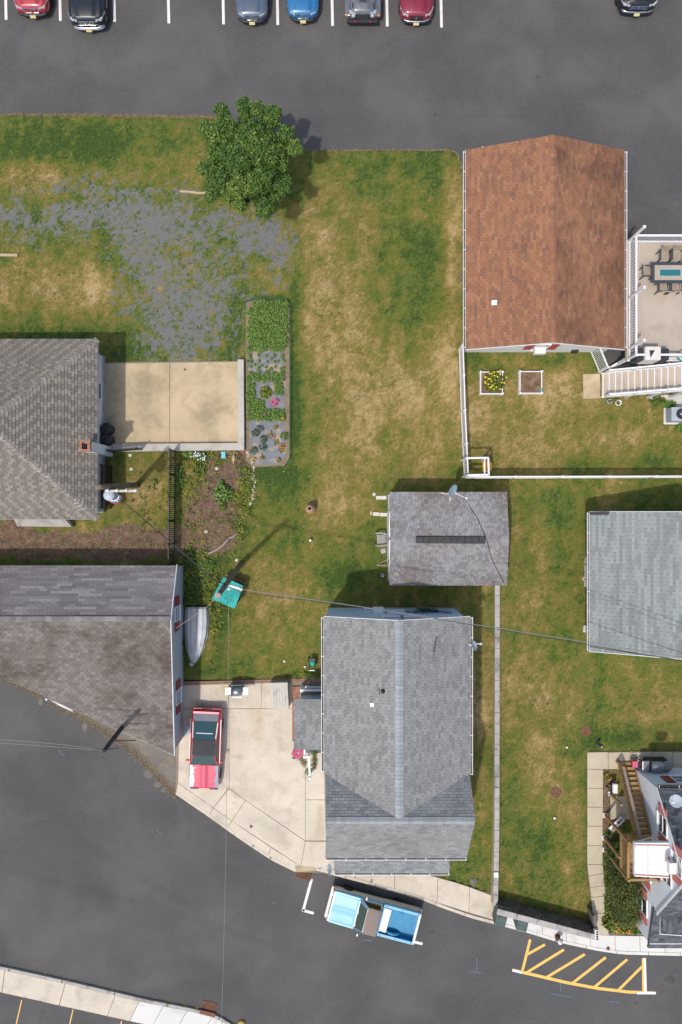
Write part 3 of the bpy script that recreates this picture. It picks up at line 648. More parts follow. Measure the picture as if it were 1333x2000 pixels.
def window(root, c, d, out, w, h, fm='white_vinyl', pm='glass_house', shutters=None, sw=.32, sides=(-1, 1), mull=True):
    c, d, out = Vector(c), Vector(d).normalized(), Vector(out).normalized(); U = Vector((0, 0, 1)); mb = MB(); t = .06; o = out * .03
    for sx in (-1, 1): mb.bar(c + d * sx * (w / 2) - U * h / 2 + o, c + d * sx * (w / 2) + U * h / 2 + o, t, .06)
    for sz in (-1, 1): mb.bar(c - d * (w / 2 + .03) + U * sz * h / 2 + o, c + d * (w / 2 + .03) + U * sz * h / 2 + o, .07, t)
    if mull: mb.bar(c - d * w / 2 + o, c + d * w / 2 + o, .05, .045)
    wi = obj('window', mb, fm, root)
    for sz in (-1, 1):
        cc = c + U * sz * h / 4 + out * (.024 + .003 * sz); hh = h / 4 - .02; ww = w / 2 - .02
        obj('pane', MB().add([cc - d * ww - U * hh, cc + d * ww - U * hh, cc + d * ww + U * hh, cc - d * ww + U * hh], [(0, 1, 2, 3)]), pm, wi)
    obj('sill', MB().bar(c - d * (w / 2 + .06) - U * (h / 2 + .04) + out * .05, c + d * (w / 2 + .06) - U * (h / 2 + .04) + out * .05, .11, .035), fm, wi)
    if shutters:
        for sx in sides:
            cc = c + d * sx * (w / 2 + sw / 2 + .06) + out * .035; mb = MB().bar(cc - U * h / 2, cc + U * h / 2, sw if abs(d.x) > .5 else .035, .035 if abs(d.x) > .5 else sw)
            s_ = obj('shutter', mb, shutters, root); mb2 = MB()
            for k in range(int(h / .09)):
                zz = -h / 2 + .07 + k * .09
                if abs(zz) < .05: continue
                mb2.bar(cc - d * (sw / 2 - .04) + U * zz + out * .02, cc + d * (sw / 2 - .04) + U * zz + out * .02, .012, .05)
            obj('louvres', mb2, shutters, s_)
    return wi
mat('gutter_dark', (.12, .105, .09), .3)  # darker strip along the inside floor of every gutter
def wall_gable(root, a, b, depth_dir, z0, tops, m, name='wall'):
    """solid body: outline a->b with tops, extruded along depth_dir"""
    a, b, dd = Vector(a), Vector(b), Vector(depth_dir)
    out = [a + (b - a) * f + Vector((0, 0, h)) for f, h in tops]; base = [a + Vector((0, 0, z0)), b + Vector((0, 0, z0))]
    front = [base[0]] + out + [base[1]]; n = len(front); back = [p + dd for p in front]
    return obj(name, MB().add(front + back, [tuple(range(n)), tuple(range(2 * n - 1, n - 1, -1))] + [(i, n + i, n + (i + 1) % n, (i + 1) % n) for i in range(n)]), m, root)

def runs(p): return lambda rr, last: last if rr.random() < p else rr.random()
# ---- brown shingled garage
G = thing('garage', 'long garage with brown shingled gable roof and pale walls beside the white deck', 'garage', T(1040, 515))
ze, zr = 2.6, 4.2
rf = Roof(G)
rf.plane([T(895, 702, ze), T(1040.5, 702, zr), T(1040.5, 337, zr), T(895, 337, ze)], 'sh_brown', u=Y, w=.30, e=.15, tonef=runs(.12), seed=1)
rf.plane([T(1186, 702, ze), T(1186, 337, ze), T(1040.5, 337, zr), T(1040.5, 702, zr)], 'sh_brown_algae_shade', u=Y, w=.30, e=.15, tonef=runs(.12), seed=2)
rf.build(); sl = (zr - ze) / (145.5 / PPM)
rf.caps(T(1040.5, 701, zr), T(1040.5, 338, zr), sl, sl, 'sh_brown')
w1 = wall_gable(G, T(905, 688), T(1178, 688), Y * (343 / PPM), -.1, [(0, 2.53), (.497, 4.02), (1, 2.53)], 'pale_siding')
siding(G, w1, T(905, 688), T(1178, 688), -Y, .1, [(0, 2.5), (.497, 4.0), (1, 2.5)], 'pale_siding')
siding(G, w1, T(905, 345), T(905, 688), -X, .1, [(0, 2.5), (1, 2.5)], 'pale_siding')
gutter(G, T(895, 700, ze - .04), T(895, 339, ze - .04), -X); gutter(G, T(1186, 700, ze - .04), T(1186, 339, ze - .04), X)
for a, b in ((T(895, 702.6, ze - .07), T(1040.5, 702.6, zr - .07)), (T(1040.5, 702.6, zr - .07), T(1186, 702.6, ze - .07)), (T(895, 336.4, ze - .13), T(1040.5, 336.4, zr - .13)), (T(1040.5, 336.4, zr - .13), T(1186, 336.4, ze - .13))): board(G, 'fascia', a, b, .025, .14, 'white_vinyl')
for x in (925, 1152): obj('flood_lamp', MB().lathe(T(x, 335, 2.75), [(.05, -.05), (.07, 0), (.05, .06), (0, .08)], 10), 'white_vinyl', G, True)
vp = obj('vent_pipe', MB().lathe(P(968, 591, 3.25), [(.05, -.15), (.05, .28), (.035, .28), (.035, .05)], 12), 'white_vinyl', G, True)
obj('flashing', MB().box(P(966, 591, 3.22), (.28, .26, .02), rot=Matrix.Rotation(-math.atan(sl), 3, 'Y')), 'white_vinyl', vp)
window(G, T(1043, 688, 1.55) + Vector((0, -.02, 0)), X, -Y, .75, 1.15, shutters='shutter_red', sw=.42)
ac = obj('air_conditioner', MB().box(T(1043, 692, 1.2), (.62, .5, .38)), 'white_metal', G, bevel=.02)
mb = MB()
for i in range(7): mb.box(T(1043, 699.4, 1.06 + i * .045), (.54, .012, .018))
obj('grille', mb, 'grey_plastic', ac)
obj('meter_box', MB().box(T(1117, 690, .55), (.32, .18, .42)), 'black_plastic', G, bevel=.02)
obj('door', MB().box(T(941, 344.2, 1.0), (.9, .06, 2.0)), 'white_vinyl', G)
for x in (1010, 1110): obj('garage_door', MB().box(T(x, 344.2, 1.1), (2.3, .05, 2.2)), 'white_vinyl', G)
# ---- hip-roofed house at the left edge
Hh = thing('hip_house', 'single-storey house with taupe shingled hip roof and brick chimney at the left edge', 'house', T(0, 848))
ze, zr = 2.6, 5.1; rf = Roof(Hh); N0, S0, E0, W0, yc = 683.5, 1013, 220, -314, 848.2
A, B = T(56, yc, zr), T(-150, yc, zr)
tf = lambda rr, last: (0.15 + .2 * rr.random()) if last > .45 else (.55 + .45 * rr.random())
rf.plane([T(E0, N0, ze), T(W0, N0, ze), B, A], 'sh_taupe', u=X, w=.30, e=.165, t=.032, tonef=tf, seed=3)
rf.plane([T(W0, S0, ze), T(E0, S0, ze), A, B], 'sh_taupe', u=X, w=.30, e=.165, t=.032, tonef=tf, seed=4)
rf.plane([T(E0, S0, ze), T(E0, N0, ze), A], 'sh_taupe', u=Y, w=.30, e=.165, t=.032, tonef=tf, seed=5)
rf.plane([T(W0, N0, ze), T(W0, S0, ze), B], 'sh_taupe', u=Y, w=.30, e=.165, t=.032, tonef=tf, seed=6)
rf.build()
for a in (T(E0, N0, ze), T(E0, S0, ze)): rf.caps(a, A, .38, .38, 'sh_taupe_cap', .17, .26, 'hip_shingle')
for a in (T(W0, N0, ze), T(W0, S0, ze)): rf.caps(a, B, .38, .38, 'sh_taupe_cap', .17, .26, 'hip_shingle')
rf.caps(B, A, .5, .5, 'sh_taupe', .17, .26)
obj('wall', MB().prism([T(*p)[:2] for p in ((-298, 698), (204, 698), (204, 1000), (-298, 1000))], -.1, 2.5), 'white_siding', Hh)
obj('foundation', MB().prism([T(*p)[:2] for p in ((-299, 697), (206, 697), (206, 1001), (-299, 1001))], -.1, .35), 'concrete_grey', Hh)
for a, b in ((T(E0 + .4, N0, ze - .07), T(E0 + .4, S0, ze - .07)), (T(W0, N0 - .4, ze - .07), T(E0, N0 - .4, ze - .07)), (T(W0, S0 + .4, ze - .07), T(E0, S0 + .4, ze - .07))): board(Hh, 'fascia', a, b, .025, .14, 'grey_siding')
ch = obj('chimney', MB().prism([T(*p)[:2] for p in ((205, 874), (221, 874), (221, 892), (205, 892))], -.1, 3.75), 'white_siding', Hh)
zc = 3.75; bm = MB().box((0, 0, 0), (.19, .115, .07)).data('brick', 'brick_red')
for k in range(3):
    for i in range(4):
        for (x, y, r) in ((206 + i * 4.6, 875.0, 0), (206 + i * 4.6, 891.0, 0), (206, 877.0 + i * 4, 1), (220, 877.0 + i * 4, 1)):
            link('brick', bm, ch, T(x, y, zc + .036 + k * .075) - OFF[Hh.name], rz=R(90) * r + random.uniform(-.03, .03))
obj('flue', MB().prism([T(*p)[:2] for p in ((209, 878), (217.5, 878), (217.5, 888), (209, 888))], 3.7, 3.78), 'dark_void', ch)
window(Hh, T(206, 770, 1.3), Y, X, .9, .9)
# green ledge below the south eave
obj('bulkhead', MB().slab([P(28, 1013, .8), P(128, 1015, .8), P(140, 1029, .45), P(34, 1028, .45)], .5), 'concrete_grey', Hh)
# ---- white clapboard building with the long worn roof at lower left
Lb = thing('corner_building', 'low building with worn brown-grey roof cut diagonally along the street', 'building', T(150, 1200))
zn, zr, zs = 2.15, 3.6, 2.75; rf = Roof(Lb); k = (zr - zs) / 251.0
zS = lambda y: zr - (y - 1193) * k
tm = lambda rr, last: last + rr.uniform(-.05, .05) if rr.random() < .5 else rr.random()
rf.plane([T(-200, 1099.6, zn), T(-200, 1193, zr), T(362, 1193, zr), T(362, 1099.6, zn)], 'sh_mauve', u=X, w=.42, e=.145, tonef=tm, seed=7)
rf.plane([T(362, 1193, zr), T(-200, 1193, zr), T(-100, 1223, zS(1223)), T(362, 1444, zs)], 'sh_worn', u=X, w=.28, e=.145, seed=8)
rf.build()
rf.caps(T(-199, 1193, zr + .01), T(361, 1193, zr + .01), .10, .5, 'sh_mauve', .19, .3)
fl = [(-200, 1104), (358, 1104), (358, 1440), (-100, 1221), (-200, 1190)]
lo_ = [T(*p, -.25) for p in fl]; hi_ = [T(358, 1104, 2.05), T(-200, 1104, 2.05), T(-200, 1190, 3.4), T(-100, 1221, 3.3), T(358, 1440, 2.6), T(358, 1193, 3.45)]
mbw = MB(); mbw.prism([T(*p)[:2] for p in fl], -.25, 2.05); wl_ = obj('wall', mbw, 'grey_siding', Lb)
obj('gable_wall', MB().add([T(358, 1104, 2.0), T(358, 1440, 2.0), T(358, 1440, 2.6), T(358, 1193, 3.45), T(352, 1104, 2.0), T(352, 1440, 2.0), T(352, 1440, 2.6), T(352, 1193, 3.45)],
    [(0, 1, 2, 3), (7, 6, 5, 4), (1, 5, 6, 2), (2, 6, 7, 3), (3, 7, 4, 0), (0, 4, 5, 1)]), 'grey_siding', Lb)
siding(Lb, wl_, T(358, 1104), T(358, 1440), X, 0, [(0, 2.0), (.265, 3.4), (1, 2.55)], 'grey_siding', .16)
obj('street_wall', MB().slab([T(358, 1440.5, 2.55), T(-100, 1221.5, 3.2), T(-102, 1226, 3.2), T(358, 1446, 2.55)], .5), 'grey_siding', Lb)
window(Lb, T(359, 1190, 1.75), Y, X, .75, 1.0, shutters='shutter_red', sw=.5)
window(Lb, T(359, 1348, 1.45), Y, X, .75, 1.0, shutters='shutter_red', sw=.45)
board(Lb, 'fascia', T(362.6, 1098, zn - .05), T(362.6, 1193, zr - .05), .03, .15, 'white_vinyl'); board(Lb, 'fascia', T(362.6, 1193, zr - .05), T(362.6, 1445, zs - .05), .03, .15, 'white_vinyl')
obj('downpipe', MB().tube([P(91, 1366, 3.1), P(93, 1362, 2.9), P(118, 1376, 2.8), P(143, 1388, 2.7)], .07, 8), 'white_vinyl', Lb, True)
# ---- the blue-sided house in the middle
Ch = thing('house', 'blue-sided house with grey shingled cross-gable roof behind the blue pickup', 'house', T(763, 1400))
ze, zr = 4.8, 6.2; rf = Roof(Ch)
rg = lambda rr, last: rr.choice((.0, .35, .5, .6, .75, 1.0)) * rr.uniform(.85, 1.0)
rf.plane([T(637, 1452, ze), T(763.6, 1512, zr), T(763.6, 1181, zr), T(637, 1181, ze)], 'sh_grey', u=Y, w=.31, e=.15, tonef=rg, seed=9)
rf.plane([T(890, 1181, ze), T(763.6, 1181, zr), T(763.6, 1512, zr), T(890, 1452, ze)], 'sh_grey', u=Y, w=.31, e=.15, tonef=rg, seed=10)
rf.plane([T(640, 1452, ze), T(642, 1514, 6.25), T(763.6, 1514, 6.25), T(763.6, 1512, 6.203)], 'sh_grey_dark', u=X, w=.31, e=.15, tonef=rg, seed=11)
rf.plane([T(889, 1452, ze), T(763.6, 1512, 6.203), T(763.6, 1514, 6.25), T(890, 1514, 6.25)], 'sh_grey_dark', u=X, w=.31, e=.15, tonef=rg, seed=12)
rf.plane([T(642, 1514, 6.25), T(639, 1607, 4.25), T(887, 1607, 4.25), T(890, 1514, 6.25)], 'sh_grey', u=X, w=.31, e=.15, tonef=rg, seed=13)
rf.build(); sl = 1.4 / (126.6 / PPM)
rf.caps(T(763.6, 1182, zr + .01), T(763.6, 1510, zr + .01), sl, sl, 'sh_cap', .2, .2)
rf.caps(T(643, 1514, 6.265), T(889, 1514, 6.265), .75, .82, 'sh_cap', .17, .22)
zt = lambda x: ze + (zr - ze) * (1 - abs(x - 763.6) / 126.6) - .16
w2 = wall_gable(Ch, T(641, 1187), T(886, 1187), -Y * (270 / PPM), -.1, [(0, zt(641)), (.5, zt(763.6)), (1, zt(886))], 'blue_siding')
siding(Ch, w2, T(641, 1187), T(886, 1187), Y, .1, [(0, zt(641)), (.5, zt(763.6)), (1, zt(886))], 'blue_siding', .15)
w3 = wall_gable(Ch, T(645, 1456), T(645, 1600), X * (239 / PPM), -.1, [(0, 4.72), (.403, 6.05), (1, 4.25)], 'blue_siding', 'front_wall')
gutter(Ch, T(637, 1182, ze - .05), T(637, 1450, ze - .05), -X, strap='white_vinyl'); gutter(Ch, T(890, 1182, ze - .05), T(890, 1455, ze - .05), X, 'white_metal')
gutter(Ch, T(639, 1607, 4.2), T(887, 1607, 4.2), -Y); gutter(Ch, T(654, 1661, 2.55), T(865, 1661, 2.55), -Y)
rp = Roof(Ch, 'porch_roof'); rp.plane([T(654, 1596, 3.3), T(654, 1661, 2.6), T(865, 1661, 2.6), T(865, 1596, 3.3)], 'sh_grey_dark', u=X, w=.31, e=.15, tonef=rg, seed=14, thick=.1); rp.build(60)
obj('porch_floor', MB().prism([T(*p)[:2] for p in ((656, 1600), (863, 1600), (863, 1656), (656, 1656))], -.1, .4), 'concrete_grey', Ch)
for x in (660, 727, 795, 859): obj('porch_post', MB().box(T(x, 1652, 1.48), (.12, .12, 2.16)), 'white_vinyl', Ch)
for a, b in ((T(637, 1180.6, ze - .06), T(763.6, 1180.6, zr - .06)), (T(763.6, 1180.6, zr - .06), T(890, 1180.6, ze - .06))): board(Ch, 'fascia', a, b, .025, .13, 'white_vinyl')
for x, z, w in ((757, 4.55, .95), (790, 4.55, .95), (730, 1.5, 1.0), (768, 2.2, .9)): window(Ch, T(x, 1186, z), -X, Y, w, .8, mull=False)
ac = obj('air_conditioner', MB().box(T(735, 1181.5, 2.3), (.55, .35, .36)), 'white_metal', Ch, bevel=.02)
mb = MB(); rr = random.Random(3)
for k in range(9):
    x0 = rr.uniform(806, 846); mb.tube([T(x0 + i * rr.uniform(-9, 9), 1184.5 - rr.uniform(0, 2), .9 + i * .45 + rr.uniform(-.2, .2)) for i in range(5)], .025, 5)
obj('cable_bundle', mb, 'black_plastic', Ch)
vp = obj('vent_pipe', MB().lathe(P(748, 1350, 5.9), [(.10, -.1), (.10, .12), (.06, .14), (.06, .22), (0, .22)], 12), 'vent_black', Ch, True)
obj('flashing', MB().box(P(741, 1350, 5.86), (.04, .3, .05)), 'vent_black', vp)
obj('vent_cap', MB().box(P(727, 1376, 5.72), (.22, .22, .12), taper=.85), 'white_metal', Ch, bevel=.01)
obj('fallen_strip', MB().bar(P(848, 1274, 5.55), P(854, 1243, 5.52), .05, .03), 'pole_dark', Ch)
# side porch with brick step
obj('side_roof', MB().slab([T(581, 1342, 2.68), T(637, 1346, 2.85), T(637, 1437, 2.85), T(581, 1430, 2.68)], .14), 'roof_deck', Ch)
rp = Roof(Ch, 'side_roof_cover'); rp.plane([T(580.5, 1341, 2.69), T(637, 1341, 2.87), T(637, 1434, 2.87), T(580.5, 1434, 2.69)], 'sh_grey', u=Y, w=.31, e=.16, tonef=rg, seed=15, thick=.03); rp.build(40)
obj('side_wall', MB().prism([T(*p)[:2] for p in ((588, 1358), (641, 1358), (641, 1430), (588, 1430))], -.1, 2.55), 'blue_siding', Ch)
bmesh_ = MB().box((0, 0, 0), (.20, .095, .07)).data('brick', 'brick_red')
for j in range(30):
    for i in range(2): link('brick', bmesh_, Ch, T(575 + i * 7.2, 1342 + j * 3.55, .07) - OFF[Ch.name], rz=random.uniform(-.03, .03))
obj('step_bed', MB().prism([T(*p)[:2] for p in ((571.6, 1340.5), (588, 1340.5), (588, 1447), (571.6, 1447))], -.1, .07), 'mortar', Ch)
# ---- garden shed
Sh = thing('shed', 'garden shed with weathered grey roof, black ridge vent and white double doors', 'shed', T(865, 1050))
ze, zr = 2.2, 2.75; rf = Roof(Sh)
rf.plane([T(756.5, 963, ze), T(973.5, 963, ze), T(973.5, 1049.5, zr), T(756.5, 1049.5, zr)], 'sh_shed', u=X, w=.17, e=.13, seed=16)
rf.plane([T(756.5, 1136, ze), T(756.5, 1049.5, zr), T(973.5, 1049.5, zr), T(973.5, 1136, ze)], 'sh_shed', u=X, w=.17, e=.13, seed=17)
rf.build(); rf.caps(T(757, 1049.5, zr), T(973, 1049.5, zr), .23, .23, 'sh_shed', .16, .2)
ws = wall_gable(Sh, T(758.5, 966), T(758.5, 1133), X * (211 / PPM), -.1, [(0, 2.1), (.5, 2.62), (1, 2.1)], 'white_siding')
siding(Sh, ws, T(758.5, 966), T(758.5, 1133), -X, .1, [(0, 2.1), (.5, 2.62), (1, 2.1)], 'white_siding')
for y in (1022, 1076):
    d = obj('door', MB().box(T(757, y, 1.02), (.05, 1.35, 1.95)), 'white_vinyl', Sh)
    obj('handle', MB().box(T(755.5, 1044 if y < 1049 else 1056, 1.0), (.05, .04, .2)), 'black_iron', d)
    obj('hinge', MB().box(T(755.7, y - 18 if y < 1049 else y + 18, 1.6), (.03, .25, .05)), 'black_iron', d)
rv = obj('ridge_vent', MB().add([P(813, 1047, 2.78), P(813, 1054, 2.86), P(813, 1061, 2.78), P(948, 1048, 2.78), P(948, 1055, 2.86), P(948, 1062, 2.78), P(813, 1047, 2.7), P(813, 1061, 2.7), P(948, 1048, 2.7), P(948, 1062, 2.7)],
    [(0, 3, 4, 1), (1, 4, 5, 2), (6, 8, 3, 0), (2, 5, 9, 7), (6, 0, 1, 2, 7), (3, 8, 9, 5, 4)]), 'vent_black', Sh)
mb = MB().box((0, 0, 0), (.32, .30, .02)).data('vent_rib', 'vent_black')
for i in range(10): link('vent_rib', mb, rv, P(820 + i * 13.6, 1054.3, 2.865) - OFF[Sh.name])
obj('roof_cable', MB().tube([P(915, 985, 2.37), P(932, 1010, 2.52), P(949, 1050, 2.8), P(953, 1062, 2.78), P(960, 1090, 2.55), P(985, 1139, 2.27)], .016, 5), 'wire', Sh)
mb = MB()
for i in range(14): mb.lathe(P(795 + random.gauss(0, 3), 1135 + random.gauss(0, 2), 2.24), [(.05, 0), (.03, .02), (0, .025)], 6)
obj('moss', mb, 'moss', Sh)
# ---- grey-green roofed outbuilding at the right edge
Ob = thing('outbuilding', 'outbuilding with pale green-grey shingled roof at the right edge', 'outbuilding', T(1280, 1130))
ze, zr = 2.0, 4.28; rf = Roof(Ob)
rf.plane([T(1129, 1000, ze), T(1129, 1259, ze), T(1280, 1259, zr), T(1280, 1000, zr)], 'sh_green', u=Y, w=.42, e=.15, tonef=tm, seed=18)
rf.plane([T(1431, 1259, ze), T(1431, 1000, ze), T(1280, 1000, zr), T(1280, 1259, zr)], 'sh_green', u=Y, w=.42, e=.15, tonef=tm, seed=19)
rf.build(); sl = (zr - ze) / (151 / PPM); rf.caps(T(1280, 1258, zr), T(1280, 1001, zr), sl, sl, 'sh_green')
wall_gable(Ob, T(1147, 1254), T(1413, 1254), Y * (249 / PPM), -.1, [(0, 2.1), (.5, 4.05), (1, 2.1)], 'blue_siding')
gutter(Ob, T(1129, 1258, ze - .05), T(1129, 1001, ze - .05), -X, w=.11)
for a, b in ((T(1129, 1259.6, ze - .06), T(1280, 1259.6, zr - .06)), (T(1129, 999.4, ze - .06), T(1280, 999.4, zr - .06))): board(Ob, 'fascia', a, b, .025, .14, 'white_vinyl')
board(Ob, 'flashing', P(1152, 1003, 2.08), P(1190, 1003, 2.6), .14, .02, 'pole_dark')
# ---- white gabled house in the lower right corner
Wh = thing('white_house', 'white gabled house with red shutters, outside stair and slate-grey roofs', 'house', T(1400, 1640))
XW = 1238; rf = Roof(Wh); zp = lambda y: 3.3 + (113 - abs(y - 1611)) / PPM
rf.plane([T(1236, 1497, 3.28), T(1620, 1497, 3.28), T(1620, 1611, 6.53), T(1236, 1611, 6.53)], 'sh_slate', u=X, w=.32, e=.16, tonef=rg, seed=20)
rf.plane([T(1236, 1725, 3.28), T(1236, 1611, 6.53), T(1620, 1611, 6.53), T(1620, 1725, 3.28)], 'sh_slate', u=X, w=.32, e=.16, tonef=rg, seed=21)
rf.build(120)
w4 = wall_gable(Wh, T(XW, 1499), T(XW, 1723), X * (380 / PPM), -.1, [(0, 3.2), (.5, 6.38), (1, 3.2)], 'white_siding')
siding(Wh, w4, T(XW, 1499), T(XW, 1723), -X, .1, [(0, 3.2), (.5, 6.38), (1, 3.2)], 'white_siding', .15)
siding(Wh, w4, T(1620, 1499), T(XW, 1499), Y, .1, [(0, 3.2), (1, 3.2)], 'white_siding', .15)
obj('front_block', MB().prism([T(*p)[:2] for p in ((XW, 1723), (1500, 1723), (1500, 1800), (XW, 1800))], -.1, 2.2), 'white_siding', Wh)
rp = Roof(Wh, 'porch_roof'); rp.plane([T(1236, 1722, 2.85), T(1236, 1809, 2.1), T(1520, 1809, 2.1), T(1520, 1722, 2.85)], 'sh_slate', u=X, w=.32, e=.16, tonef=rg, seed=22); rp.build(60)
mb = MB(); a, b_, c_ = P(1290, 1822, 2.75), P(1400, 1822, 2.75), P(1345, 1740, 3.9)
rp = Roof(Wh, 'entry_roof'); rp.plane([P(1290, 1822, 2.7), P(1345, 1826, 3.9), P(1352, 1700, 3.9), P(1300, 1700, 2.7)], 'sh_slate', u=Y, w=.32, e=.16, tonef=rg, seed=23); rp.build(30)
board(Wh, 'fascia', P(1289, 1823, 2.66), P(1345, 1827, 3.86), .04, .1, 'white_vinyl'); board(Wh, 'fascia', P(1289, 1823, 2.66), P(1296, 1700, 2.66), .04, .1, 'white_vinyl')
for a, b in ((T(1235.5, 1497, 3.22), T(1235.5, 1611, 6.47)), (T(1235.5, 1611, 6.47), T(1235.5, 1725, 3.22))): board(Wh, 'fascia', a, b, .03, .13, 'white_vinyl')
gutter(Wh, T(1238, 1497, 3.22), T(1600, 1497, 3.22), Y, 'black_iron', strap='white_vinyl')
for y, z, sh in ((1554, 3.9, True), (1633, 4.4, False), (1598, 5.55, True)): 
    wi = window(Wh, T(XW - .6, y, z), Y, -X, .95, 1.0, shutters='shutter_faded', sw=.4, sides=(-1, 1) if sh else (1,))
ac = obj('air_conditioner', MB().box(T(XW - 6, 1606, 5.3), (.42, .55, .36)), 'white_metal', Wh, bevel=.02)
for y, z in ((1668, 1.75), (1740, 1.3)): window(Wh, T(XW - .6, y, z), Y, -X, .9, 1.3, shutters='shutter_faded', sw=.4)
window(Wh, T(1300, 1498, 2.0), X, Y, .9, .9, shutters='shutter_red', sw=.45)
dr = obj('door', MB().box(T(XW - .8, 1612, 3.5), (.05, .9, 2.0)), 'white_vinyl', Wh)
aw = obj('awning', MB().prism([P(*p, 4.6)[:2] for p in ((1240, 1646), (1309, 1646), (1309, 1716), (1240, 1712))], 4.35, 4.6), 'awning_white', Wh, bevel=.02)
for a, b in (((1240, 1650), (1308, 1651)), ((1240, 1708), (1308, 1712))): obj('trim', MB().bar(P(*a, 4.606), P(*b, 4.606), .05, .012), 'shutter_red', aw)
obj('seam', MB().bar(P(1266, 1652, 4.605), P(1266, 1708, 4.605), .02, .012), 'grey_plastic', aw)
for y in (1577, 1630): obj('bracket', MB().bar(T(1185, y, 4.35), T(1236, y, 3.6), .05), 'white_vinyl', aw)
# ---------------------------------------------------------------- vehicles (local: nose towards -Y)
def car_paint(name, c, flake=.06):
    mat(name, c, flake, 2, 60, .32, 0.15, coat=.8, coord='object')
for n, c in (('paint_red', (.40, .03, .045)), ('paint_blackblue', (.012, .016, .022)), ('paint_slate', (.085, .12, .17)), ('paint_azure', (.02, .16, .36)), ('paint_gunmetal', (.13, .145, .165)), ('paint_maroon', (.23, .018, .04)), ('paint_black', (.012, .013, .016)), ('paint_pickup', (.05, .36, .60)), ('paint_cream', (.60, .585, .53)), ('paint_coupe', (.50, .035, .06))): car_paint(n, c)
mat('coupe_hood', (.60, .10, .14), .08, 3, 60, .5, coord='object')
# coupe bonnet: red paint with bare primer patches
m, nt, b = base_mat('coupe_patchy', .5)
co = nt.nodes.new('ShaderNodeTexCoord').outputs['Object']; sx = nt.nodes.new('ShaderNodeSeparateXYZ'); nt.links.new(co, sx.inputs[0])
nz = _math(nt, 'MULTIPLY', _math(nt, 'SUBTRACT', _noise(nt, co, 5.5, 4, .6, .5), .5), .75)
ax = _math(nt, 'ABSOLUTE', _math(nt, 'ADD', sx.outputs[0], -.05))
side = _math(nt, 'ADD', _math(nt, 'MULTIPLY', ax, .95), nz)
upf = _math(nt, 'ADD', _math(nt, 'MULTIPLY', _math(nt, 'ADD', sx.outputs[1], 1.28), 1.25), nz)
f1 = _math(nt, 'MAXIMUM', side, upf)
white_f = _ramp(nt, f1, [(.56, bw(0)), (.58, bw(1))]); blue_f = _ramp(nt, _math(nt, 'ADD', f1, _math(nt, 'MULTIPLY', sx.outputs[0], .18)), [(.67, bw(0)), (.69, bw(1))])
colr = _mix(nt, _mix(nt, (.62, .10, .15), (.68, .69, .72), white_f), (.24, .33, .43), blue_f)
nt.links.new(colr, b.inputs['Base Color'])
m, nt, b = base_mat('rusty_roof', .7)
co = nt.nodes.new('ShaderNodeTexCoord').outputs['Object']
colr = _ramp(nt, _noise(nt, co, 2.2, 6, .62, .4), [(.38, (.17, .19, .23)), (.48, (.22, .20, .19)), (.52, (.24, .17, .125)), (.60, (.22, .19, .165)), (.64, (.36, .12, .06)), (.72, (.28, .08, .04))])
nt.links.new(colr, b.inputs['Base Color'])
m, nt, b = base_mat('bed_liner', .45)
nt.links.new(_ramp(nt, _noise(nt, nt.nodes.new('ShaderNodeTexCoord').outputs['Object'], 3, 5), [(.3, (.02, .20, .38)), (.7, (.035, .28, .50))]), b.inputs['Base Color'])
def ring(y, w, zb, zm, zt, tw, crown):
    h = [(w * .90, zb), (w * .985, zb + .12), (w, (zb + zm) / 2), (w * .985, zm - .06), (w * .95, zm), (tw, zt), (tw * .66, zt + crown * .7), (tw * .33, zt + crown * .95), (0, zt + crown)]
    return [Vector((x, y, z)) for x, z in h] + [Vector((-x, y, z)) for x, z in reversed(h[:-1])]
def wheel(root, x, y, r=.33, w=.22, rim='steel'):
    mx = Matrix.Rotation(R(90), 3, 'Y'); s = 1 if x > 0 else -1
    wh = obj('wheel', MB().lathe((x, y, r), [(.06, -w * .45), (.06, w * .45)], 10, mx), 'interior', root)
    obj('tyre', MB().lathe((x, y, r), [(r * .66, -w / 2), (r * .94, -w / 2), (r, -w * .32), (r, w * .32), (r * .94, w / 2), (r * .66, w / 2)], 22, mx), 'rubber', wh, True)
    mb = MB().lathe((x, y, r), [(r * .66, -w * .42), (r * .64, w * .40), (r * .55, w * .36 * 1), (.0, w * .44)], 18, mx if s > 0 else Matrix.Rotation(R(-90), 3, 'Y'))
    obj('rim', mb, rim, wh, True)
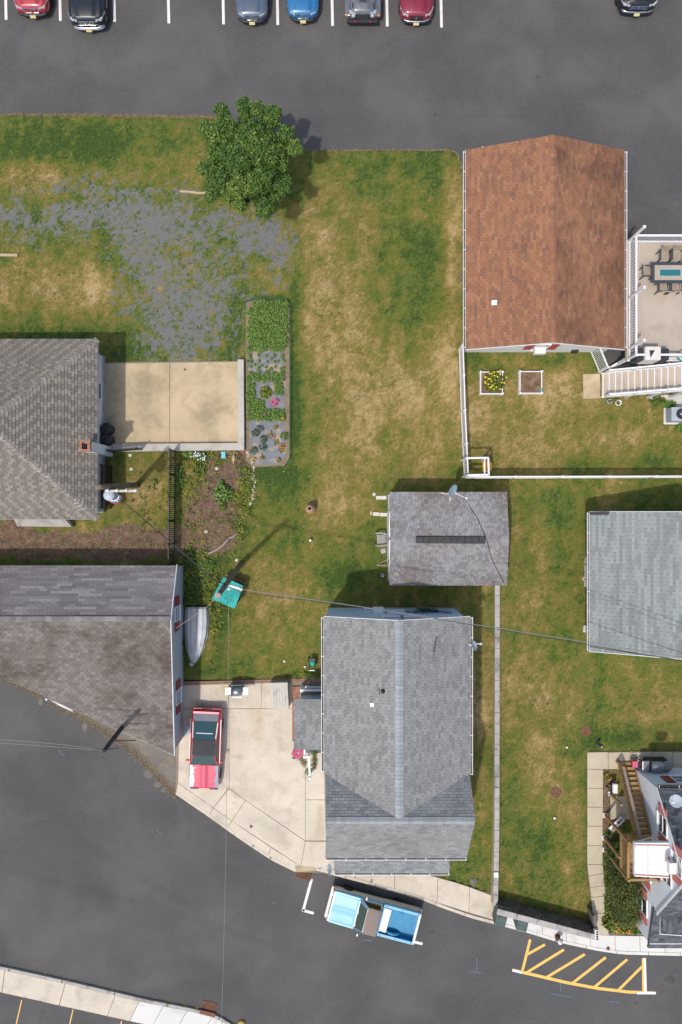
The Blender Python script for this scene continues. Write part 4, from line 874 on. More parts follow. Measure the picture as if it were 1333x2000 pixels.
def car(name, label, loc, rz, paint, L=4.6, W=1.85, hood=.98, belt=1.05, Hc=1.62, grille='bars', gm='chrome', bump='black_plastic', chrome_strip=False, nose_round=.30, hl=1.25, ws=.62, rear=.75, group=None, lampw=.42, lampy=.16, plate=True, roofm=None, gw=.34, emblem=True):
    t = thing(name, label, 'car', loc, rz, group, local=True); w = W / 2; f = -L / 2
    secs = [(f, w * (1 - nose_round * .9), .34, .58, .62, w * .60, .015), (f + .07, w * (1 - nose_round * .58), .26, .68, hood * .80, w * .64, .03), (f + .2, w * (1 - nose_round * .25), .22, .74, hood * .89, w * .70, .04), (f + .42, w * .975, .20, .80, hood * .95, w * .74, .045),
            (f + .8, w, .20, .86, hood, w * .77, .05), (f + hl, w, .20, .93, hood + .05, w * .80, .04), (f + hl + .5, w, .20, belt, belt + .03, w * .84, .02), (0.3, w, .20, belt, belt + .03, w * .84, .02), (-f - rear, w, .20, belt, belt + .04, w * .82, .02), (-f - .25, w * .96, .24, belt - .05, belt + .0, w * .78, .02), (-f, w * .86, .32, belt - .2, belt - .12, w * .70, .01)]
    rings = [ring(*s) for s in secs]
    obj('body', MB().loft(rings), paint, t, True)
    # bonnet panel, slightly proud, with two creases
    hb = []
    for (y, ww, zb, zm, zt, tw, cr) in secs[2:6]:
        hb.append([Vector((x * tw * 1.02, y + (.02 if y < f + .3 else 0), zt + cr * (1 - x * x) + .010 + (.012 if abs(abs(x) - .62) < .02 else 0))) for x in (-1, -.82, -.64, -.62, -.3, 0, .3, .62, .64, .82, 1)])
    hd = MB().loft(hb, close=False, caps=False); obj('bonnet', hd, paint, t, True)
    # greenhouse
    y0, y1, y2, y3 = f + hl, f + hl + ws, -f - rear - .35, -f - rear + .15; zb0 = belt + .03; wb, wr = w * .86, w * .66
    b0 = [Vector((-wb, y0, hood + .07)), Vector((wb, y0, hood + .07)), Vector((wb, y3, zb0)), Vector((-wb, y3, zb0))]
    r0 = [Vector((-wr, y1, Hc - .06)), Vector((wr, y1, Hc - .06)), Vector((wr, y2, Hc - .08)), Vector((-wr, y2, Hc - .08))]
    obj('windscreen', MB().add([b0[0], b0[1], r0[1], r0[0]], [(0, 1, 2, 3)]), 'glass_dark', t)
    obj('rear_window', MB().add([b0[2], b0[3], r0[3], r0[2]], [(0, 1, 2, 3)]), 'glass_dark', t)
    obj('side_window', MB().add([b0[1], b0[2], r0[2], r0[1]], [(0, 1, 2, 3)]), 'glass_dark', t); obj('side_window', MB().add([b0[3], b0[0], r0[0], r0[3]], [(0, 1, 2, 3)]), 'glass_dark', t)
    rr_ = [[Vector((x * wr * 1.04, y, z + .05 * (1 - x * x))) for x in (-1, -.8, -.4, 0, .4, .8, 1)] for y, z in ((y1 - .03, Hc - .075), (y1 + .15, Hc - .045), ((y1 + y2) / 2, Hc - .03), (y2 - .1, Hc - .05), (y2 + .04, Hc - .1))]
    obj('roof', MB().loft(rr_, close=False, caps=False), roofm or paint, t, True)
    mb = MB()
    for s in (0, 1): mb.bar(b0[s], r0[s], .06); mb.bar(b0[2 + s], r0[2 + s], .09); ym = (y1 + y2) / 2; mb.bar((wb * (1 - 2 * s), ym, zb0), (wr * (1 - 2 * s), ym, Hc - .06), .07)
    obj('pillars', mb, paint, t)
    for sx in (-1, 1):
        # headlamp: wedge at the corner
        pts = [(.50, .03, hood * .74), (.50, .05, hood * .84), (.95 - nose_round * .32, .18, hood * .84), (.985 - nose_round * .05, .50, hood * .86), (.99 - nose_round * .05, .48, hood * .76), (.93 - nose_round * .45, .12, hood * .72)]
        q = [Vector((sx * w * a, f + b_ - .005, z + .03)) for a, b_, z in pts]
        o = MB().add(q + [p + Vector((0, .12, -.05)) for p in q], [(0, 1, 2, 5), (5, 2, 3, 4), (0, 6, 7, 1), (1, 7, 8, 2), (2, 8, 9, 3), (3, 9, 10, 4), (4, 10, 11, 5), (5, 11, 6, 0)]); obj('headlight', o, 'lens', t)
        mi = obj('mirror', MB().box((sx * (w + .10), f + hl + .42, belt + .06), (.22, .12, .15), taper=.85), paint, t, bevel=.03)
        for yy in (f + .85, -f - .85): wheel(t, sx * (w - .10), yy)
        obj('tail_light', MB().box((sx * w * .74, -f - .02, belt - .18), (.3, .12, .16)), 'lamp_red', t, bevel=.02)
    gz = hood * .68
    gr = obj('grille', MB().add([(-w * gw, f - .012, gz - .12), (w * gw, f - .012, gz - .12), (w * (gw + .08), f + .06, gz + .12), (-w * (gw + .08), f + .06, gz + .12), (-w * gw, f + .1, gz - .12), (w * gw, f + .1, gz - .12), (w * (gw + .08), f + .14, gz + .10), (-w * (gw + .08), f + .14, gz + .10)], [(0, 1, 2, 3), (4, 7, 6, 5), (0, 4, 5, 1), (1, 5, 6, 2), (2, 6, 7, 3), (3, 7, 4, 0)]), 'black_plastic', t)
    if grille == 'bars':
        for k in range(4): obj('bar', MB().bar((-w * (gw + .03), f - .02 + k * .022, gz - .09 + k * .065), (w * (gw + .03), f - .02 + k * .022, gz - .09 + k * .065), .03, .03), gm, gr)
    elif grille == 'frame':
        obj('frame', MB().bar((-w * (gw + .09), f + .06, gz + .13), (w * (gw + .09), f + .06, gz + .13), .05).bar((-w * gw, f - .03, gz - .11), (w * gw, f - .03, gz - .11), .05).bar((-w * gw, f - .03, gz - .11), (-w * (gw + .09), f + .06, gz + .13), .05).bar((w * gw, f - .03, gz - .11), (w * (gw + .09), f + .06, gz + .13), .05), gm, gr)
    elif grille == 'slots':
        for k in range(8): x = (-.5 + k / 7) * 2 * w * (gw + .02); obj('bar', MB().bar((x, f - .02, gz - .12), (x, f + .05, gz + .13), .035), gm, gr)
    if emblem: obj('emblem', MB().lathe((0, f + .02, gz + .02), [(.07, -.03), (.07, .03), (0, .035)], 12, Matrix.Rotation(R(70), 3, 'X')), 'chrome', gr)
    bp = [(-1 + nose_round * .55, .10), (-.9 + nose_round * .6, -.01), (-.45, -.07), (0, -.085), (.45, -.07), (.9 - nose_round * .6, -.01), (1 - nose_round * .55, .10)]
    obj('bumper', MB().tube([(x * w, f + y, .45) for x, y in bp], .085, 8), bump, t, True)
    if chrome_strip: obj('chrome_trim', MB().tube([(x * w * .98, f + y - .02, .56) for x, y in bp], .045, 8), 'chrome', t, True)
    if plate: obj('number_plate', MB().box((0, f - .165, .46), (.31, .02, .16), rot=Matrix.Rotation(R(-25), 3, 'X')), 'plate_yellow', t)
    return t
def lotcar(cx, ny_, *a, **k):
    L = k.get('L', 4.6); x = (666.5 + (cx - 666.5) * .985 - 666.5) / PPM; y = (1000 - ny_) * .987 / PPM + L / 2 + .08
    return x, y
cars = [(62, 27, 'parked_car', 'red sport utility car with wide chrome grille, leftmost in the parking row', 'paint_red', dict(W=1.88, grille='frame', gw=.40, chrome_strip=False)),
        (172, 54, 'parked_car', 'black pickup-nosed car with chrome bumper and chrome grille between white lines', 'paint_blackblue', dict(L=5.4, W=2.05, hood=1.14, belt=1.2, Hc=1.85, grille='bars', gw=.42, bump='chrome', chrome_strip=True, hl=1.5)),
        (492, 40, 'parked_car', 'slate-blue saloon nosed out beside the empty bay', 'paint_slate', dict(W=1.76, hood=.9, belt=.95, Hc=1.46, nose_round=.42, gw=.30, grille='frame')),
        (592, 37, 'parked_car', 'bright blue hatchback with pale grille next to the slate saloon', 'paint_azure', dict(L=4.2, W=1.76, hood=.9, belt=.96, Hc=1.5, nose_round=.45, grille='frame', gw=.32)),
        (814, 41, 'parked_car', 'maroon car with silver lip below the bumper, beside the grey off-roader', 'paint_maroon', dict(W=1.88, nose_round=.38, grille='bars', gm='black_plastic', chrome_strip=True, gw=.36)),
        (1247, 23, 'parked_car', 'black car with chrome-barred grille standing alone above the garage roof', 'paint_black', dict(W=2.12, hood=1.05, belt=1.1, Hc=1.75, grille='bars', gw=.42, chrome_strip=True))]
for cx, nyy, nm, lab, pt, kw in cars:
    x, y = lotcar(cx, nyy, **kw); car(nm, lab, (x, y, -.03), 0, pt, group='cars parked in the lot', **kw)
# boxy off-roader
kw = dict(L=4.3, W=1.60, hood=1.08, belt=1.15, Hc=1.8, nose_round=.08, grille='slots', gw=.62, gm='paint_gunmetal', bump='black_plastic', emblem=False, hl=1.35, plate=False)
x, y = lotcar(709, 39, **kw)
t = car('parked_off_roader', 'boxy gunmetal off-road car with slotted grille and black front bumper', (x, y, -.03), 0, 'paint_gunmetal', group='cars parked in the lot', **kw); f = -2.15
for sx in (-1, 1):
    obj('wing', MB().add([(sx * .68, f + .02, .78), (sx * .98, f + .08, .76), (sx * .98, f + 1.15, .92), (sx * .70, f + 1.15, .92), (sx * .68, f + .0, .62), (sx * .98, f + .05, .60), (sx * .98, f + 1.15, .80), (sx * .70, f + 1.15, .80)], [(0, 1, 2, 3), (7, 6, 5, 4), (0, 4, 5, 1), (1, 5, 6, 2), (2, 6, 7, 3), (3, 7, 4, 0)]), 'paint_gunmetal', t, bevel=.03)
    obj('tow_hook', MB().box((sx * .42, f - .20, .60), (.07, .08, .06)), 'lamp_red', t); obj('indicator', MB().box((sx * .86, f + .05, .74), (.12, .08, .08)), 'lamp_amber', t)
    obj('round_headlight', MB().lathe((sx * .52, f - .03, .84), [(.10, -.02), (.10, .03), (.05, .05), (0, .055)], 14, Matrix.Rotation(R(80), 3, 'X')), 'lens', t)
obj('winch_bumper', MB().box((0, f - .10, .50), (1.75, .24, .2), taper=.94), 'black_plastic', t, bevel=.03)
obj('bonnet_vent', MB().box((0, f + .72, 1.16), (.62, .42, .05), taper=.8), 'paint_gunmetal', t, bevel=.02); obj('vent_slot', MB().box((0, f + .56, 1.185), (.4, .06, .02)), 'black_plastic', t)
for sx in (-1, 1): obj('bonnet_latch', MB().box((sx * .56, f + .35, 1.13), (.05, .3, .03)), 'black_plastic', t)
# ---- red coupe on the drive
def coupe():
    t = thing('coupe', 'old red coupe with patchy primer bonnet and black roof on the concrete drive', 'car', T(406, 1455, .01), R(-2.4), local=True)
    L, W = 4.42, 1.70; f, w = -L / 2, W / 2
    secs = [(f, w * .86, .36, .52, .55, w * .72, .0), (f + .06, w * .90, .26, .58, .64, w * .74, .01), (f + .5, w * .96, .2, .66, .73, w * .80, .02), (f + 1.4, w, .2, .80, .86, w * .86, .02), (f + 2.2, w, .2, .86, .88, w * .86, .01), (f + 3.2, w, .2, .88, .90, w * .84, .01), (f + 3.9, w * .98, .22, .86, .90, w * .82, .01), (f + 4.3, w * .95, .26, .80, .88, w * .80, .0), (f + L, w * .93, .34, .66, .70, w * .84, .0)]
    obj('body', MB().loft([ring(*s) for s in secs]), 'paint_coupe', t, True)
    hb = [[Vector((x * w * .92, y, z + .02 * (1 - x * x) + .012 + (.012 if abs(x) < .2 else 0))) for x in (-1, -.7, -.35, -.2, -.19, .19, .2, .35, .7, 1)] for y, z in ((f + .10, .665), (f + .5, .74), (f + .95, .815), (f + 1.38, .875))]
    obj('bonnet', MB().loft(hb, close=False, caps=False), 'coupe_patchy', t, True)
    B = [Vector((-w * .90, f + 1.40, .88)), Vector((w * .90, f + 1.40, .88)), Vector((w * .84, f + 3.95, .93)), Vector((-w * .84, f + 3.95, .93))]
    Tt = [Vector((-w * .66, f + 2.05, 1.27)), Vector((w * .66, f + 2.05, 1.27)), Vector((w * .64, f + 2.85, 1.27)), Vector((-w * .64, f + 2.85, 1.27))]
    obj('windscreen', MB().add([B[0], B[1], Tt[1], Tt[0]], [(0, 1, 2, 3)]), 'glass_green', t)
    rw = obj('rear_window', MB().add([Vector((w * .74, f + 3.78, .955)), Vector((-w * .74, f + 3.78, .955)), Tt[3], Tt[2]], [(0, 1, 2, 3)]), 'glass_teal', t)
    obj('defroster_bar', MB().bar((-w * .52, f + 3.20, 1.155), (w * .52, f + 3.20, 1.155), .06, .02), 'dish_pale', rw)
    for s in (-1, 1):
        i0, i1, j0, j1 = (B[1], B[2], Tt[2], Tt[1]) if s > 0 else (B[3], B[0], Tt[0], Tt[3])
        obj('side_window', MB().add([i0, i1, j0, j1], [(0, 1, 2, 3)]), 'glass_dark', t)
        obj('rear_pillar', MB().bar((s * w * .82, f + 3.9, .93), (s * w * .69, f + 2.72, 1.24), .10, .05), 'paint_coupe', t)
        obj('pillar_primer', MB().bar((s * w * .795, f + 3.75, .99), (s * w * .735, f + 2.95, 1.22), .05, .03), 'white_metal', t)
        obj('front_pillar', MB().bar(B[0] if s < 0 else B[1], Tt[0] if s < 0 else Tt[1], .06, .05), 'paint_coupe', t)
        obj('mirror', MB().box((s * (w + .07), f + 1.62, .93), (.18, .13, .12), taper=.8), 'toy_red', t, bevel=.03)
        for yy in (f + .8, f + 3.5): wheel(t, s * (w - .10), yy, .31, .2)
        obj('corner_lamp', MB().box((s * w * .62, f - .01, .55), (.46, .06, .1)), 'table_navy', t, bevel=.01)
        obj('tail_light', MB().box((s * w * .62, f + L - .02, .66), (.5, .08, .14)), 'lamp_red', t)
        obj('side_trim', MB().bar((s * w * .97, f + 1.5, .86), (s * w * .97, f + 3.9, .9), .04, .03), 'white_metal', t)
    obj('roof', MB().loft([[Vector((x * w * .70, y, z + .03 * (1 - x * x))) for x in (-1, -.8, -.3, .3, .8, 1)] for y, z in ((f + 2.02, 1.265), (f + 2.2, 1.285), (f + 2.7, 1.285), (f + 2.88, 1.265))], close=False, caps=False), 'cover_black', t, True)
    obj('rear_deck', MB().add([(-w * .80, f + 3.80, .955), (w * .80, f + 3.80, .955), (w * .80, f + 4.22, .925), (-w * .80, f + 4.22, .925), (-w * .80, f + 3.80, .90), (w * .80, f + 3.80, .90), (w * .80, f + 4.22, .88), (-w * .80, f + 4.22, .88)], [(0, 1, 2, 3), (0, 4, 5, 1), (1, 5, 6, 2), (2, 6, 7, 3), (3, 7, 4, 0)]), 'primer_dark', t)
    obj('spoiler', MB().bar((-w * .84, f + 4.27, .95), (w * .84, f + 4.27, .95), .12, .04), 'paint_coupe', t, bevel=.01)
    obj('bumper', MB().bar((-w * .88, f - .02, .44), (w * .88, f - .02, .44), .12, .16), 'paint_coupe', t, bevel=.03)
mat('primer_dark', (.13, .15, .19), .15, 4, 30, .6)
coupe()
# ---- blue pickup at the kerb
def pickup():
    t = thing('pickup_truck', 'blue and white old pickup truck with rusty cab roof parked at the kerb', 'pickup truck', T(729, 1775, -.12), R(-104.8), local=True)
    L, W = 4.9, 1.74; f, w = -L / 2, W / 2
    def rg(y, w_, zb, zm, zt): return [Vector((x, y, z)) for x, z in ((w_ * .95, zb), (w_, zb + .1), (w_, zm), (w_ * .985, zt - .03), (w_ * .95, zt), (0, zt + .015), (-w_ * .95, zt), (-w_ * .985, zt - .03), (-w_, zm), (-w_, zb + .1), (-w_ * .95, zb))]
    obj('lower_body', MB().loft([rg(f + .03, w * .99, .38, .6, .80), rg(f + .3, w * 1.01, .34, .6, .82), rg(f + 2.80, w * 1.01, .34, .6, .82), rg(f + 2.82, w * 1.0, .34, .5, .60), rg(f + L - .3, w * 1.0, .34, .5, .60), rg(f + L - .02, w * .99, .38, .5, .60)]), 'paint_cream', t)
    for s in (-1, 1): obj('bed_panel', MB().box((s * w * .985, f + 2.82 + 1.03, .62), (.05, 2.04, .42)), 'paint_cream', t, bevel=.01)
    obj('body', MB().loft([rg(f + .02, w * .97, .74, .84, .96), rg(f + .12, w, .74, .86, 1.0), rg(f + 1.45, w, .74, .9, 1.06), rg(f + 1.6, w, .74, .9, 1.07), rg(f + 2.78, w, .74, .9, 1.07)]), 'paint_pickup', t)
    mat('paint_bonnet', (.22, .50, .68), .05, 2, 60, .22, .1, coat=1.0, coord='object')
    hb = [[Vector((x * w * .84, y, z + .025 * (1 - x * x) + (.012 if abs(x) < .05 else 0))) for x in (-1, -.9, -.5, -.05, 0, .05, .5, .9, 1)] for y, z in ((f + .14, 1.012), (f + .5, 1.03), (f + 1.05, 1.055), (f + 1.36, 1.075))]
    obj('bonnet', MB().loft(hb, close=False, caps=False), 'paint_bonnet', t, True)
    obj('cowl', MB().box((0, f + 1.45, 1.085), (W * .84, .14, .02)), 'paint_bonnet', t)
    for s in (-1, 1):
        obj('wing_top', MB().bar((s * w * .925, f + .12, 1.012), (s * w * .925, f + 1.5, 1.078), .11, .02), 'paint_bonnet', t)
        obj('wiper', MB().bar((s * .35 - .1, f + 1.47, 1.11), (s * .35 + .32, f + 1.56, 1.15), .02, .02), 'chrome', t)
    # cab
    cb = [Vector((-w * .93, f + 1.50, 1.07)), Vector((w * .93, f + 1.50, 1.07)), Vector((w * .93, f + 2.74, 1.07)), Vector((-w * .93, f + 2.74, 1.07))]
    ct = [Vector((-w * .76, f + 1.98, 1.60)), Vector((w * .76, f + 1.98, 1.60)), Vector((w * .76, f + 2.66, 1.60)), Vector((-w * .76, f + 2.66, 1.60))]
    def inset(q, k=.09):
        c = sum(q, Vector()) / 4; return [p + (c - p) * k for p in q]
    obj('cab', MB().add(cb + ct, [(0, 1, 5, 4), (1, 2, 6, 5), (2, 3, 7, 6), (3, 0, 4, 7)]), 'paint_pickup', t)
    for nm, q, gm_ in (('windscreen', [cb[0], cb[1], ct[1], ct[0]], 'glass_green'), ('side_window', [cb[1], cb[2], ct[2], ct[1]], 'glass_dark'), ('rear_window', [cb[2], cb[3], ct[3], ct[2]], 'glass_dark'), ('side_window', [cb[3], cb[0], ct[0], ct[3]], 'glass_dark')):
        n = (q[1] - q[0]).cross(q[2] - q[0]).normalized(); qq = [p + n * .012 for p in inset(q)]
        wd = obj(nm, MB().add(qq, [(0, 1, 2, 3)]), gm_, t); mb = MB()
        for a, b_ in zip(qq, qq[1:] + qq[:1]): mb.bar(a + n * .004, b_ + n * .004, .035)
        obj('window_trim', mb, 'chrome', wd)
    obj('cab_roof', MB().loft([[Vector((x * w * .80, y, z + .05 * (1 - x * x))) for x in (-1, -.92, -.5, 0, .5, .92, 1)] for y, z in ((f + 1.95, 1.585), (f + 2.08, 1.615), (f + 2.58, 1.615), (f + 2.70, 1.585))], close=False, caps=False), 'rusty_roof', t, True)
    # load bed
    b0, b1 = f + 2.84, f + L
    obj('bed_floor', MB().box((0, (b0 + b1) / 2, .66), (W * .94, b1 - b0 - .04, .04)), 'bed_liner', t)
    for k in range(17):
        x = (-.5 + k / 16) * W * .74; obj('bed_rib', MB().box((x, (b0 + b1) / 2 + .18, .692), (.034, b1 - b0 - .55, .022)), 'paint_pickup', t)
    for s in (-1, 1):
        obj('bed_side', MB().box((s * (w - .055), (b0 + b1) / 2, .87), (.10, b1 - b0 - .05, .40)), 'paint_pickup', t)
        rl = obj('bed_rail', MB().box((s * (w - .07), (b0 + b1) / 2, 1.083), (.15, b1 - b0 - .05, .03)), 'paint_bonnet', t, bevel=.008)
        for q in (.08, .5, .93): obj('stake_hole', MB().box((s * (w - .07), b0 + (b1 - b0) * q, 1.1), (.045, .05, .008)), 'dark_void', rl)
        obj('wheel_arch', MB().tube([(s * (w - .22), f + 3.65 + .40 * math.cos(a), .66 + .30 * math.sin(a)) for a in [i * math.pi / 8 for i in range(9)]], .10, 8), 'bed_liner', t, True)
        obj('mirror', MB().box((s * (w + .14), f + 1.78, 1.24), (.16, .10, .14)), 'chrome', t, bevel=.02); obj('mirror_arm', MB().bar((s * w * .95, f + 1.72, 1.1), (s * (w + .1), f + 1.78, 1.2), .025), 'chrome', t)
        for yy in (f + .80, f + 3.65): wheel(t, s * (w - .09), yy, .34, .2, 'chrome')
        obj('marker_lamp', MB().box((s * w * .96, f + .06, .86), (.1, .1, .09)), 'lamp_amber', t); obj('tail_light', MB().box((s * w * .96, f + L - .05, .86), (.1, .12, .16)), 'lamp_red', t)
        obj('headlight', MB().lathe((s * w * .68, f + .01, .84), [(.10, -.02), (.10, .03), (0, .05)], 12, Matrix.Rotation(R(90), 3, 'X')), 'lens', t)
    obj('bed_front', MB().box((0, b0 + .02, .88), (W * .97, .06, .42)), 'paint_pickup', t)
    tg = obj('tailgate', MB().box((0, b1 - .03, .86), (W * .93, .08, .42)), 'paint_pickup', t); obj('tailgate_cap', MB().box((0, b1 - .03, 1.085), (W * .96, .12, .025)), 'white_metal', tg, bevel=.006)
    obj('board', MB().box((0.05, b0 + .26, .93), (W * .76, .42, .05)), 'white_vinyl', t, bevel=.008); obj('board_support', MB().box((.05, b0 + .24, .78), (W * .70, .34, .22)), 'cover_white', t)
    obj('front_bumper', MB().box((0, f - .06, .55), (W * 1.0, .14, .16)), 'white_metal', t, bevel=.03); obj('rear_bumper', MB().box((0, b1 + .06, .52), (W * .98, .12, .14)), 'white_metal', t, bevel=.03)
    g_ = obj('grille', MB().box((0, f + .0, .82), (W * .92, .05, .2)), 'black_plastic', t)
    for k in range(4): obj('bar', MB().box((0, f - .03, .75 + k * .05), (W * .92, .02, .018)), 'chrome', g_)
    obj('bonnet_edge', MB().box((0, f + .07, 1.0), (W * .95, .10, .02)), 'white_metal', t)
pickup()
# ---------------------------------------------------------------- raised deck with stairs
ZD = 2.6
Dk = thing('deck', 'raised beige deck with white railings and long stair beside the garage', 'deck', T(1300, 610))
dx0, dx1, dy0, dy1 = 1191, 1440, 503, 722
obj('deck_frame', MB().prism([T(*p)[:2] for p in ((dx0 + 1, dy0 + 1), (dx1, dy0 + 1), (dx1, dy1 - 1), (dx0 + 1, dy1 - 1))], ZD - .25, ZD - .03), 'dark_void', Dk)
pw = 4.95; n = int((dx1 - dx0) / pw); pm = MB().box((0, 0, 0), (.135, (dy1 - dy0) / PPM, .028)).data('plank', 'deck_board')
for i in range(n): link('plank', pm, Dk, T(dx0 + 2.5 + i * pw, (dy0 + dy1) / 2, ZD - .015 + random.uniform(-.002, .002)) - OFF[Dk.name])
for a, b in (((dx0, dy0), (dx0, dy1)), ((dx0, dy1), (dx1, dy1)), ((dx0, dy0), (dx1, dy0))): board(Dk, 'fascia', T(*a, ZD - .12), T(*b, ZD - .12), .04, .26, 'deck_board' if a[1] == dy0 and b[0] == dx0 else 'white_vinyl')
for x in (1200, 1320, 1430):
    for y in (510, 612, 715): obj('support_post', MB().bar(T(x, y, -.1), T(x, y, ZD - .25), .14), 'white_vinyl', Dk)
balm = MB().box((0, 0, 0), (.032, .032, .84)).data('baluster', 'white_vinyl')
def railing(root, a, b, z, slope=0.0, step=.14, name='railing', h=.98):
    a, b = T(*a, z), T(*b, z + slope); mb = MB(); u = Vector((0, 0, 1)); mb.bar(a + u * h, b + u * h, .10, .05); mb.bar(a + u * .10, b + u * .10, .06, .05)
    r = obj(name, mb, 'white_vinyl', root); d = b - a; n = int(Vector((d.x, d.y)).length / step)
    for i in range(1, n): link('baluster', balm, r, a + d * i / n + u * (.10 + .42) - OFF[root.name])
    return r
railing(Dk, (1194, 506), (1194, 719), ZD); railing(Dk, (1194, 506), (1430, 506), ZD); railing(Dk, (1194, 719), (1430, 719), ZD)
for i, (x, y, h) in enumerate(((1193, 505, 2.1), (1193, 610, 2.1), (1193, 702, 2.1), (1193, 720, 1.1), (1310, 505, 1.1), (1288, 720, 1.1), (1390, 505, 1.1), (1390, 720, 1.1))):
    p = obj('post', MB().bar(T(x, y, ZD - .1), T(x, y, ZD + h), .10), 'white_vinyl', Dk); obj('post_cap', MB().box(T(x, y, ZD + h + .03), (.15, .15, .06), taper=.6), 'white_vinyl', p)
sx0, td, rs = 1176, .28, .186
trm = MB().box((0, 0, 0), (.145, 1.26, .03)).data('tread_board', 'deck_board'); rim = MB().box((0, 0, 0), (.02, 1.28, .165)).data('riser', 'white_vinyl'); nsm = MB().box((0, 0, 0), (.045, 1.29, .045)).data('nosing', 'white_vinyl')
for i in range(14):
    x = sx0 / 1 + i * td * PPM; z = (i + 1) * rs; y = 753
    for k in range(2): link('tread_board', trm, Dk, T(x, y, z) + Vector((.075 + k * .15, 0, 0)) - OFF[Dk.name])
    link('riser', rim, Dk, T(x, y, z - .10) - OFF[Dk.name]); link('nosing', nsm, Dk, T(x, y, z + .002) + Vector((-.01, 0, 0)) - OFF[Dk.name])
for y in (730, 776):
    board(Dk, 'stringer', T(sx0 - 1, y, .0), T(sx0 + 14 * td * PPM, y, 14 * rs - .1), .05, .3, 'white_vinyl')
    r = obj('stair_rail', MB().bar(T(sx0 + 2, y, 1.02), T(sx0 + 13.5 * td * PPM, y, 13.5 * rs + .95), .09, .05).bar(T(sx0 + 2, y, .30), T(sx0 + 13.5 * td * PPM, y, 13.5 * rs + .22), .05, .05), 'white_vinyl', Dk)
    for i in range(1, 34):
        x = sx0 + 2 + i * .115 * PPM; link('baluster', balm, r, T(x, y, .62 + i * .115 * rs / td) - OFF[Dk.name], scale=(.8, .8, .85))
    for i in (0, 4.4, 8.8, 13): p = obj('post', MB().bar(T(sx0 + 3 + i * td * PPM, y, 0), T(sx0 + 3 + i * td * PPM, y, i * rs + 1.12), .10), 'white_vinyl', Dk); obj('post_cap', MB().box(T(sx0 + 3 + i * td * PPM, y, i * rs + 1.15), (.14, .14, .06), taper=.6), 'white_vinyl', p)
# gate under the stair
Gt = thing('garden_gate', 'white picket gate leaning between the garage corner and the deck stair', 'gate', T(1161, 705))
ga, gb = T(1152, 684), T(1170, 727); pk = MB().box((0, 0, 0), (.03, .05, 1.28)).data('picket', 'white_vinyl')
obj('gate_frame', MB().bar(ga + U3 * .12, gb + U3 * .12, .06).bar(ga + U3 * 1.45, gb + U3 * 1.45, .07).bar(ga, ga + U3 * 1.55, .09).bar(gb, gb + U3 * 1.55, .09), 'white_vinyl', Gt)
for i in range(1, 15): link('picket', pk, Gt, ga + (gb - ga) * i / 15 + U3 * .78 - OFF[Gt.name], rz=math.atan2((gb - ga).y, (gb - ga).x))
b_ = thing('timber_brace', 'white timber brace leaning in the dark gap under the deck', 'timber', T(1200, 712)); obj('timber', MB().bar(T(1185, 722, .3), T(1212, 706, .9), .12, .06), 'white_vinyl', b_)
mt = obj('door_mat', MB().prism([T(*p)[:2] for p in ((1139, 731), (1172, 730), (1172, 778), (1139, 779))], 0, .045), 'concrete_tan', bevel=.01); tag(mt, 'beige concrete landing slab at the foot of the deck stair', 'slab')
# ---- deck furniture
Tb = thing('fire_table', 'dark-edged patio table with glass fire trough on the deck', 'table', P(1305, 533, ZD))
zt_ = ZD + .72
obj('table_top', MB().prism([P(*p, zt_)[:2] for p in ((1273, 512), (1352, 512), (1352, 553), (1273, 553))], zt_ - .05, zt_), 'table_navy', Tb, bevel=.01)
obj('table_panel', MB().prism([P(*p, zt_)[:2] for p in ((1279, 518), (1352, 518), (1352, 547), (1279, 547))], zt_ - .02, zt_ + .008), 'cloth_tan', Tb)
fr = obj('fire_trough', MB().prism([P(*p, zt_)[:2] for p in ((1287, 525), (1331, 525), (1331, 541), (1287, 541))], zt_, zt_ + .03), 'dish_pale', Tb); obj('fire_glass', MB().prism([P(*p, zt_)[:2] for p in ((1289, 527), (1329, 527), (1329, 539), (1289, 539))], zt_ + .02, zt_ + .036), 'fire_glass', fr)
obj('table_base', MB().prism([P(*p, ZD)[:2] for p in ((1288, 524), (1350, 524), (1350, 545), (1288, 545))], ZD, zt_ - .05), 'table_navy', Tb)
def patio_chair(loc, rz, label):
    t = thing('patio_chair', label, 'chair', loc, rz, 'chairs around the fire table', local=True)
    for k in range(6): obj('slat', MB().box((0, -.22 + k * .085, .43), (.46, .06, .02)), 'cloth_tan', t)
    for k in range(5): obj('back_slat', MB().bar((-.18 + k * .09, .24, .46), (-.18 + k * .09, .36, .92), .055, .02), 'cloth_tan', t)
    obj('back_rail', MB().bar((-.25, .36, .93), (.25, .36, .93), .05), 'wood_grey', t)
    for sx in (-1, 1):
        obj('arm', MB().bar((sx * .27, -.26, .64), (sx * .27, .30, .66), .06, .03), 'interior', t)
        for yy in (-.24, .24): obj('leg', MB().bar((sx * .26, yy, 0), (sx * .26, yy, .64), .04), 'interior', t)
for x, y, rz, lb in ((1297, 501, 0, 'tan patio chair at the far side of the fire table, nearer the corner post'), (1320, 500, 0, 'tan patio chair at the far side of the fire table, nearer the picture edge'), (1264, 532, R(90), 'tan patio chair at the left end of the fire table'), (1294, 562, R(180), 'tan patio chair at the near side of the fire table, left one'), (1318, 562, R(180), 'tan patio chair at the near side of the fire table, right one')):
    patio_chair(P(x, y, ZD + .4) - U3 * .4, rz, lb)
Gc = thing('covered_grill', 'grill under a black and white cover in the deck corner', 'grill', P(1276, 690, ZD))
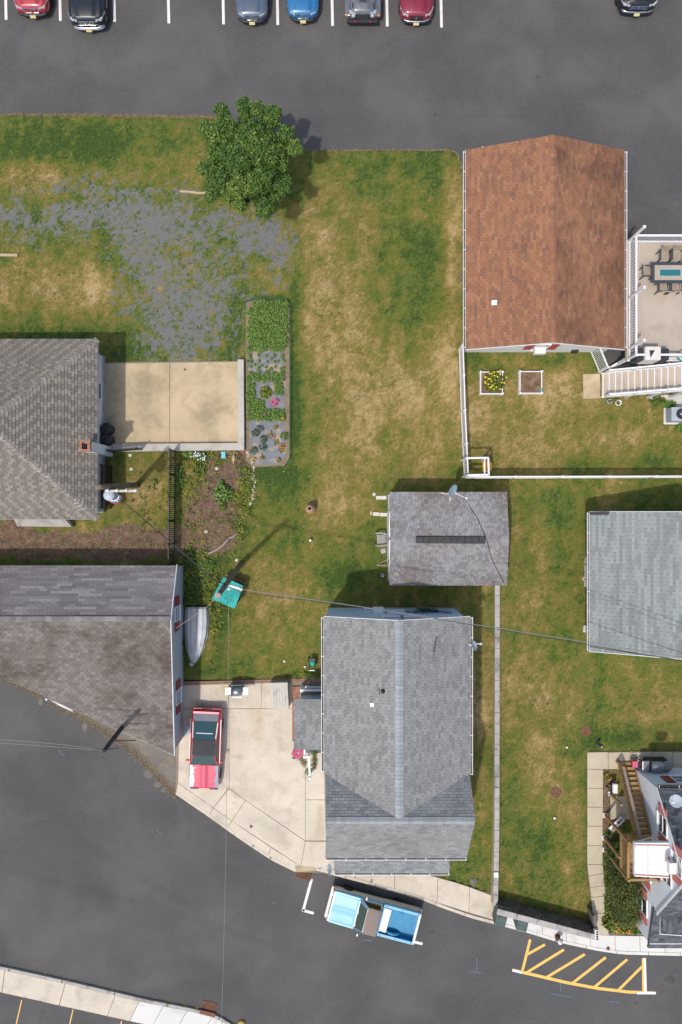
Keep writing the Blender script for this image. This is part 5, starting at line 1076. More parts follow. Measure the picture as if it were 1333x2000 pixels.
def cov(x0, x1, y0, y1, h, m, nm): 
    a = [P(x0, y0, ZD + h), P(x1, y0, ZD + h), P(x1, y1, ZD + h), P(x0, y1, ZD + h)]; lo = [p - U3 * h for p in a]
    return obj(nm, MB().add(a + lo, [(3, 2, 1, 0), (0, 1, 5, 4), (1, 2, 6, 5), (2, 3, 7, 6), (3, 0, 4, 7)]), m, Gc, bevel=.05)
cov(1261, 1292, 676, 703, 1.1, 'cover_white', 'cover'); cov(1244, 1261, 680, 703, .9, 'cover_black', 'side_cover'); cov(1292, 1308, 680, 703, .9, 'cover_black', 'side_cover')
obj('cover_mark', MB().add([P(1269, 684, ZD + 1.104), P(1280, 684, ZD + 1.104), P(1271, 699, ZD + 1.104)], [(2, 1, 0)]), 'cover_black', Gc)
Pt = thing('deck_planter', 'round pale pot with dark teal soil at the deck edge', 'planter', P(1330, 697, ZD)); obj('pot', MB().lathe(P(1330, 697, ZD), [(.18, 0), (.26, .4), (.22, .4), (.20, .3), (0, .3)], 18), 'ceramic', Pt, True); obj('soil', MB().lathe(P(1330, 697, ZD + .33), [(.21, 0), (0, .01)], 16), 'fire_glass', Pt)
# ---- fences
pkw = MB().box((0, 0, 0), (.022, .062, 1.22)).data('picket', 'white_vinyl'); pkx = MB().box((0, 0, 0), (.062, .022, 1.22)).data('picket', 'white_vinyl')
Wf = thing('picket_fence', 'white picket fence running down from the garage corner', 'fence', T(902, 810)); base = [(897, 684), (899, 741), (901, 807), (904, 870), (907, 932)]
for (a, b) in zip(base, base[1:]):
    A, B = T(*a), T(*b); obj('rail', MB().bar(A + U3 * 1.34, B + U3 * 1.34, .06, .07).bar(A + U3 * .14, B + U3 * .14, .05, .07), 'white_vinyl', Wf); k = int((B - A).length / .105)
    for i in range(1, k): link('picket', pkw, Wf, A + (B - A) * i / k + U3 * .74 - OFF[Wf.name])
for a in base: p = obj('post', MB().bar(T(*a, -.1), T(*a, 1.42), .10), 'white_vinyl', Wf); obj('post_cap', MB().box(T(*a, 1.45), (.13, .13, .06), taper=.5), 'white_vinyl', p)
Sf = thing('picket_fence', 'long white picket fence crossing towards the right edge below the swing frame', 'fence', T(1150, 933)); A, B = T(909, 933.5), T(1440, 932)
obj('rail', MB().bar(A + U3 * 1.34, B + U3 * 1.34, .07, .07).bar(A + U3 * .14, B + U3 * .14, .07, .05), 'white_vinyl', Sf); k = int((B - A).length / .11)
for i in range(1, k): link('picket', pkx, Sf, A + (B - A) * i / k + U3 * .74 - OFF[Sf.name])
for i in range(1, 7): q = A + (B - A) * i / 6.0; p = obj('post', MB().bar(q, q + U3 * 1.42, .10), 'white_vinyl', Sf); obj('post_cap', MB().box(q + U3 * 1.45, (.13, .13, .06), taper=.5), 'white_vinyl', p)
def iron(name, label, a, b, z0, z1, step=.115, posts=()):
    t = thing(name, label, 'fence', T(*a, 0)); A, B = T(*a), T(*b); d = B - A
    obj('rail', MB().bar(A + U3 * (z1 - .08), B + U3 * (z1 - .08), .06).bar(A + U3 * (z0 + .12), B + U3 * (z0 + .12), .05).bar(A + U3 * (z1 - .24), B + U3 * (z1 - .24), .04), 'black_iron', t)
    pm_ = MB().box((0, 0, 0), (.042, .042, z1 - z0)).data('picket', 'black_iron'); k = int(d.length / step)
    for i in range(k + 1): link('picket', pm_, t, A + d * i / k + U3 * (z0 + z1) / 2 - OFF[t.name])
    for f in posts: q = A + d * f; p = obj('post', MB().bar(q, q + U3 * (z1 + .06), .075), 'black_iron', t); obj('post_cap', MB().box(q + U3 * (z1 + .09), (.1, .1, .05), taper=.5), 'black_iron', p)
    return t
iron('iron_fence', 'black iron fence with flat pickets between patio wall and corner building', (343, 882), (340, 1100), 0, 1.42, posts=(0, .21, .41, .62, .82, 1))
iron('iron_fence', 'short black iron fence on the patio wall beside the chimney', (224, 883), (280, 879), .3, 1.3, posts=(0, 1))
iron('iron_fence', 'black iron fence below the hip roof eave, chimney side of the utility pole', (219, 912), (219, 947), 0, 1.9, posts=(0, 1))
iron('iron_fence', 'black iron fence below the hip roof eave, far side of the utility pole', (217, 957), (217, 992), 0, 1.7, posts=(0, 1))
mat('concrete_wall', (.47, .44, .38), .12, .8, 30, .88, bump=.2, c2=(.33, .31, .27), lo=.5, hi=.7, s3=1.2)
# ---- patio walls, retaining walls
pwl = obj('patio_wall', MB().prism([T(*p)[:2] for p in ((205, 868), (466, 866), (466, 704), (478, 704), (479, 880), (205, 883))], -.1, .34), 'concrete_wall', bevel=.02); tag(pwl, 'low pale concrete wall around two sides of the patio', 'wall')
Rw = thing('garden_wall', 'long low concrete block wall running from the shed towards the pavement', 'wall', T(972, 1450)); pts = [(970, 1142), (969, 1300), (968, 1450), (967, 1600), (965, 1700), (963, 1758)]
tot = 616; nb = 30; zf = lambda t: .18 + .42 * t
obj('wall_body', MB().loft([[T(along(pts, i / 8)[0] - 4.5, along(pts, i / 8)[1], -.2), T(along(pts, i / 8)[0] + 5, along(pts, i / 8)[1], -.2), T(along(pts, i / 8)[0] + 4, along(pts, i / 8)[1], zf(i / 8) - .02), T(along(pts, i / 8)[0] - 4, along(pts, i / 8)[1], zf(i / 8) - .02)] for i in range(9)]), 'concrete_tan', Rw)
for i in range(nb):
    a, b = along(pts, i / nb), along(pts, (i + .985) / nb); z = zf(i / nb)
    obj('cap_block', MB().prism([T(*p)[:2] for p in ((a[0] - 4.4, a[1]), (a[0] + 5.2, a[1]), (b[0] + 5.2, b[1]), (b[0] - 4.4, b[1]))], z - .03, z + .05 + random.uniform(-.008, .008)), 'concrete_grey', Rw, bevel=.01)
obj('white_block', MB().box(T(964.5, 1697, .66), (.24, .26, .1)), 'white_vinyl', Rw, bevel=.01)
Fw = thing('street_wall', 'stone-faced concrete wall beside the pavement with the two green bins', 'wall', T(1060, 1785)); a, b = Vector((963, 1758)), Vector((1153, 1808)); d = (b - a).normalized(); nn = Vector((-d.y, d.x)); hw = 1.15
q = lambda s, o: (a.x + d.x * s + nn.x * o, a.y + d.y * s + nn.y * o); Lw = (b - a).length
obj('wall_body', MB().prism([T(*p)[:2] for p in (q(0, -4), q(Lw, -4), q(Lw, 5), q(0, 5))], -.2, hw - .06), 'concrete_dark', Fw)
for i in range(5): obj('coping', MB().prism([T(*p)[:2] for p in (q(i * Lw / 5 + .3, -5), q((i + 1) * Lw / 5 - .3, -5), q((i + 1) * Lw / 5 - .3, 6), q(i * Lw / 5 + .3, 6))], hw - .06, hw + .04), 'concrete_grey', Fw, bevel=.015)
sb = [MB().box((0, 0, 0), (.36 + .05 * k, .09, .19), taper=.9).data('stone', 'concrete_dark') for k in range(3)]
ang = math.atan2(-d.y, d.x)
for r_ in range(5):
    for i in range(13):
        p = q((i + .5 + .5 * (r_ % 2)) * Lw / 13.5, -5.2); link('stone', sb[(i + r_) % 3], Fw, T(*p, .10 + r_ * .205) + Vector((0, random.uniform(-.015, .015), 0)) - OFF[Fw.name], rot=(random.uniform(-.06, .06), 0, ang + random.uniform(-.05, .05)))
pr = obj('end_wall', MB().prism([T(*p)[:2] for p in ((1146, 1770), (1151, 1770), (1159, 1806), (1153, 1808))], -.1, 1.0), 'concrete_dark', Fw)
hb_ = obj('hollow_block', MB().prism([T(*p)[:2] for p in ((1148, 1793), (1156, 1793), (1156, 1814), (1148, 1814))], 1.0, 1.22), 'concrete_pale', Fw)
for k in range(4): obj('core_hole', MB().prism([T(*p)[:2] for p in ((1150.5, 1795 + k * 4.6), (1154.5, 1795 + k * 4.6), (1154.5, 1798 + k * 4.6), (1150.5, 1798 + k * 4.6))], 1.2, 1.228), 'dark_void', hb_)
# brick edging between lawn and drive
Be = thing('brick_edging', 'red brick edging strip between the lawn and the concrete drive', 'edging', T(490, 1329)); obj('mortar_bed', MB().prism([T(*p)[:2] for p in ((352, 1332), (352, 1338), (632, 1331), (632, 1323))], -.05, .05), 'mortar', Be)
bms = [MB().box((0, 0, 0), (.19, .095, .07)).data('brick', mm) for mm in ('brick_path', 'brick_red', 'brick_path')]
for i in range(40):
    for r_ in range(2): x = 355 + i * 7; y = 1334.6 - (x - 352) * .026 + (r_ - .5) * 3.6; link('brick', bms[(i * 3 + r_) % 3 if random.random() < .4 else 0], Be, T(x + r_ * 3.4, y, .055) - OFF[Be.name], rz=random.uniform(.0, .05))
# ---- white outside stair of the white house (timber)
St = thing('timber_stair', 'brown timber outside stair with slatted railing climbing the white house', 'stair', T(1210, 1560))
nst = 14; y0s, y1s, zl = 1487, 1592, 2.5; trm2 = MB().box((0, 0, 0), (.86, .235, .04)).data('tread', 'wood_stair')
for i in range(nst): link('tread', trm2, St, T(1221, y0s + (y1s - y0s) * (i + .5) / nst, zl * (i + 1) / (nst + 1)) - OFF[St.name])
for x in (1207, 1235): board(St, 'stringer', T(x, y0s - 2, .05), T(x, y1s, zl - .1), .045, .26, 'wood_stair')
board(St, 'handrail', T(1205, y0s, 1.05), T(1205, y1s, zl + 1.0), .14, .045, 'wood_grey'); board(St, 'lower_rail', T(1205, y0s, .28), T(1205, y1s, zl + .2), .04, .09, 'wood_stair')
bst = MB().box((0, 0, 0), (.032, .032, .86)).data('baluster', 'wood_stair')
for i in range(28): f = (i + .5) / 28; link('baluster', bst, St, T(1204, y0s + (y1s - y0s) * f, zl * f + .64) - OFF[St.name])
obj('newel_post', MB().bar(T(1204, y0s - 1, 0), T(1204, y0s - 1, 1.12), .11), 'wood_stair', St)
for i in range(12): obj('landing_board', MB().box(T(1208, 1595 + i * 5.6, zl), (1.6, .145, .035)), 'wood_stair', St)
obj('landing_frame', MB().prism([T(*p)[:2] for p in ((1181, 1593), (1236, 1593), (1236, 1659), (1181, 1659))], zl - .2, zl - .03), 'wood_stair', St)
for a, b, k in (((1181, 1593), (1181, 1659), 16), ((1181, 1659), (1236, 1659), 14), ((1181, 1593), (1204, 1593), 6)):
    board(St, 'landing_rail', T(*a, zl + .98), T(*b, zl + .98), .12, .045, 'wood_stair'); board(St, 'landing_rail', T(*a, zl + .12), T(*b, zl + .12), .04, .08, 'wood_stair')
    for i in range(k + 1): link('baluster', bst, St, T(*a, zl + .55) + (T(*b) - T(*a)) * i / k - OFF[St.name])
for p, z in (((1182, 1592), 3.6), ((1180, 1636), 2.5), ((1181, 1659), 3.6), ((1192, 1549), 1.75), ((1235, 1659), 3.6)): po = obj('post', MB().bar(T(*p, 0), T(*p, z), .12), 'wood_stair', St); obj('footing', MB().box(T(*p, .03), (.26, .26, .08)), 'concrete_pale', po)
obj('brace', MB().bar(T(1180, 1636, .4), T(1200, 1659, 2.3), .08), 'wood_stair', St)
# ---- white planter boxes, swing frame
def planter(cx, cy, label):
    t = thing('planter_box', label, 'planter', T(cx, cy)); h = 21
    for a, b in (((-h, -h), (h, -h)), ((h, -h), (h, h)), ((h, h), (-h, h)), ((-h, h), (-h, -h))): board(t, 'side_board', T(cx + a[0], cy + a[1], .2), T(cx + b[0], cy + b[1], .2), .05, .38, 'white_vinyl')
    for sx in (-1, 1):
        for sy in (-1, 1): p = obj('corner_post', MB().bar(T(cx + sx * h, cy + sy * h, 0), T(cx + sx * h, cy + sy * h, .46), .10), 'white_vinyl', t); obj('post_cap', MB().box(T(cx + sx * h, cy + sy * h, .49), (.13, .13, .05), taper=.6), 'white_vinyl', p)
    obj('soil', MB().prism([T(cx + a * h, cy + b * h)[:2] for a, b in ((-.97, -.97), (.97, -.97), (.97, .97), (-.97, .97))], 0, .30), 'soil', t); return t
planter(958, 750, 'white planter box filled by a yellow-flowering plant'); planter(1034, 749, 'white planter box of bare soil, right of the flowering one')
obj_ = thing('garden_figure', 'small pale blue ornament on the corner of the bare planter box', 'ornament', T(1053, 764, .3)); obj('figure', MB().lathe(T(1053, 764, .3), [(.08, 0), (.05, .1), (.07, .18), (0, .24)], 10), 'toy_teal', obj_, True)
Sw = thing('swing_frame', 'white square post frame holding an orange toddler swing in the fence corner', 'swing frame', T(932, 912)); zt_ = 1.9
tr = [P(912, 895, zt_), P(954, 894, zt_), P(955, 927, zt_), P(916, 928, zt_)]
for a, b in ((0, 1), (1, 2), (2, 3)): board(Sw, 'beam', tr[a], tr[b], .09, .09, 'white_vinyl')
for p in tr: obj('post', MB().bar(Vector((p.x, p.y, 0)), p, .09), 'white_vinyl', Sw)
board(Sw, 'beam', P(947, 894, zt_), P(947, 927, zt_), .06, .06, 'white_vinyl')
sw = thing('toddler_swing', 'orange and yellow toddler swing seat hanging from the white frame', 'swing', P(950, 911, .6)); c = P(950, 911, .75)
obj('seat', MB().box(c, (.42, .62, .10), taper=.8), 'toy_orange', sw, bevel=.04)
for sy in (-1, 1): obj('side', MB().box(c + Vector((0, sy * .26, .14)), (.40, .07, .26), taper=.8), 'toy_orange', sw, bevel=.03)
obj('back', MB().box(c + Vector((.18, 0, .22)), (.07, .5, .4), taper=.8), 'toy_orange', sw, bevel=.03); obj('tray', MB().box(c + Vector((-.15, 0, .25)), (.12, .46, .07)), 'flower_yellow', sw, bevel=.03)
for sy in (-1, 1): obj('rope', MB().bar(c + Vector((0, sy * .26, .25)), Vector((c.x, c.y + sy * .2, 1.86)), .02), 'wire_pale', sw)
# ---- satellite dishes
def dish(name, label, c, aim, r, m, foot, arm=.55, tripod=None):
    t = thing(name, label, 'satellite dish', foot); c = Vector(c); aim = Vector(aim).normalized(); q = aim.to_track_quat('Z', 'Y').to_matrix()
    mb = MB().lathe(c, [(0.001, -.05), (r * .5, -.035), (r * .85, .0), (r, .03), (r * .98, .045), (r * .84, .015), (r * .5, -.02), (0.001, -.035)], 24, q)
    d = obj('reflector', mb, m, t, True); mb2 = MB().tube([c + q @ Vector((0, -r * .9, 0)), c + q @ Vector((0, -r * 1.0, arm * .6)), c + q @ Vector((0, -r * .5, arm))], .022, 6)
    obj('feed_arm', mb2, 'white_metal', t); obj('feed_horn', MB().lathe(c + q @ Vector((0, -r * .45, arm)), [(.035, -.1), (.06, .0), (.06, .05), (0, .06)], 10, q), 'white_metal', t, True)
    obj('mast', MB().tube([Vector(foot), Vector((foot[0], foot[1], (foot[2] + c.z) / 2)), c - aim * .05], .025, 6), 'white_metal', t)
    if tripod:
        for p in tripod: obj('leg', MB().bar(Vector(foot) + U3 * .2, p, .03), 'white_metal', t)
    return t
dish('satellite_dish', 'blue-grey satellite dish on tripod legs at the shed eave', P(884, 958, 2.95), (.5, -.3, .42), .36, 'dish_grey', P(880, 966, 2.25), .85, [P(862, 963, 2.25), P(896, 965, 2.25), P(879, 979, 2.3)])
dish('satellite_dish', 'pale satellite dish on the right eave gutter of the middle house', P(926, 1261, 4.9), (.75, .25, .6), .25, 'dish_pale', P(916, 1258, 4.82), .35)
dish('satellite_dish', 'grey satellite dish at the porch corner of the middle house', P(645, 1699, 2.9), (-.85, .1, .30), .28, 'dish_grey', P(653, 1697, 2.6), .6)
dish('satellite_dish', 'large pale satellite dish on the slate roof of the white house', P(1321, 1564, 4.75), (-.35, .1, .9), .32, 'dish_pale', P(1312, 1562, 4.3), .5)
# ---- utility poles and lines
def pole(name, label, a, b, r0, r1, m='pole_wood'):
    t = thing(name, label, 'utility pole', a); obj('shaft', MB().tube([a + (Vector(b) - a) * i / 5 for i in range(6)], r0, 12, r1), m, t, True); return t
p1 = pole('utility_pole', 'bare brown utility pole rising beside the teal roof', T(472, 1100), P(427, 1162, 8.6), .145, .115)
obj('pole_cap', MB().lathe(P(426, 1163, 8.6), [(.135, -.01), (.13, .04), (0, .05)], 12), 'wood_grey', p1)
obj('bracket', MB().bar(P(446, 1143, 7.2), P(472, 1151, 7.2), .07).bar(P(446, 1143, 7.0), P(468, 1157, 7.3), .05), 'steel', p1)
for x, y in ((472, 1151), (464, 1147), (448, 1150)): obj('insulator', MB().lathe(P(x, y, 7.2), [(.05, -.06), (.08, 0), (.05, .08), (0, .1)], 10), 'ceramic', p1, True)
p2 = pole('utility_pole', 'utility pole with transformer and white insulators near the hip roof', T(269, 947), P(194, 951, 6.7), .16, .125)
za = 5.2; obj('crossarm', MB().bar(P(206, 959, za), P(268, 959, za), .11), 'wood_pale', p2)
for i in range(4): obj('insulator', MB().lathe(P(212 + i * 18, 958, za + .05), [(.05, 0), (.09, .08), (.05, .16), (0, .18)], 10), 'ceramic', p2, True)
tf_ = obj('transformer', MB().lathe(P(222, 968, 4.4), [(.24, 0), (.27, .05), (.27, .75), (.18, .82), (0, .84)], 18), 'transformer', p2, True)
for k, (m_, rr_) in enumerate((('lamp_red', .40), ('paint_pickup', .34), ('white_vinyl', .28))): obj('cable_loop', MB().tube([P(224, 967, 5.0) + Vector((rr_ * math.cos(a), rr_ * math.sin(a), .1 * k - .05)) for a in [math.pi * (.9 + i * .12) for i in range(10)]], .03, 6), m_, tf_, True)
p3 = pole('service_mast', 'dark service mast standing at the diagonal eave of the corner building', P(238, 1422, 2.9), P(203, 1467, 6.2), .12, .10, 'pole_dark')
obj('crossarm', MB().bar(P(185, 1467, 5.6), P(232, 1461, 5.6), .06), 'pole_dark', p3); obj('crossarm_brace', MB().bar(P(214, 1447, 4.3), P(266, 1446, 4.2), .05), 'pole_dark', p3)
def wire(label, pts, r=.02, m='wire', sag=.0):
    out = []
    for a, b in zip(pts, pts[1:]):
        a, b = Vector(a), Vector(b)
        for i in range(14): f = i / 14; out.append(a + (b - a) * f - U3 * sag * 4 * f * (1 - f))
    out.append(Vector(pts[-1])); o = obj('power_line', MB().tube(out, r, 5), m, smooth=True); return tag(o, label, 'power line')
wire('pale upper strand of the service line from bare pole to right edge', [P(472, 1151, 7.2), P(760, 1193, 7.0), P(1420, 1298, 7.4)], .018, 'wire_pale', .05)
wire('dark lower strand of the service line from bare pole to right edge', [P(468, 1157, 7.3), P(745, 1190, 6.9), P(918, 1220, 6.9), P(1420, 1306, 7.2)], .016, 'wire', .05)
wire('dark cable between the bare pole and the transformer pole', [P(446, 1143, 7.2), P(420, 1134, 6.6), P(332, 1058, 6.2), P(236, 976, 5.1)], .026, 'wire', .05)
wire('thin pale line from the bare pole straight down across the street', [P(447, 1150, 7.2), P(446, 1330, 7.0), P(441, 1700, 7.0), P(433, 2010, 7.2)], .009, 'wire_pale', .05)
wire('service cable from the bare pole to the corner building gable', [P(446, 1143, 7.0), P(405, 1185, 6.0), P(343, 1228, 3.0)], .013, 'wood_grey', .05)
wire('pale line from the left edge to the service mast, nearer the roof', [P(-60, 1441, 6.2), P(100, 1452, 5.9), P(203, 1465, 6.0)], .014, 'wire_pale', .05)
wire('pale line from the left edge to the service mast, nearer the street', [P(-60, 1448, 6.2), P(100, 1458, 5.9), P(203, 1467, 6.1)], .014, 'wire_pale', .05)
wire('dark cable hanging along the outbuilding roof edge', [P(1152, 1263, 4.4), P(1420, 1303, 5.0)], .02, 'wire', .02)
# ---- teal roofed well house
Tw = thing('well_house', 'small hut with bright teal shingled lean-to roof below the bare pole', 'hut', T(446, 1150)); rf = Roof(Tw)
q_ = [P(437, 1127, 1.05), P(475.5, 1144, 1.05), P(459, 1189, 1.35), P(413.5, 1170, 1.35)]
rf.plane([q_[0], q_[1], q_[2], q_[3]], 'sh_teal', w=.16, e=.12, t=.014, thick=.05, seed=31); rf.build(200)
cx_ = sum(q_, Vector()) / 4; lo_ = [Vector((p.x, p.y, 0)) + (Vector((cx_.x, cx_.y, 0)) - Vector((p.x, p.y, 0))) * .12 for p in q_]; hi_ = [Vector((l.x, l.y, p.z - .08)) for l, p in zip(lo_, q_)]
obj('wall', MB().add(lo_ + hi_, [(3, 2, 1, 0), (4, 5, 6, 7), (0, 1, 5, 4), (1, 2, 6, 5), (2, 3, 7, 6), (3, 0, 4, 7)]), 'red_brown', Tw)
for i in range(5): p_ = lo_[0] + (lo_[1] - lo_[0]) * (i + .5) / 5; obj('stacked_board', MB().box(p_ + Vector((.06, .1, .12 + .12 * (i % 3))), (.34, .08, .1), rz=R(-24)), 'brick_red', Tw)
# ---- upturned rowing boat
Bt = thing('rowing_boat', 'upturned aluminium rowing boat with centre keel lying beside the corner building', 'boat', T(388, 1240))
secs = [(1186, 364, 407, .40), (1190, 363.5, 408, .50), (1215, 361.5, 408.5, .54), (1240, 362, 406, .55), (1262, 364, 400, .54), (1278, 368, 393, .52), (1290, 373, 385, .48), (1298, 377, 380, .44)]
rings = []
for y, x0, x1, h in secs:
    c = (x0 + x1) / 2 + 1.0 * ((1298 - y) / 110); pr_ = []
    for u_, hh in ((0, .12), (.02, .26), (.10, .74), (.26, .88), (.45, .97), (.5, 1.0), (.55, .97), (.74, .88), (.90, .74), (.98, .26), (1, .12)): pr_.append(P(x0 + (x1 - x0) * u_, y, h * hh))
    rings.append(pr_)
hull = MB().loft(rings, close=False, caps=False); base_i = len(rings[0]); hull.f.append(tuple(range(base_i))); hull.tone.append(0); obj('hull', hull, 'aluminium', Bt)
obj('keel', MB().tube([P((s_[1] + s_[2]) / 2, s_[0], s_[3] * 1.0 + .015) for s_ in secs], .022, 6), 'steel', Bt, True)
for k in (0, -1): obj('gunwale', MB().tube([r_[k] for r_ in rings], .03, 6), 'steel', Bt, True)
for u_ in (2, 3, 7, 8): obj('strake', MB().tube([r_[u_] + U3 * .006 for r_ in rings], .011, 5), 'steel', Bt, True)
obj('bow_roller', MB().lathe(T(375, 1296, 0), [(.13, 0), (.15, .06), (.08, .16), (0, .2)], 12), 'stone_white', Bt, True)
# ---- grills, bench box, tarp, hose reel
Bq = thing('gas_grill', 'steel gas grill with white side shelves on the concrete drive', 'grill', T(464, 1347)); zt_ = .95
obj('cart', MB().box(T(461, 1344, .45), (.55, .45, .8)), 'black_plastic', Bq)
for x in (446, 480): obj('side_shelf', MB().box(P(x, 1350, zt_), (.32, .42, .04)), 'white_metal', Bq, bevel=.01)
obj('hood', MB().loft([[P(452.5 + sx * 20.5, 1350, zt_) + Vector((0, .24 * math.cos(a), .26 * math.sin(a))) for a in [i * math.pi / 8 for i in range(9)]] for sx in (0, 1)], close=False), 'steel', Bq, True)
obj('hood_handle', MB().bar(P(454, 1362, zt_ + .06), P(472, 1362, zt_ + .06), .035), 'chrome', Bq); obj('back_panel', MB().box(P(463, 1338, .7), (.6, .06, .3)), 'dish_grey', Bq)
for i in range(4): obj('wheel', MB().lathe(T(450 + (i % 2) * 24, 1340 + (i // 2) * 9, .09), [(.08, -.03), (.08, .03)], 12, Matrix.Rotation(R(90), 3, 'Y')), 'rubber', Bq)
Bx = thing('storage_box', 'weathered pale timber storage box standing on the drive', 'box', T(546, 1355))
bp_ = [P(528, 1334, .75), P(562, 1333, .75), P(564.5, 1385, .75), P(531, 1387, .75)]
obj('carcass', MB().add([Vector((p.x, p.y, 0)) for p in bp_] + [p - U3 * .05 for p in bp_], [(3, 2, 1, 0), (4, 5, 6, 7), (0, 1, 5, 4), (1, 2, 6, 5), (2, 3, 7, 6), (3, 0, 4, 7)]), 'wood_grey', Bx)
for i in range(6): a_, b2, c2_, d2 = [p1_ + (p2_ - p1_) * f for f in (i / 6 + .004, (i + 1) / 6 - .004) for p1_, p2_ in ((bp_[0], bp_[1]), (bp_[3], bp_[2]))]; obj('lid_board', MB().slab([a_, c2_, d2, b2], .045), 'wood_pale', Bx)
tp = obj('folded_tarp', MB().slab([T(350, 1432, .05), T(368, 1413, .06), T(373, 1422, .05), T(371, 1432, .05), T(356, 1442, .05)], .05), 'tarp_blue', bevel=.01); tag(tp, 'folded pale blue sheet lying beside the red coupe', 'sheet')
Hr = thing('hose_reel', 'black hose reel cart wound with green hose on the lawn', 'hose reel', T(611, 1293))
for sx in (-1, 1): obj('side_frame', MB().bar(T(611 + sx * 6.5, 1283, .05), T(611 + sx * 5.5, 1303, .05), .05).bar(T(611 + sx * 6.5, 1285, .05), T(611 + sx * 5, 1295, .55), .04).bar(T(611 + sx * 5, 1295, .55), T(611 + sx * 5, 1304, .75), .04), 'black_plastic', Hr); obj('wheel', MB().lathe(T(611 + sx * 7.5, 1287, .12), [(.12, -.025), (.12, .025)], 14, Matrix.Rotation(R(90), 3, 'Y')), 'rubber', Hr)
obj('hose', MB().lathe(T(611, 1293, .32), [(.12, -.15), (.18, -.12), (.2, 0), (.18, .12), (.12, .15)], 16, Matrix.Rotation(R(90), 3, 'Y')), 'hose_green', Hr, True); obj('handle', MB().bar(T(605.5, 1304, .75), T(616, 1304, .75), .035), 'steel', Hr); obj('tray', MB().box(T(611, 1285, .5), (.34, .14, .05)), 'black_plastic', Hr)
# ---- chiminea, pipe, shed-side things
Cm = thing('chiminea', 'round terracotta garden chiminea standing alone on the lawn', 'chiminea', T(607, 993))
obj('body', MB().lathe(T(607, 993), [(.12, .10), (.24, .18), (.29, .36), (.27, .52), (.17, .68), (.11, .78), (.11, .98), (.15, 1.02), (.15, 1.05), (.09, 1.05), (.085, .8)], 24), 'terracotta', Cm, True); obj('mouth', MB().lathe(T(607, 993) + Vector((.02, -.27, .36)), [(.1, -.02), (.1, .03), (.07, .03), (.07, -.01)], 16, Matrix.Rotation(R(90), 3, 'X')), 'terracotta', Cm, True)
obj('flue_hole', MB().lathe(T(607, 993, .9), [(.088, 0), (0, .001)], 14), 'dark_void', Cm); obj('stand', MB().lathe(T(607, 993), [(.16, 0), (.14, .12), (.12, .12)], 14), 'black_iron', Cm)
def capped(name, label, cat, px, py, r, h, m): o = thing(name, label, cat, T(px, py)); obj('pipe', MB().lathe(T(px, py), [(r, 0), (r, h), (r * 1.2, h), (r * 1.2, h + .05), (0, h + .06)], 12), m, o, True); return o
capped('vent_pipe', 'white capped pipe standing in the lawn below the chiminea', 'pipe', 607, 1055, .06, .3, 'ceramic')
capped('vent_pipe', 'small white capped pipe in the lawn between boat and hose reel', 'pipe', 556, 1291, .055, .05, 'ceramic'); capped('vent_pipe', 'small white capped pipe right beside the hose reel', 'pipe', 596, 1302, .05, .05, 'ceramic')
capped('vent_pipe', 'white capped pipe in the right lawn near the lower manhole', 'pipe', 1083, 1597, .06, .04, 'ceramic'); capped('vent_pipe', 'tiny white pipe in the right lawn near the upper manhole', 'pipe', 1107, 1459, .05, .04, 'ceramic')
def paver(px, py, sx, sy, rz, label, m='stone_white'): o = obj('paver', MB().box(T(px, py, .03), (sx, sy, .07), rz=rz), m, bevel=.008); return tag(o, label, 'paver', 'pavers by the shed')
paver(731, 965.5, .17, .17, R(40), 'small tilted square paver left of the upper shed paver'); paver(745, 972, .58, .20, 0, 'white oblong paver nearest the upper shed corner'); paver(735, 1004, .36, .20, R(-2), 'pale paver farther from the shed in the lower pair'); paver(749, 1005, .40, .20, R(-2), 'pale paver nearer the shed in the lower pair'); paver(725, 1002.5, .12, .2, R(-5), 'small ochre block at the end of the lower shed pavers', 'concrete_tan'); paver(749, 1076, .28, .26, R(20), 'grey square paver below the garden chair', 'grey_plastic')
for i, (y, m_, sx, rz, lb) in enumerate(((1094, 'concrete_walk', .17, R(-8), 'topmost pale block along the outbuilding wall'), (1110, 'stone_white', .18, 0, 'second pale block along the outbuilding wall'), (1124, 'stone_white', .18, 0, 'third pale block along the outbuilding wall'), (1139, 'stone_white', .19, 0, 'fourth pale block along the outbuilding wall'), (1130, 'concrete_tan', .12, 0, 'small ochre brick beside the outbuilding blocks'), (1228, 'stone_white', .18, R(-8), 'lone pale block at the low end of the outbuilding wall'))):
    x = (1145, 1145, 1145, 1145, 1139.5, 1142.5)[i]; paver(x, y, sx, .38 if i != 4 else .22, rz, lb, m_)
Cr = thing('garden_chair', 'grey slatted plastic garden chair facing left beside the shed doors', 'chair', T(744, 1053), R(0), local=True)
for k in range(7): obj('seat_slat', MB().box((-.20 + k * .068, 0, .36 - k * .012), (.05, .50, .025)), 'grey_plastic', Cr)
for k in range(7): obj('back_slat', MB().bar((.24, -.24 + k * .08, .32), (.50, (-.24 + k * .08) * 1.15, .92 - abs(k - 3) * .02), .065, .02), 'grey_plastic', Cr)
for s in (-1, 1):
    obj('arm', MB().tube([(-.30, s * .34, .52), (-.1, s * .36, .56), (.2, s * .33, .56), (.36, s * .26, .54)], .045, 8), 'grey_plastic', Cr, True)
    obj('front_leg', MB().bar((-.30, s * .34, 0), (-.24, s * .33, .54), .07), 'grey_plastic', Cr); obj('rear_leg', MB().bar((.44, s * .28, 0), (.2, s * .26, .36), .07), 'grey_plastic', Cr)
Rk = thing('leaning_stake', 'thin wooden stake with wire propped against the shed wall', 'stake', T(747, 1103)); obj('stake', MB().bar(T(736, 1104, .05), T(757, 1103, .5), .04).bar(T(737, 1103, .05), T(756, 1092, .5), .03), 'wood_grey', Rk)
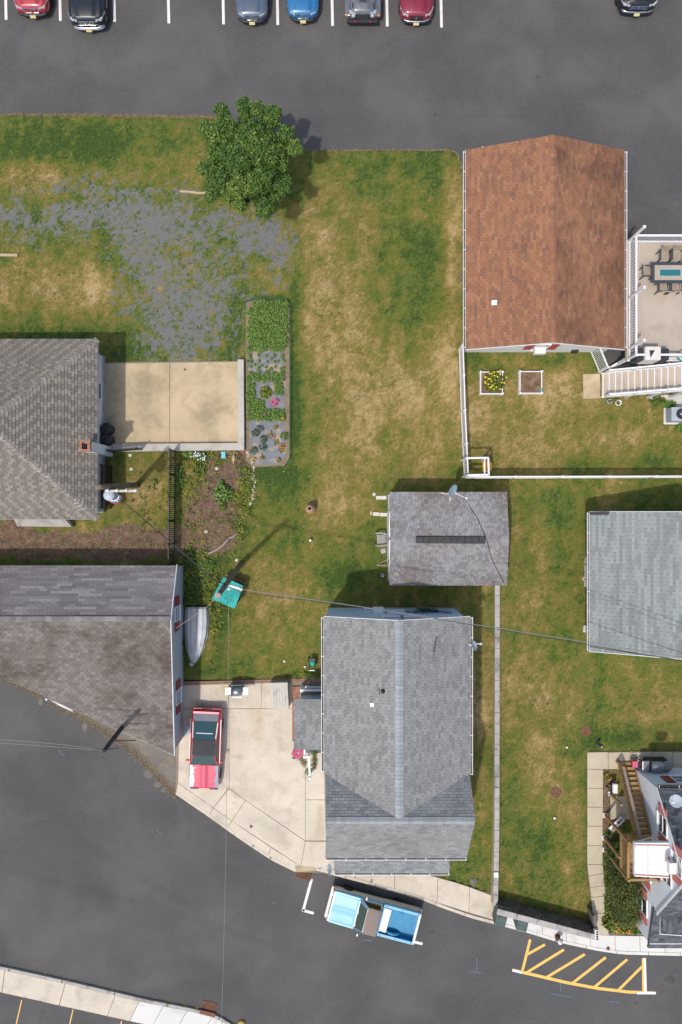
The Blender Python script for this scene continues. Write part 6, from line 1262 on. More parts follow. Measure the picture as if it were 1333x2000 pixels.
Bk = thing('bucket', 'small white bucket with blue rim in the shade below the shed', 'bucket', T(747, 1123)); obj('shell', MB().lathe(T(747, 1123), [(.085, 0), (.10, .24), (.09, .24), (.075, .02)], 16), 'ceramic', Bk, True); obj('water', MB().lathe(T(747, 1123, .15), [(.085, 0), (0, .001)], 14), 'paint_azure', Bk)
# ---- bins, hydrant, covers, drains
def bin_(px, py, rz, label):
    t = thing('wheelie_bin', label, 'bin', T(px, py, .012), rz, 'green bins on the pavement', local=True)
    obj('bin_body', MB().box((0, 0, .46), (.52, .56, .84), taper=1.12), 'green_bin', t, bevel=.02); ld = obj('lid', MB().box((0, -.02, .93), (.62, .68, .07), taper=.9), 'green_bin', t, bevel=.02); obj('lid_ridge', MB().box((0, -.02, .975), (.40, .44, .02)), 'green_bin', ld)
    obj('handle', MB().bar((-.24, .36, .88), (.24, .36, .88), .04), 'green_bin', t)
    for s in (-1, 1): obj('wheel', MB().lathe((s * .22, .30, .11), [(.11, -.03), (.11, .03)], 12, Matrix.Rotation(R(90), 3, 'Y')), 'rubber', t)
bin_(972, 1780, R(-14), 'dark green wheelie bin at the wall corner'); bin_(1013, 1788, R(-14), 'dark green wheelie bin nearer the hydrant')
Hy = thing('fire_hydrant', 'rust-red fire hydrant with white bonnet at the kerb', 'hydrant', T(1089, 1829))
obj('barrel', MB().lathe(T(1089, 1829), [(.16, 0), (.16, .04), (.11, .06), (.11, .42), (.15, .46), (.15, .50)], 16), 'rust', Hy, True); obj('bonnet', MB().lathe(T(1089, 1829), [(.15, .50), (.13, .60), (.06, .68), (.03, .69), (.03, .74), (0, .74)], 16), 'white_metal', Hy, True)
for dx_, dy_ in ((1, 0), (-1, 0), (0, -1)): obj('outlet', MB().tube([T(1089, 1829, .36), T(1089, 1829, .36) + Vector((dx_ * .19, dy_ * .19, 0))], .06, 10), 'rust', Hy, True)
def cover(px, py, r, label, m='rust', z=.0):
    t = thing('manhole_cover', label, 'manhole cover', T(px, py, z)); obj('ring', MB().lathe(T(px, py, z), [(r, -.03), (r, .02), (r * .88, .022), (r * .88, -.01)], 24), m, t); lid = obj('lid', MB().lathe(T(px, py, z), [(r * .87, -.02), (r * .87, .016), (0, .016)], 24), m, t)
    for k in range(3): obj('rib', MB().lathe(T(px, py, z + .016), [(r * (.25 + .2 * k), -.006), (r * (.25 + .2 * k), .008), (r * (.32 + .2 * k), .008), (r * (.32 + .2 * k), -.006)], 20), m, lid)
    return t
cover(1145, 1428, .29, 'rusty round manhole cover in the upper part of the right lawn'); cover(1086, 1547, .31, 'rusty round manhole cover in the lower part of the right lawn', 'rust'); cover(926, 1722, .22, 'grey round access cover in the grass by the pavement', 'concrete_dark', .005); cover(1188, 1852, .10, 'small dark valve cover in the east pavement', 'rust', .015); cover(491, 1614, .08, 'small dark valve cover in the concrete drive', 'concrete_dark', .015)
def drain(px, py, rz, w, h, label, z=-.115):
    t = thing('storm_drain', label, 'drain', T(px, py, z), rz, local=True); obj('pit', MB().box((0, 0, -.008), (w, h, .012)), 'dark_void', t)
    for s in (-1, 1): obj('frame', MB().box((s * w / 2, 0, .012), (.05, h + .05, .03)), 'rust', t); obj('frame', MB().box((0, s * h / 2, .013), (w, .05, .03)), 'rust', t)
    for k in range(1, 8): obj('bar', MB().box((-w / 2 + w * k / 8, 0, .012), (.045, h, .028)), 'rust', t)
    for k in range(1, 5): obj('bar', MB().box((0, -h / 2 + h * k / 5, .014), (w, .045, .028)), 'rust', t)
    return t
drain(595, 1708, R(-17), .82, .58, 'rusty storm drain grate beside the white bay line', -.10)
D2 = drain(409, 1968, R(-14), .80, .46, 'rusty storm drain grate on the south kerb'); obj('hood', MB().box((0, -.33, .07), (.86, .22, .16)), 'rust', D2)
box_in = obj('kerb_inlet', MB().prism([T(*p)[:2] for p in ((577, 1690), (614, 1693), (616, 1700), (577, 1703))], -.2, .015), 'concrete_tan'); tag(box_in, kind='structure')
Hp = thing('yellow_cap', 'small yellow painted kerb cap at the bottom edge', 'kerb cap', T(470, 2000)); obj('cap', MB().lathe(T(472, 2001, -.1), [(.2, 0), (.18, .12), (.08, .2), (0, .21)], 14), 'paint_yellow', Hp, True)
# ---- landscape timbers, log edging, stones, toys
for a, b, lb, r_ in (((352, 374), (382, 376.5), 'pale timber edging beside the tree, left piece', .06), ((381, 377.5), (410, 378), 'pale timber edging running under the tree', .06), ((-30, 498), (36, 499.5), 'pale square timber lying in the grass at the left edge', .075)):
    o = obj('edging_timber', MB().bar(T(*a, r_ * .7), T(*b, r_ * .7), r_ * 2, r_ * 1.6), 'wood_log', bevel=.015); tag(o, lb, 'timber')
for pts_, lb in (([(466, 1040), (455, 1049), (447, 1051)], 'short pale log at the upper end of the curved bed edging'), ([(448, 1052), (436, 1065), (424, 1074), (406, 1082)], 'long grey log bent along the curved bed edging')):
    o = obj('edging_log', MB().tube([T(x, y, .07) for x, y in pts_], .085, 8, .05), 'wood_grey', smooth=True); tag(o, lb, 'log')
rs_ = random.Random(5); sm_ = []
for k in range(4):
    mb = MB(); n_ = 7; rings = []
    for r_, z_ in ((.8, 0), (1, .35), (.8, .8), (.35, 1.0)): rings.append([Vector((r_ * (.8 + .4 * rs_.random()) * math.cos(2 * math.pi * i / n_), r_ * (.8 + .4 * rs_.random()) * math.sin(2 * math.pi * i / n_), z_ * .7)) for i in range(n_)])
    sm_.append(mb.loft(rings).data('border_stone', 'stone_white', True))
for i in range(26):
    f = i / 25; x, y = along([(482, 880), (486, 895), (492, 905), (496, 920), (497, 940), (495, 960), (493, 978), (488, 985)], f); o = link('border_stone', sm_[i % 4], None, T(x + rs_.uniform(-2.5, 2.5), y + rs_.uniform(-2, 2)), rz=rs_.uniform(0, 6)); s_ = rs_.uniform(.035, .075); o.scale = (s_, s_, s_); tag(o, 'small whitish stone in the row edging the planting bed', 'stone', 'stones edging the planting bed')
for x, y, lb in ((257, 916, 'large white stone on the bare yard below the iron fence'), (255, 889, 'flat white stone on the bare yard near the chimney'), (403, 1038, 'round white stone at the lower end of the soil bed'), (463, 1094, 'round white stone near the foot of the bare pole'), (424, 915, 'single white pebble in the middle of the soil bed')):
    o = link('white_stone', sm_[1], None, T(x, y), rz=x); o.scale = (.12, .1, .1); tag(o, lb, 'stone')
Ty = thing('toy_cart', 'small teal and red toy cart in the soil bed under the patio wall', 'toy', T(438, 889)); obj('body', MB().box(T(438, 889, .17), (.26, .42, .14), taper=.85), 'toy_teal', Ty, bevel=.02)
for sx in (-1, 1):
    for sy in (-1, 1): obj('wheel', MB().lathe(T(438 + sx * 5, 889 + sy * 5, .08), [(.08, -.02), (.08, .02)], 12, Matrix.Rotation(R(90), 3, 'Y')), 'toy_red', Ty)
Pn = thing('wooden_canoe_planter', 'narrow pointed brown wooden dish lying in the soil bed', 'ornament', T(457, 897)); obj('dish', MB().loft([[T(457 + o_ * w_, y_, z_) for o_, z_ in ((-1, .1), (-.5, .02), (.5, .02), (1, .1), (0, .05))] for y_, w_ in ((886, .6), (892, 3.2), (898, 3.0), (906, .5))]), 'wood_log', Pn, True)
o = obj('red_lid', MB().lathe(T(476, 881, .0), [(.09, 0), (.08, .05), (0, .06)], 12), 'toy_red', smooth=True); tag(o, 'red plastic lid at the patio wall corner', 'lid')
# black barrels by the hip house
for y, lb in ((840, 'black round lidded bin by the hip house wall, upper of two'), (861, 'black round lidded bin by the hip house wall, lower of two')):
    t = thing('round_bin', lb, 'bin', T(216, y)); obj('drum', MB().lathe(T(216, y), [(.25, 0), (.29, .1), (.31, .74), (.29, .76)], 20), 'black_plastic', t, True); obj('lid', MB().lathe(T(216, y, .76), [(.32, 0), (.32, .04), (.26, .07), (.10, .09), (.05, .09), (.04, .12), (0, .12)], 20), 'black_plastic', t, True)
# ---- air-conditioning unit and its pad
Ac = thing('condenser_unit', 'grey outdoor condenser unit with round fan on a pale pad', 'condenser', T(1316, 812)); obj('pad', MB().prism([T(*p)[:2] for p in ((1296, 797), (1338, 797), (1338, 829), (1296, 829))], -.02, .08), 'concrete_pale', Ac, bevel=.01)
obj('cabinet', MB().prism([T(*p)[:2] for p in ((1299, 799), (1332, 799), (1332, 826), (1299, 826))], .08, .85), 'dish_pale', Ac, bevel=.03); c = T(1318, 812, .85); obj('fan_well', MB().lathe(c, [(.28, 0), (.28, .008), (0, .009)], 24), 'dark_void', Ac)
fn = obj('fan_guard', MB().lathe(c, [(.29, -.01), (.29, .03), (.26, .03), (.26, -.01)], 24), 'black_iron', Ac)
for k in range(12): obj('guard_wire', MB().bar(c + Vector((0, 0, .03)), c + Vector((.28 * math.cos(k * .524), .28 * math.sin(k * .524), .03)), .012), 'steel', fn)
obj('hub', MB().lathe(c, [(.09, .02), (.08, .05), (0, .06)], 14), 'steel', fn, True)
# ---- steel grill and bits behind the white house
Sg = thing('steel_grill', 'wide stainless steel grill standing on the path behind the white house', 'grill', T(1270, 1488)); zt_ = 1.0
obj('cart', MB().box(P(1283, 1492, .5), (1.1, .5, .9)), 'black_plastic', Sg); obj('hood', MB().loft([[P(1272 + sx * 26, 1496, zt_) + Vector((0, .26 * math.cos(a), .24 * math.sin(a))) for a in [i * math.pi / 8 for i in range(9)]] for sx in (0, 1)], close=False), 'steel', Sg, True)
for x in (1262, 1306): obj('side_shelf', MB().box(P(x, 1495, zt_), (.38, .5, .08)), 'steel', Sg, bevel=.02)
obj('handle', MB().bar(P(1275, 1507, zt_ + .05), P(1295, 1507, zt_ + .05), .04), 'chrome', Sg)
for lb, x, y, m_ in (('red cooler box beside the steel grill', 1240, 1492, 'toy_red'), ):
    o = thing('cooler_box', lb, 'box', T(1236, 1488)); obj('tub', MB().box(P(x, y, .55) - U3 * .1, (.26, .3, .3), taper=1.1), m_, o, bevel=.02); obj('lid', MB().box(P(x, y, .55) + U3 * .08, (.3, .34, .05)), 'flower_pink', o, bevel=.01); obj('crate', MB().box(P(x, y, .2), (.26, .3, .35)), 'black_plastic', o)
o = thing('folding_chair', 'dark folded chair propped beside the cooler box', 'chair', T(1247, 1484)); obj('frame', MB().tube([T(1243, 1478, .02), T(1246, 1482, .6), T(1252, 1480, .9), T(1254, 1487, .5), T(1250, 1490, .02)], .03, 6), 'black_iron', o, True); obj('fabric', MB().slab([T(1244, 1479, .45), T(1253, 1480, .5), T(1252, 1489, .5), T(1245, 1488, .45)], .02), 'red_brown', o)
Sn = thing('lying_sign', 'white sign board with dark and red lettering lying beside the timber stair', 'sign', T(1203, 1600)); a_, b2 = T(1190, 1618, .25), T(1213, 1594, .32); dd = (b2 - a_).normalized(); n_ = Vector((-dd.y, dd.x, 0))
obj('board', MB().slab([a_ - n_ * .16, b2 - n_ * .16, b2 + n_ * .16, a_ + n_ * .16], .04), 'white_metal', Sn)
for k, (f0, f1, m_) in enumerate(((.58, .72, 'black_iron'), (.74, .78, 'interior'), (.80, .84, 'interior'), (.86, .90, 'interior'), (.92, .96, 'interior'), (.14, .18, 'toy_red'), (.22, .27, 'toy_red'), (.31, .35, 'toy_red'))):
    p_ = a_ + (b2 - a_) * f0; r_ = a_ + (b2 - a_) * f1; obj('lettering', MB().slab([p_ - n_ * .07 + U3 * .006, r_ - n_ * .07 + U3 * .006, r_ + n_ * .07 + U3 * .006, p_ + n_ * .07 + U3 * .006], .004), m_, Sn)
Mb = thing('white_box', 'white upright box on a dark bracket by the timber stair', 'box', T(1193, 1537)); obj('box', MB().box(T(1192, 1530, .75), (.24, .5, .2)), 'white_metal', Mb, bevel=.02); obj('stand', MB().bar(T(1192, 1530, 0), T(1192, 1530, .68), .08).bar(T(1183, 1536, .02), T(1192, 1532, .6), .05), 'black_iron', Mb); obj('foot', MB().lathe(T(1191, 1547, 0), [(.16, 0), (.14, .08), (0, .1)], 12), 'steel', Mb, True)
Lp = thing('downpipe_offcut', 'short bent black pipe lying on the grass above the path', 'pipe', T(1168, 1450)); obj('pipe', MB().tube([T(1172, 1443, .06), T(1164, 1451, .06), T(1173, 1457, .1)], .05, 8), 'black_plastic', Lp, True); obj('end', MB().lathe(T(1174, 1457.5, .05), [(.07, 0), (.07, .12), (0, .12)], 10), 'steel', Lp, True)
# white side railing by the brick step + planter rail
Rl = thing('porch_railing', 'white spindle railing above the side porch of the middle house', 'railing', T(612, 1350)); a_, b2 = T(591, 1340), T(638, 1340); obj('rail', MB().bar(a_ + U3 * 1.0, b2 + U3 * 1.0, .10, .05).bar(a_ + U3 * .2, b2 + U3 * .2, .08, .05), 'white_vinyl', Rl)
for i in range(11): obj('spindle', MB().bar(a_ + (b2 - a_) * i / 10 + U3 * .2, a_ + (b2 - a_) * i / 10 + U3 * 1.0, .05), 'white_vinyl', Rl)
obj('post', MB().bar(a_ - U3 * .05, a_ + U3 * 1.1, .14), 'white_vinyl', Rl)
Hl = thing('hand_rail', 'white handrail with square posts beside the pink flowers on the drive', 'railing', T(603, 1490))
for a_, b2 in (((597, 1440), (597, 1467)), ((597, 1467), (605, 1467)), ((605, 1467), (607, 1508))): obj('rail', MB().bar(T(*a_, .92), T(*b2, .92), .10, .06), 'white_vinyl', Hl)
for p_ in ((597, 1467), (605, 1467), (607, 1508)): po = obj('post', MB().bar(T(*p_, 0), T(*p_, 1.0), .11), 'white_vinyl', Hl); obj('post_cap', MB().box(T(*p_, 1.04), (.17, .17, .06), taper=.7), 'white_vinyl', po)
for x, y, r_, h_, lb in ((1188, 785, .14, .3, 'pale teal pot left of the white pot under the deck stair'), (1205, 788, .17, .3, 'white pot of soil under the deck stair')):
    o = thing('plant_pot', lb, 'pot', T(x, y)); obj('pot', MB().lathe(T(x, y), [(r_ * .7, 0), (r_, h_), (r_ * .85, h_), (r_ * .75, h_ * .75), (0, h_ * .75)], 16), 'ceramic' if x > 1200 else 'tarp_blue', o, True); obj('soil', MB().lathe(T(x, y, h_ * .78), [(r_ * .8, 0), (0, .01)], 12), 'soil', o)
gp = sheet('gravel_bed', [(1262, 775), (1300, 771), (1400, 771), (1400, 796), (1300, 796), (1285, 785)], .02, 'stone_white')
# ---------------------------------------------------------------- vegetation
def quad_mesh(name, C, D, Nn, ln, wd, tone, m):
    """leaf-shaped faces: centres C, long axis D, normal N"""
    D = D / np.linalg.norm(D, axis=1, keepdims=True); S_ = np.cross(Nn, D); S_ /= np.maximum(np.linalg.norm(S_, axis=1, keepdims=True), 1e-6); N2 = np.cross(D, S_)
    ln = np.asarray(ln).reshape(-1, 1); wd = np.asarray(wd).reshape(-1, 1); n = len(C)
    a = C - D * ln * .5; b = C + S_ * wd * .5 - N2 * wd * .12; c = C + D * ln * .5 - N2 * ln * .15; d = C - S_ * wd * .5 - N2 * wd * .12
    co = np.stack([a, b, c, d], 1).reshape(-1, 3).astype(np.float32); me = bpy.data.meshes.new(name)
    me.vertices.add(4 * n); me.vertices.foreach_set('co', co.ravel()); me.loops.add(4 * n); me.loops.foreach_set('vertex_index', np.arange(4 * n, dtype=np.int32))
    me.polygons.add(n); me.polygons.foreach_set('loop_start', np.arange(0, 4 * n, 4, dtype=np.int32)); me.update(calc_edges=True)
    at = me.attributes.new('tone', 'FLOAT', 'FACE'); at.data.foreach_set('value', np.clip(tone, 0, 1).astype(np.float32)); me.materials.append(MATS[m]); return me
def rdir(n, up=.5):
    v = RNG.normal(size=(n, 3)); v /= np.linalg.norm(v, axis=1, keepdims=True); v[:, 2] = np.abs(v[:, 2]) * (1 - up) + up; return v / np.linalg.norm(v, axis=1, keepdims=True)
def clump(name, n, rx, ry, h, size, m, tmean=.5, tsd=.22, shell=.5, zc=0.0):
    u = RNG.normal(size=(n, 3)); u /= np.linalg.norm(u, axis=1, keepdims=True); r = shell + (1 - shell) * RNG.random((n, 1)) ** .5
    u[:, 2] = np.abs(u[:, 2]); C = u * r * np.array([rx, ry, h]) ; C[:, 2] += zc
    N_ = u * .6 + rdir(n, .4) * .8; D = RNG.normal(size=(n, 3)) + u * .5
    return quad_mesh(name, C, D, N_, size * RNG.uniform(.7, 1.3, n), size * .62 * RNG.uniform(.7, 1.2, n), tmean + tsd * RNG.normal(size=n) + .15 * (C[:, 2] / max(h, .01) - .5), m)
# ---- the broad-leaved tree
Tr = thing('tree', 'bushy dark green tree at the edge of the parking lot', 'tree', T(504, 377))
base = T(504, 377); mb = MB(); mb.tube([base + Vector((0, 0, -.1)), base + Vector((.05, .0, .6)), base + Vector((.0, .06, 1.4)), base + Vector((.05, .1, 2.4)), base + Vector((0, .1, 4.2))], .17, 10, .04)
lob = []; rt = random.Random(21)
for i in range(54):
    a = i * 2.39996; f = math.sqrt((i + .5) / 54); r_ = 1.98 * f * rt.uniform(.74, 1.14); z = 3.7 + 1.75 * math.sqrt(max(0, 1 - f * f)) * rt.uniform(.7, 1.05) - rt.uniform(0, .5) - .9 * f * f
    lob.append((base + Vector((r_ * math.cos(a) * 1.0, r_ * math.sin(a) * 1.06, z)), rt.uniform(.30, .62)))
for px, py in ((434, 218), (440, 236), (452, 248), (478, 208), (480, 226), (503, 214), (535, 222), (530, 236), (560, 262), (576, 288), (404, 254), (418, 268), (430, 256), (396, 330), (412, 330), (412, 384), (470, 402), (516, 410), (556, 366), (425, 300)): lob.append((P(px, py, 4.1 + .35 * rt.random()), rt.uniform(.30, .42)))
for c, r_ in lob[::3]: mb.tube([base + Vector((0, .05, 1.2 + rt.uniform(0, 1.6))), (base + Vector((0, 0, 2.4)) + c) / 2 + Vector((0, 0, -.1)), c], .055, 6, .012)
obj('trunk', mb, 'pole_wood', Tr, True)
Cs, Ds, Ns, Ts = [], [], [], []
for c, r_ in lob:
    n = int(1900 * (r_ / .55) ** 2); u = RNG.normal(size=(n, 3)); u /= np.linalg.norm(u, axis=1, keepdims=True); rad = r_ * (.45 + .62 * RNG.random((n, 1)) ** .6) * (1 + .22 * np.sin(5 * u[:, :1] + c.x * 9) * np.cos(4 * u[:, 1:2] + c.y * 7))
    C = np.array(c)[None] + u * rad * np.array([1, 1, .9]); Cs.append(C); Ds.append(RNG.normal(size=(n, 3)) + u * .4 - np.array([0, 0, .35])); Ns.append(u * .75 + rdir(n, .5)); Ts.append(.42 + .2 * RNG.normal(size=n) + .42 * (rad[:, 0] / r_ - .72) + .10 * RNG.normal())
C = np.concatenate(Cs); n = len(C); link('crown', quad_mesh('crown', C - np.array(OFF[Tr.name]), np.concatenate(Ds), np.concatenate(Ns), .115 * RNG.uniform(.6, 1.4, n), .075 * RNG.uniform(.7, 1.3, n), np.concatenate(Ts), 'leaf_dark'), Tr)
def plant(name, label, cat, px, py, z, n, rx, ry, h, size, m, group=None, tm=.5, flowers=None, stem=True, sh=.4):
    t = thing(name, label, cat, T(px, py, z), group=group); link('foliage', clump('foliage', n, rx, ry, h, size, m, tm, shell=sh), t)
    if stem: obj('stem', MB().tube([T(px, py, z - .02), T(px, py, z + h * .6)], .02, 5), 'leaf_stem', t)
    if flowers:
        fm, k, fr_, spread = flowers
        for i in range(k):
            a = RNG.random() * 6.28; q = spread * math.sqrt(RNG.random()); p = T(px, py, z + h * (.85 + .25 * RNG.random())) + Vector((rx * q * math.cos(a), ry * q * math.sin(a), 0))
            mb = MB()
            for j in range(6): b_ = 6.28 * j / 6; mb.add([p, p + Vector((fr_ * math.cos(b_ - .5), fr_ * math.sin(b_ - .5), .02)), p + Vector((fr_ * 1.25 * math.cos(b_), fr_ * 1.25 * math.sin(b_), .035)), p + Vector((fr_ * math.cos(b_ + .5), fr_ * math.sin(b_ + .5), .02))], [(0, 1, 2, 3)])
            mb.lathe(p, [(fr_ * .35, 0), (fr_ * .25, fr_ * .4), (0, fr_ * .45)], 6); obj('blossom', mb, fm, t)
    return t
mat('leaf_stem', (.08, .11, .03), .2)
# ---- kitchen garden
gb_ = sheet('garden_bed', [(481, 590), (500, 587), (562, 588), (566, 610), (566, 895), (556, 910), (500, 912), (480, 900)], .025, 'straw_soil') if False else None
mat('bed_soil', (.24, .185, .12), .25, 2, 30, .95, bump=.5, c2=(.19, .14, .095), lo=.5, hi=.65, s3=2.5)
gb_ = sheet('garden_bed', [(481, 590), (500, 587), (562, 588), (566, 610), (566, 895), (556, 910), (500, 912), (480, 900)], .035, 'bed_soil')
sheet('mulch_film', [(486, 688), (556, 684), (558, 760), (556, 830), (558, 890), (545, 908), (500, 908), (490, 880), (486, 800)], .042, 'mulch_film', gb_, kind=None)
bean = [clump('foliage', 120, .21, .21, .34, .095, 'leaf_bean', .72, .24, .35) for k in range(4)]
t0 = None
for iy in range(11):
    for ix in range(9):
        x = 490 + ix * 8.6 + random.uniform(-2, 2) + (4 if iy % 2 else 0); y = 594 + iy * 8.8 + random.uniform(-2, 2)
        if x > 561 or (x < 486) or (iy > 9 and random.random() < .4) or (iy < 2 and ix < 1): continue
        t = thing('bean_plant', 'leafy bean plant in the dense block at the top of the kitchen garden', 'plant', T(x, y, .03), random.uniform(0, 6), 'bean plants in the kitchen garden', local=True); link('foliage', random.choice(bean), t, scale=[random.uniform(.85, 1.15)] * 3)
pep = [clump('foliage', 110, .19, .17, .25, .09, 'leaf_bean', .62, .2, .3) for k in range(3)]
rows = [(x + 4, y + 4) for y in (690, 702, 714, 726) for x in range(486, 552, 16)] + [(x, y) for y in (735, 742) for x in range(488, 556, 9)] + [(x, y) for y in (752, 760, 768, 776) for x in (487, 495)] + [(x, y) for y in (752, 760, 768) for x in (542, 550)] + [(x, y) for y in (786, 794, 802, 810, 816) for x in (488, 496, 504, 512)] + [(x, y) for y in (804, 811, 818) for x in range(520, 558, 8)] + [(500, 676), (508, 680), (490, 700), (498, 712), (530, 700), (545, 706), (552, 698), (512, 716), (530, 722), (550, 722), (486, 706)]
for x, y in rows:
    s_ = random.uniform(.8, 1.15) * (.6 if 690 < y < 725 else 1); t = thing('pepper_plant', 'small bright green seedling in the rows below the bean block', 'plant', T(x + random.uniform(-1.5, 1.5), y + random.uniform(-1.5, 1.5), .04), random.uniform(0, 6), 'seedlings in the kitchen garden rows', local=True); link('foliage', random.choice(pep), t, scale=(s_, s_, s_))
plant('ornamental_grass', 'yellow-green spiky plant in the middle of the kitchen garden', 'plant', 520, 768, .04, 160, .33, .36, .4, .20, 'leaf_yellow', tm=.5)
plant('flowering_plant', 'pink flowering plant in the kitchen garden', 'flower', 537, 788, .04, 60, .22, .2, .28, .08, 'leaf_dark', flowers=('flower_pink', 22, .045, .95))
for i, (x, y, r_, k, m_, lb) in enumerate(((530, 851, .18, 16, 'flower_orange', 'largest orange marigold, upper middle of the garden foot'), (539, 834, .12, 4, 'flower_orange', 'orange marigold highest in the garden foot'), (541, 865, .15, 5, 'flower_orange', 'orange marigold below the largest one'), (552, 872, .13, 9, 'flower_orange', 'orange marigold at the right rim of the bed'), (550, 880, .14, 11, 'flower_orange', 'orange marigold just below the one at the right rim'), (513, 894, .12, 9, 'flower_orange', 'orange marigold at the lower left of the bed'), (545, 899, .12, 7, 'flower_orange', 'orange marigold at the lowest right of the bed'), (498, 897, .08, 3, 'flower_yellow', 'tiny yellow marigold near the patio wall end'))):
    plant('marigold', lb, 'flower', x, y, .04, 70, r_ * 1.3, r_ * 1.3, .2, .07, 'leaf_bean', flowers=(m_, max(2, k // 2), .035, .9))
for x, y, r_, lb, m_ in ((518, 811, .05, 'single pink bloom in the seedling rows', 'flower_pink'), (553, 818, .05, 'single salmon bloom at the right end of the seedling rows', 'flower_orange')): plant('bloom', lb, 'flower', x, y, .04, 20, .08, .08, .25, .06, 'leaf_bean', flowers=(m_, 2, .05, .3))
for x, y, lb in ((500, 846, 'bluish cabbage plant, upper one beside the marigolds'), (516, 858, 'bluish cabbage plant in the middle of the garden foot'), (514, 873, 'bluish cabbage plant, lower one'), (497, 880, 'bluish cabbage plant nearest the patio wall'), (556, 851, 'round green cabbage at the right rim of the bed'), (508, 838, 'bluish cabbage plant, highest of them')): plant('cabbage', lb, 'plant', x, y, .04, 70, .27, .25, .2, .12, 'leaf_blue' if x < 540 else 'leaf_bean', tm=.45)
Nt = thing('garden_netting', 'low green netting fence around the kitchen garden', 'fence', T(566, 750)); loop_ = [(480, 592), (500, 585), (540, 584), (562, 588), (568, 610), (568, 760), (567, 895), (557, 912)]
mb = MB(); pts3 = [along(loop_, i / 60) for i in range(61)]
for z in (.12, .26, .40): mb.tube([T(*p, z) for p in pts3], .007, 4, cap=False)
obj('wires', mb, 'garden_net', Nt)
for i in range(0, 61, 4): obj('stake', MB().bar(T(*pts3[i], 0), T(*pts3[i], .46), .02), 'garden_net', Nt)
mb = MB()
for i in range(0, 240): p = along(loop_, i / 240); mb.bar(T(*p, .03), T(*p, .40), .006)
tag(obj('mesh_wires', mb, 'garden_net', Nt), kind='stuff')
# ---- soil-bed plants
plant('leafy_shrub', 'bright green leafy shrub in the middle of the soil bed', 'shrub', 437, 965, 0, 330, .62, .55, .6, .17, 'leaf_bean', tm=.6)
plant('leafy_shrub', 'small bright green shoot growing below the middle shrub', 'shrub', 436, 990, 0, 90, .25, .3, .4, .14, 'leaf_yellow', tm=.5); plant('leafy_shrub', 'narrow green shoot above the middle shrub of the soil bed', 'shrub', 433, 948, 0, 90, .2, .35, .4, .14, 'leaf_bean', tm=.5)
plant('flower_clump', 'grassy clump with white blooms under the patio wall', 'flower', 392, 893, 0, 260, .5, .3, .4, .16, 'leaf_bean', tm=.35, flowers=('flower_white', 26, .035, .95)); plant('grass_clump', 'dark grassy clump next to the iron fence in the soil bed', 'plant', 368, 885, 0, 200, .45, .25, .4, .2, 'leaf_dark', tm=.6); plant('grass_clump', 'pale grassy clump below the white blooms', 'plant', 392, 915, 0, 180, .45, .4, .35, .18, 'leaf_yellow', tm=.25)
plant('ground_shrub', 'green low growth along the iron fence, upper part', 'shrub', 353, 930, 0, 320, .3, .8, .4, .13, 'leaf_dark', tm=.6); plant('ground_shrub', 'pale sprig in the soil bed beside the iron fence', 'plant', 379, 948, 0, 50, .25, .2, .2, .14, 'leaf_yellow', tm=.5); plant('dry_plant', 'dry brown flower stalks in the corner of the patio wall', 'plant', 455, 882, 0, 90, .42, .2, .3, .12, 'straw', tm=.5, flowers=('flower_orange', 6, .03, .9))
plant('seedling', 'lone green seedling on the bare yard by the iron fence', 'plant', 304, 942, 0, 60, .22, .2, .3, .12, 'leaf_yellow', tm=.45)
for x, y, n_, rx, ry, m_, lb in ((375, 1090, 420, .55, .7, 'leaf_dark', 'upper'), (405, 1105, 520, .8, .5, 'leaf_bean', 'middle'), (385, 1140, 460, .7, .6, 'leaf_dark', 'lower'), (415, 1135, 320, .5, .5, 'leaf_yellow', 'nearest the teal roof'), (372, 1172, 380, .5, .5, 'leaf_dark', 'next to the boat stern'), (470, 1040, 200, .35, .7, 'leaf_yellow', 'at the curved log edging'), (414, 1195, 110, .18, .6, 'leaf_yellow', 'along the right side of the boat'), (480, 960, 170, .3, 1.0, 'leaf_yellow', 'along the row of white stones'), (356, 1260, 260, .18, 1.0, 'leaf_dark', 'between the boat and the corner building')):
    plant('weed_patch', 'tangled weeds below the soil bed, ' + lb if lb in ('upper', 'middle', 'lower') else 'tangled weeds ' + lb, 'weeds', x, y, 0, n_, rx, ry, .35, .13, m_, tm=.5, stem=False, sh=.1)
# ---- right-hand yard
plant('flowering_shrub', 'green and yellow flowering shrub spilling out of the white planter box', 'shrub', 962, 748, .3, 420, .62, .6, .55, .17, 'leaf_yellow', tm=.3, flowers=('flower_yellow', 26, .04, 1.0))
for x, y, lb in ((1028, 742, 'faint green sprout, upper one in the bare planter box'), (1028, 758, 'faint green sprout, lower one in the bare planter box'), (1046, 755, 'faint green sprout, right one in the bare planter box')): plant('sprout', lb, 'plant', x, y, .3, 30, .2, .15, .1, .07, 'leaf_dark', tm=.6)
plant('potted_plant', 'yellow-green plant in the pot under the deck stair', 'plant', 1197, 784, .1, 110, .28, .24, .35, .11, 'leaf_yellow', tm=.5); plant('fern', 'pale green fern by the gravel under the deck stair', 'plant', 1285, 783, 0, 160, .5, .3, .3, .16, 'leaf_yellow', tm=.35); plant('fern', 'green fern behind the condenser unit', 'plant', 1305, 790, 0, 140, .45, .25, .35, .16, 'leaf_bean', tm=.5); plant('fern', 'green growth at the right of the condenser unit pad', 'plant', 1330, 835, 0, 120, .4, .25, .35, .16, 'leaf_bean', tm=.5)
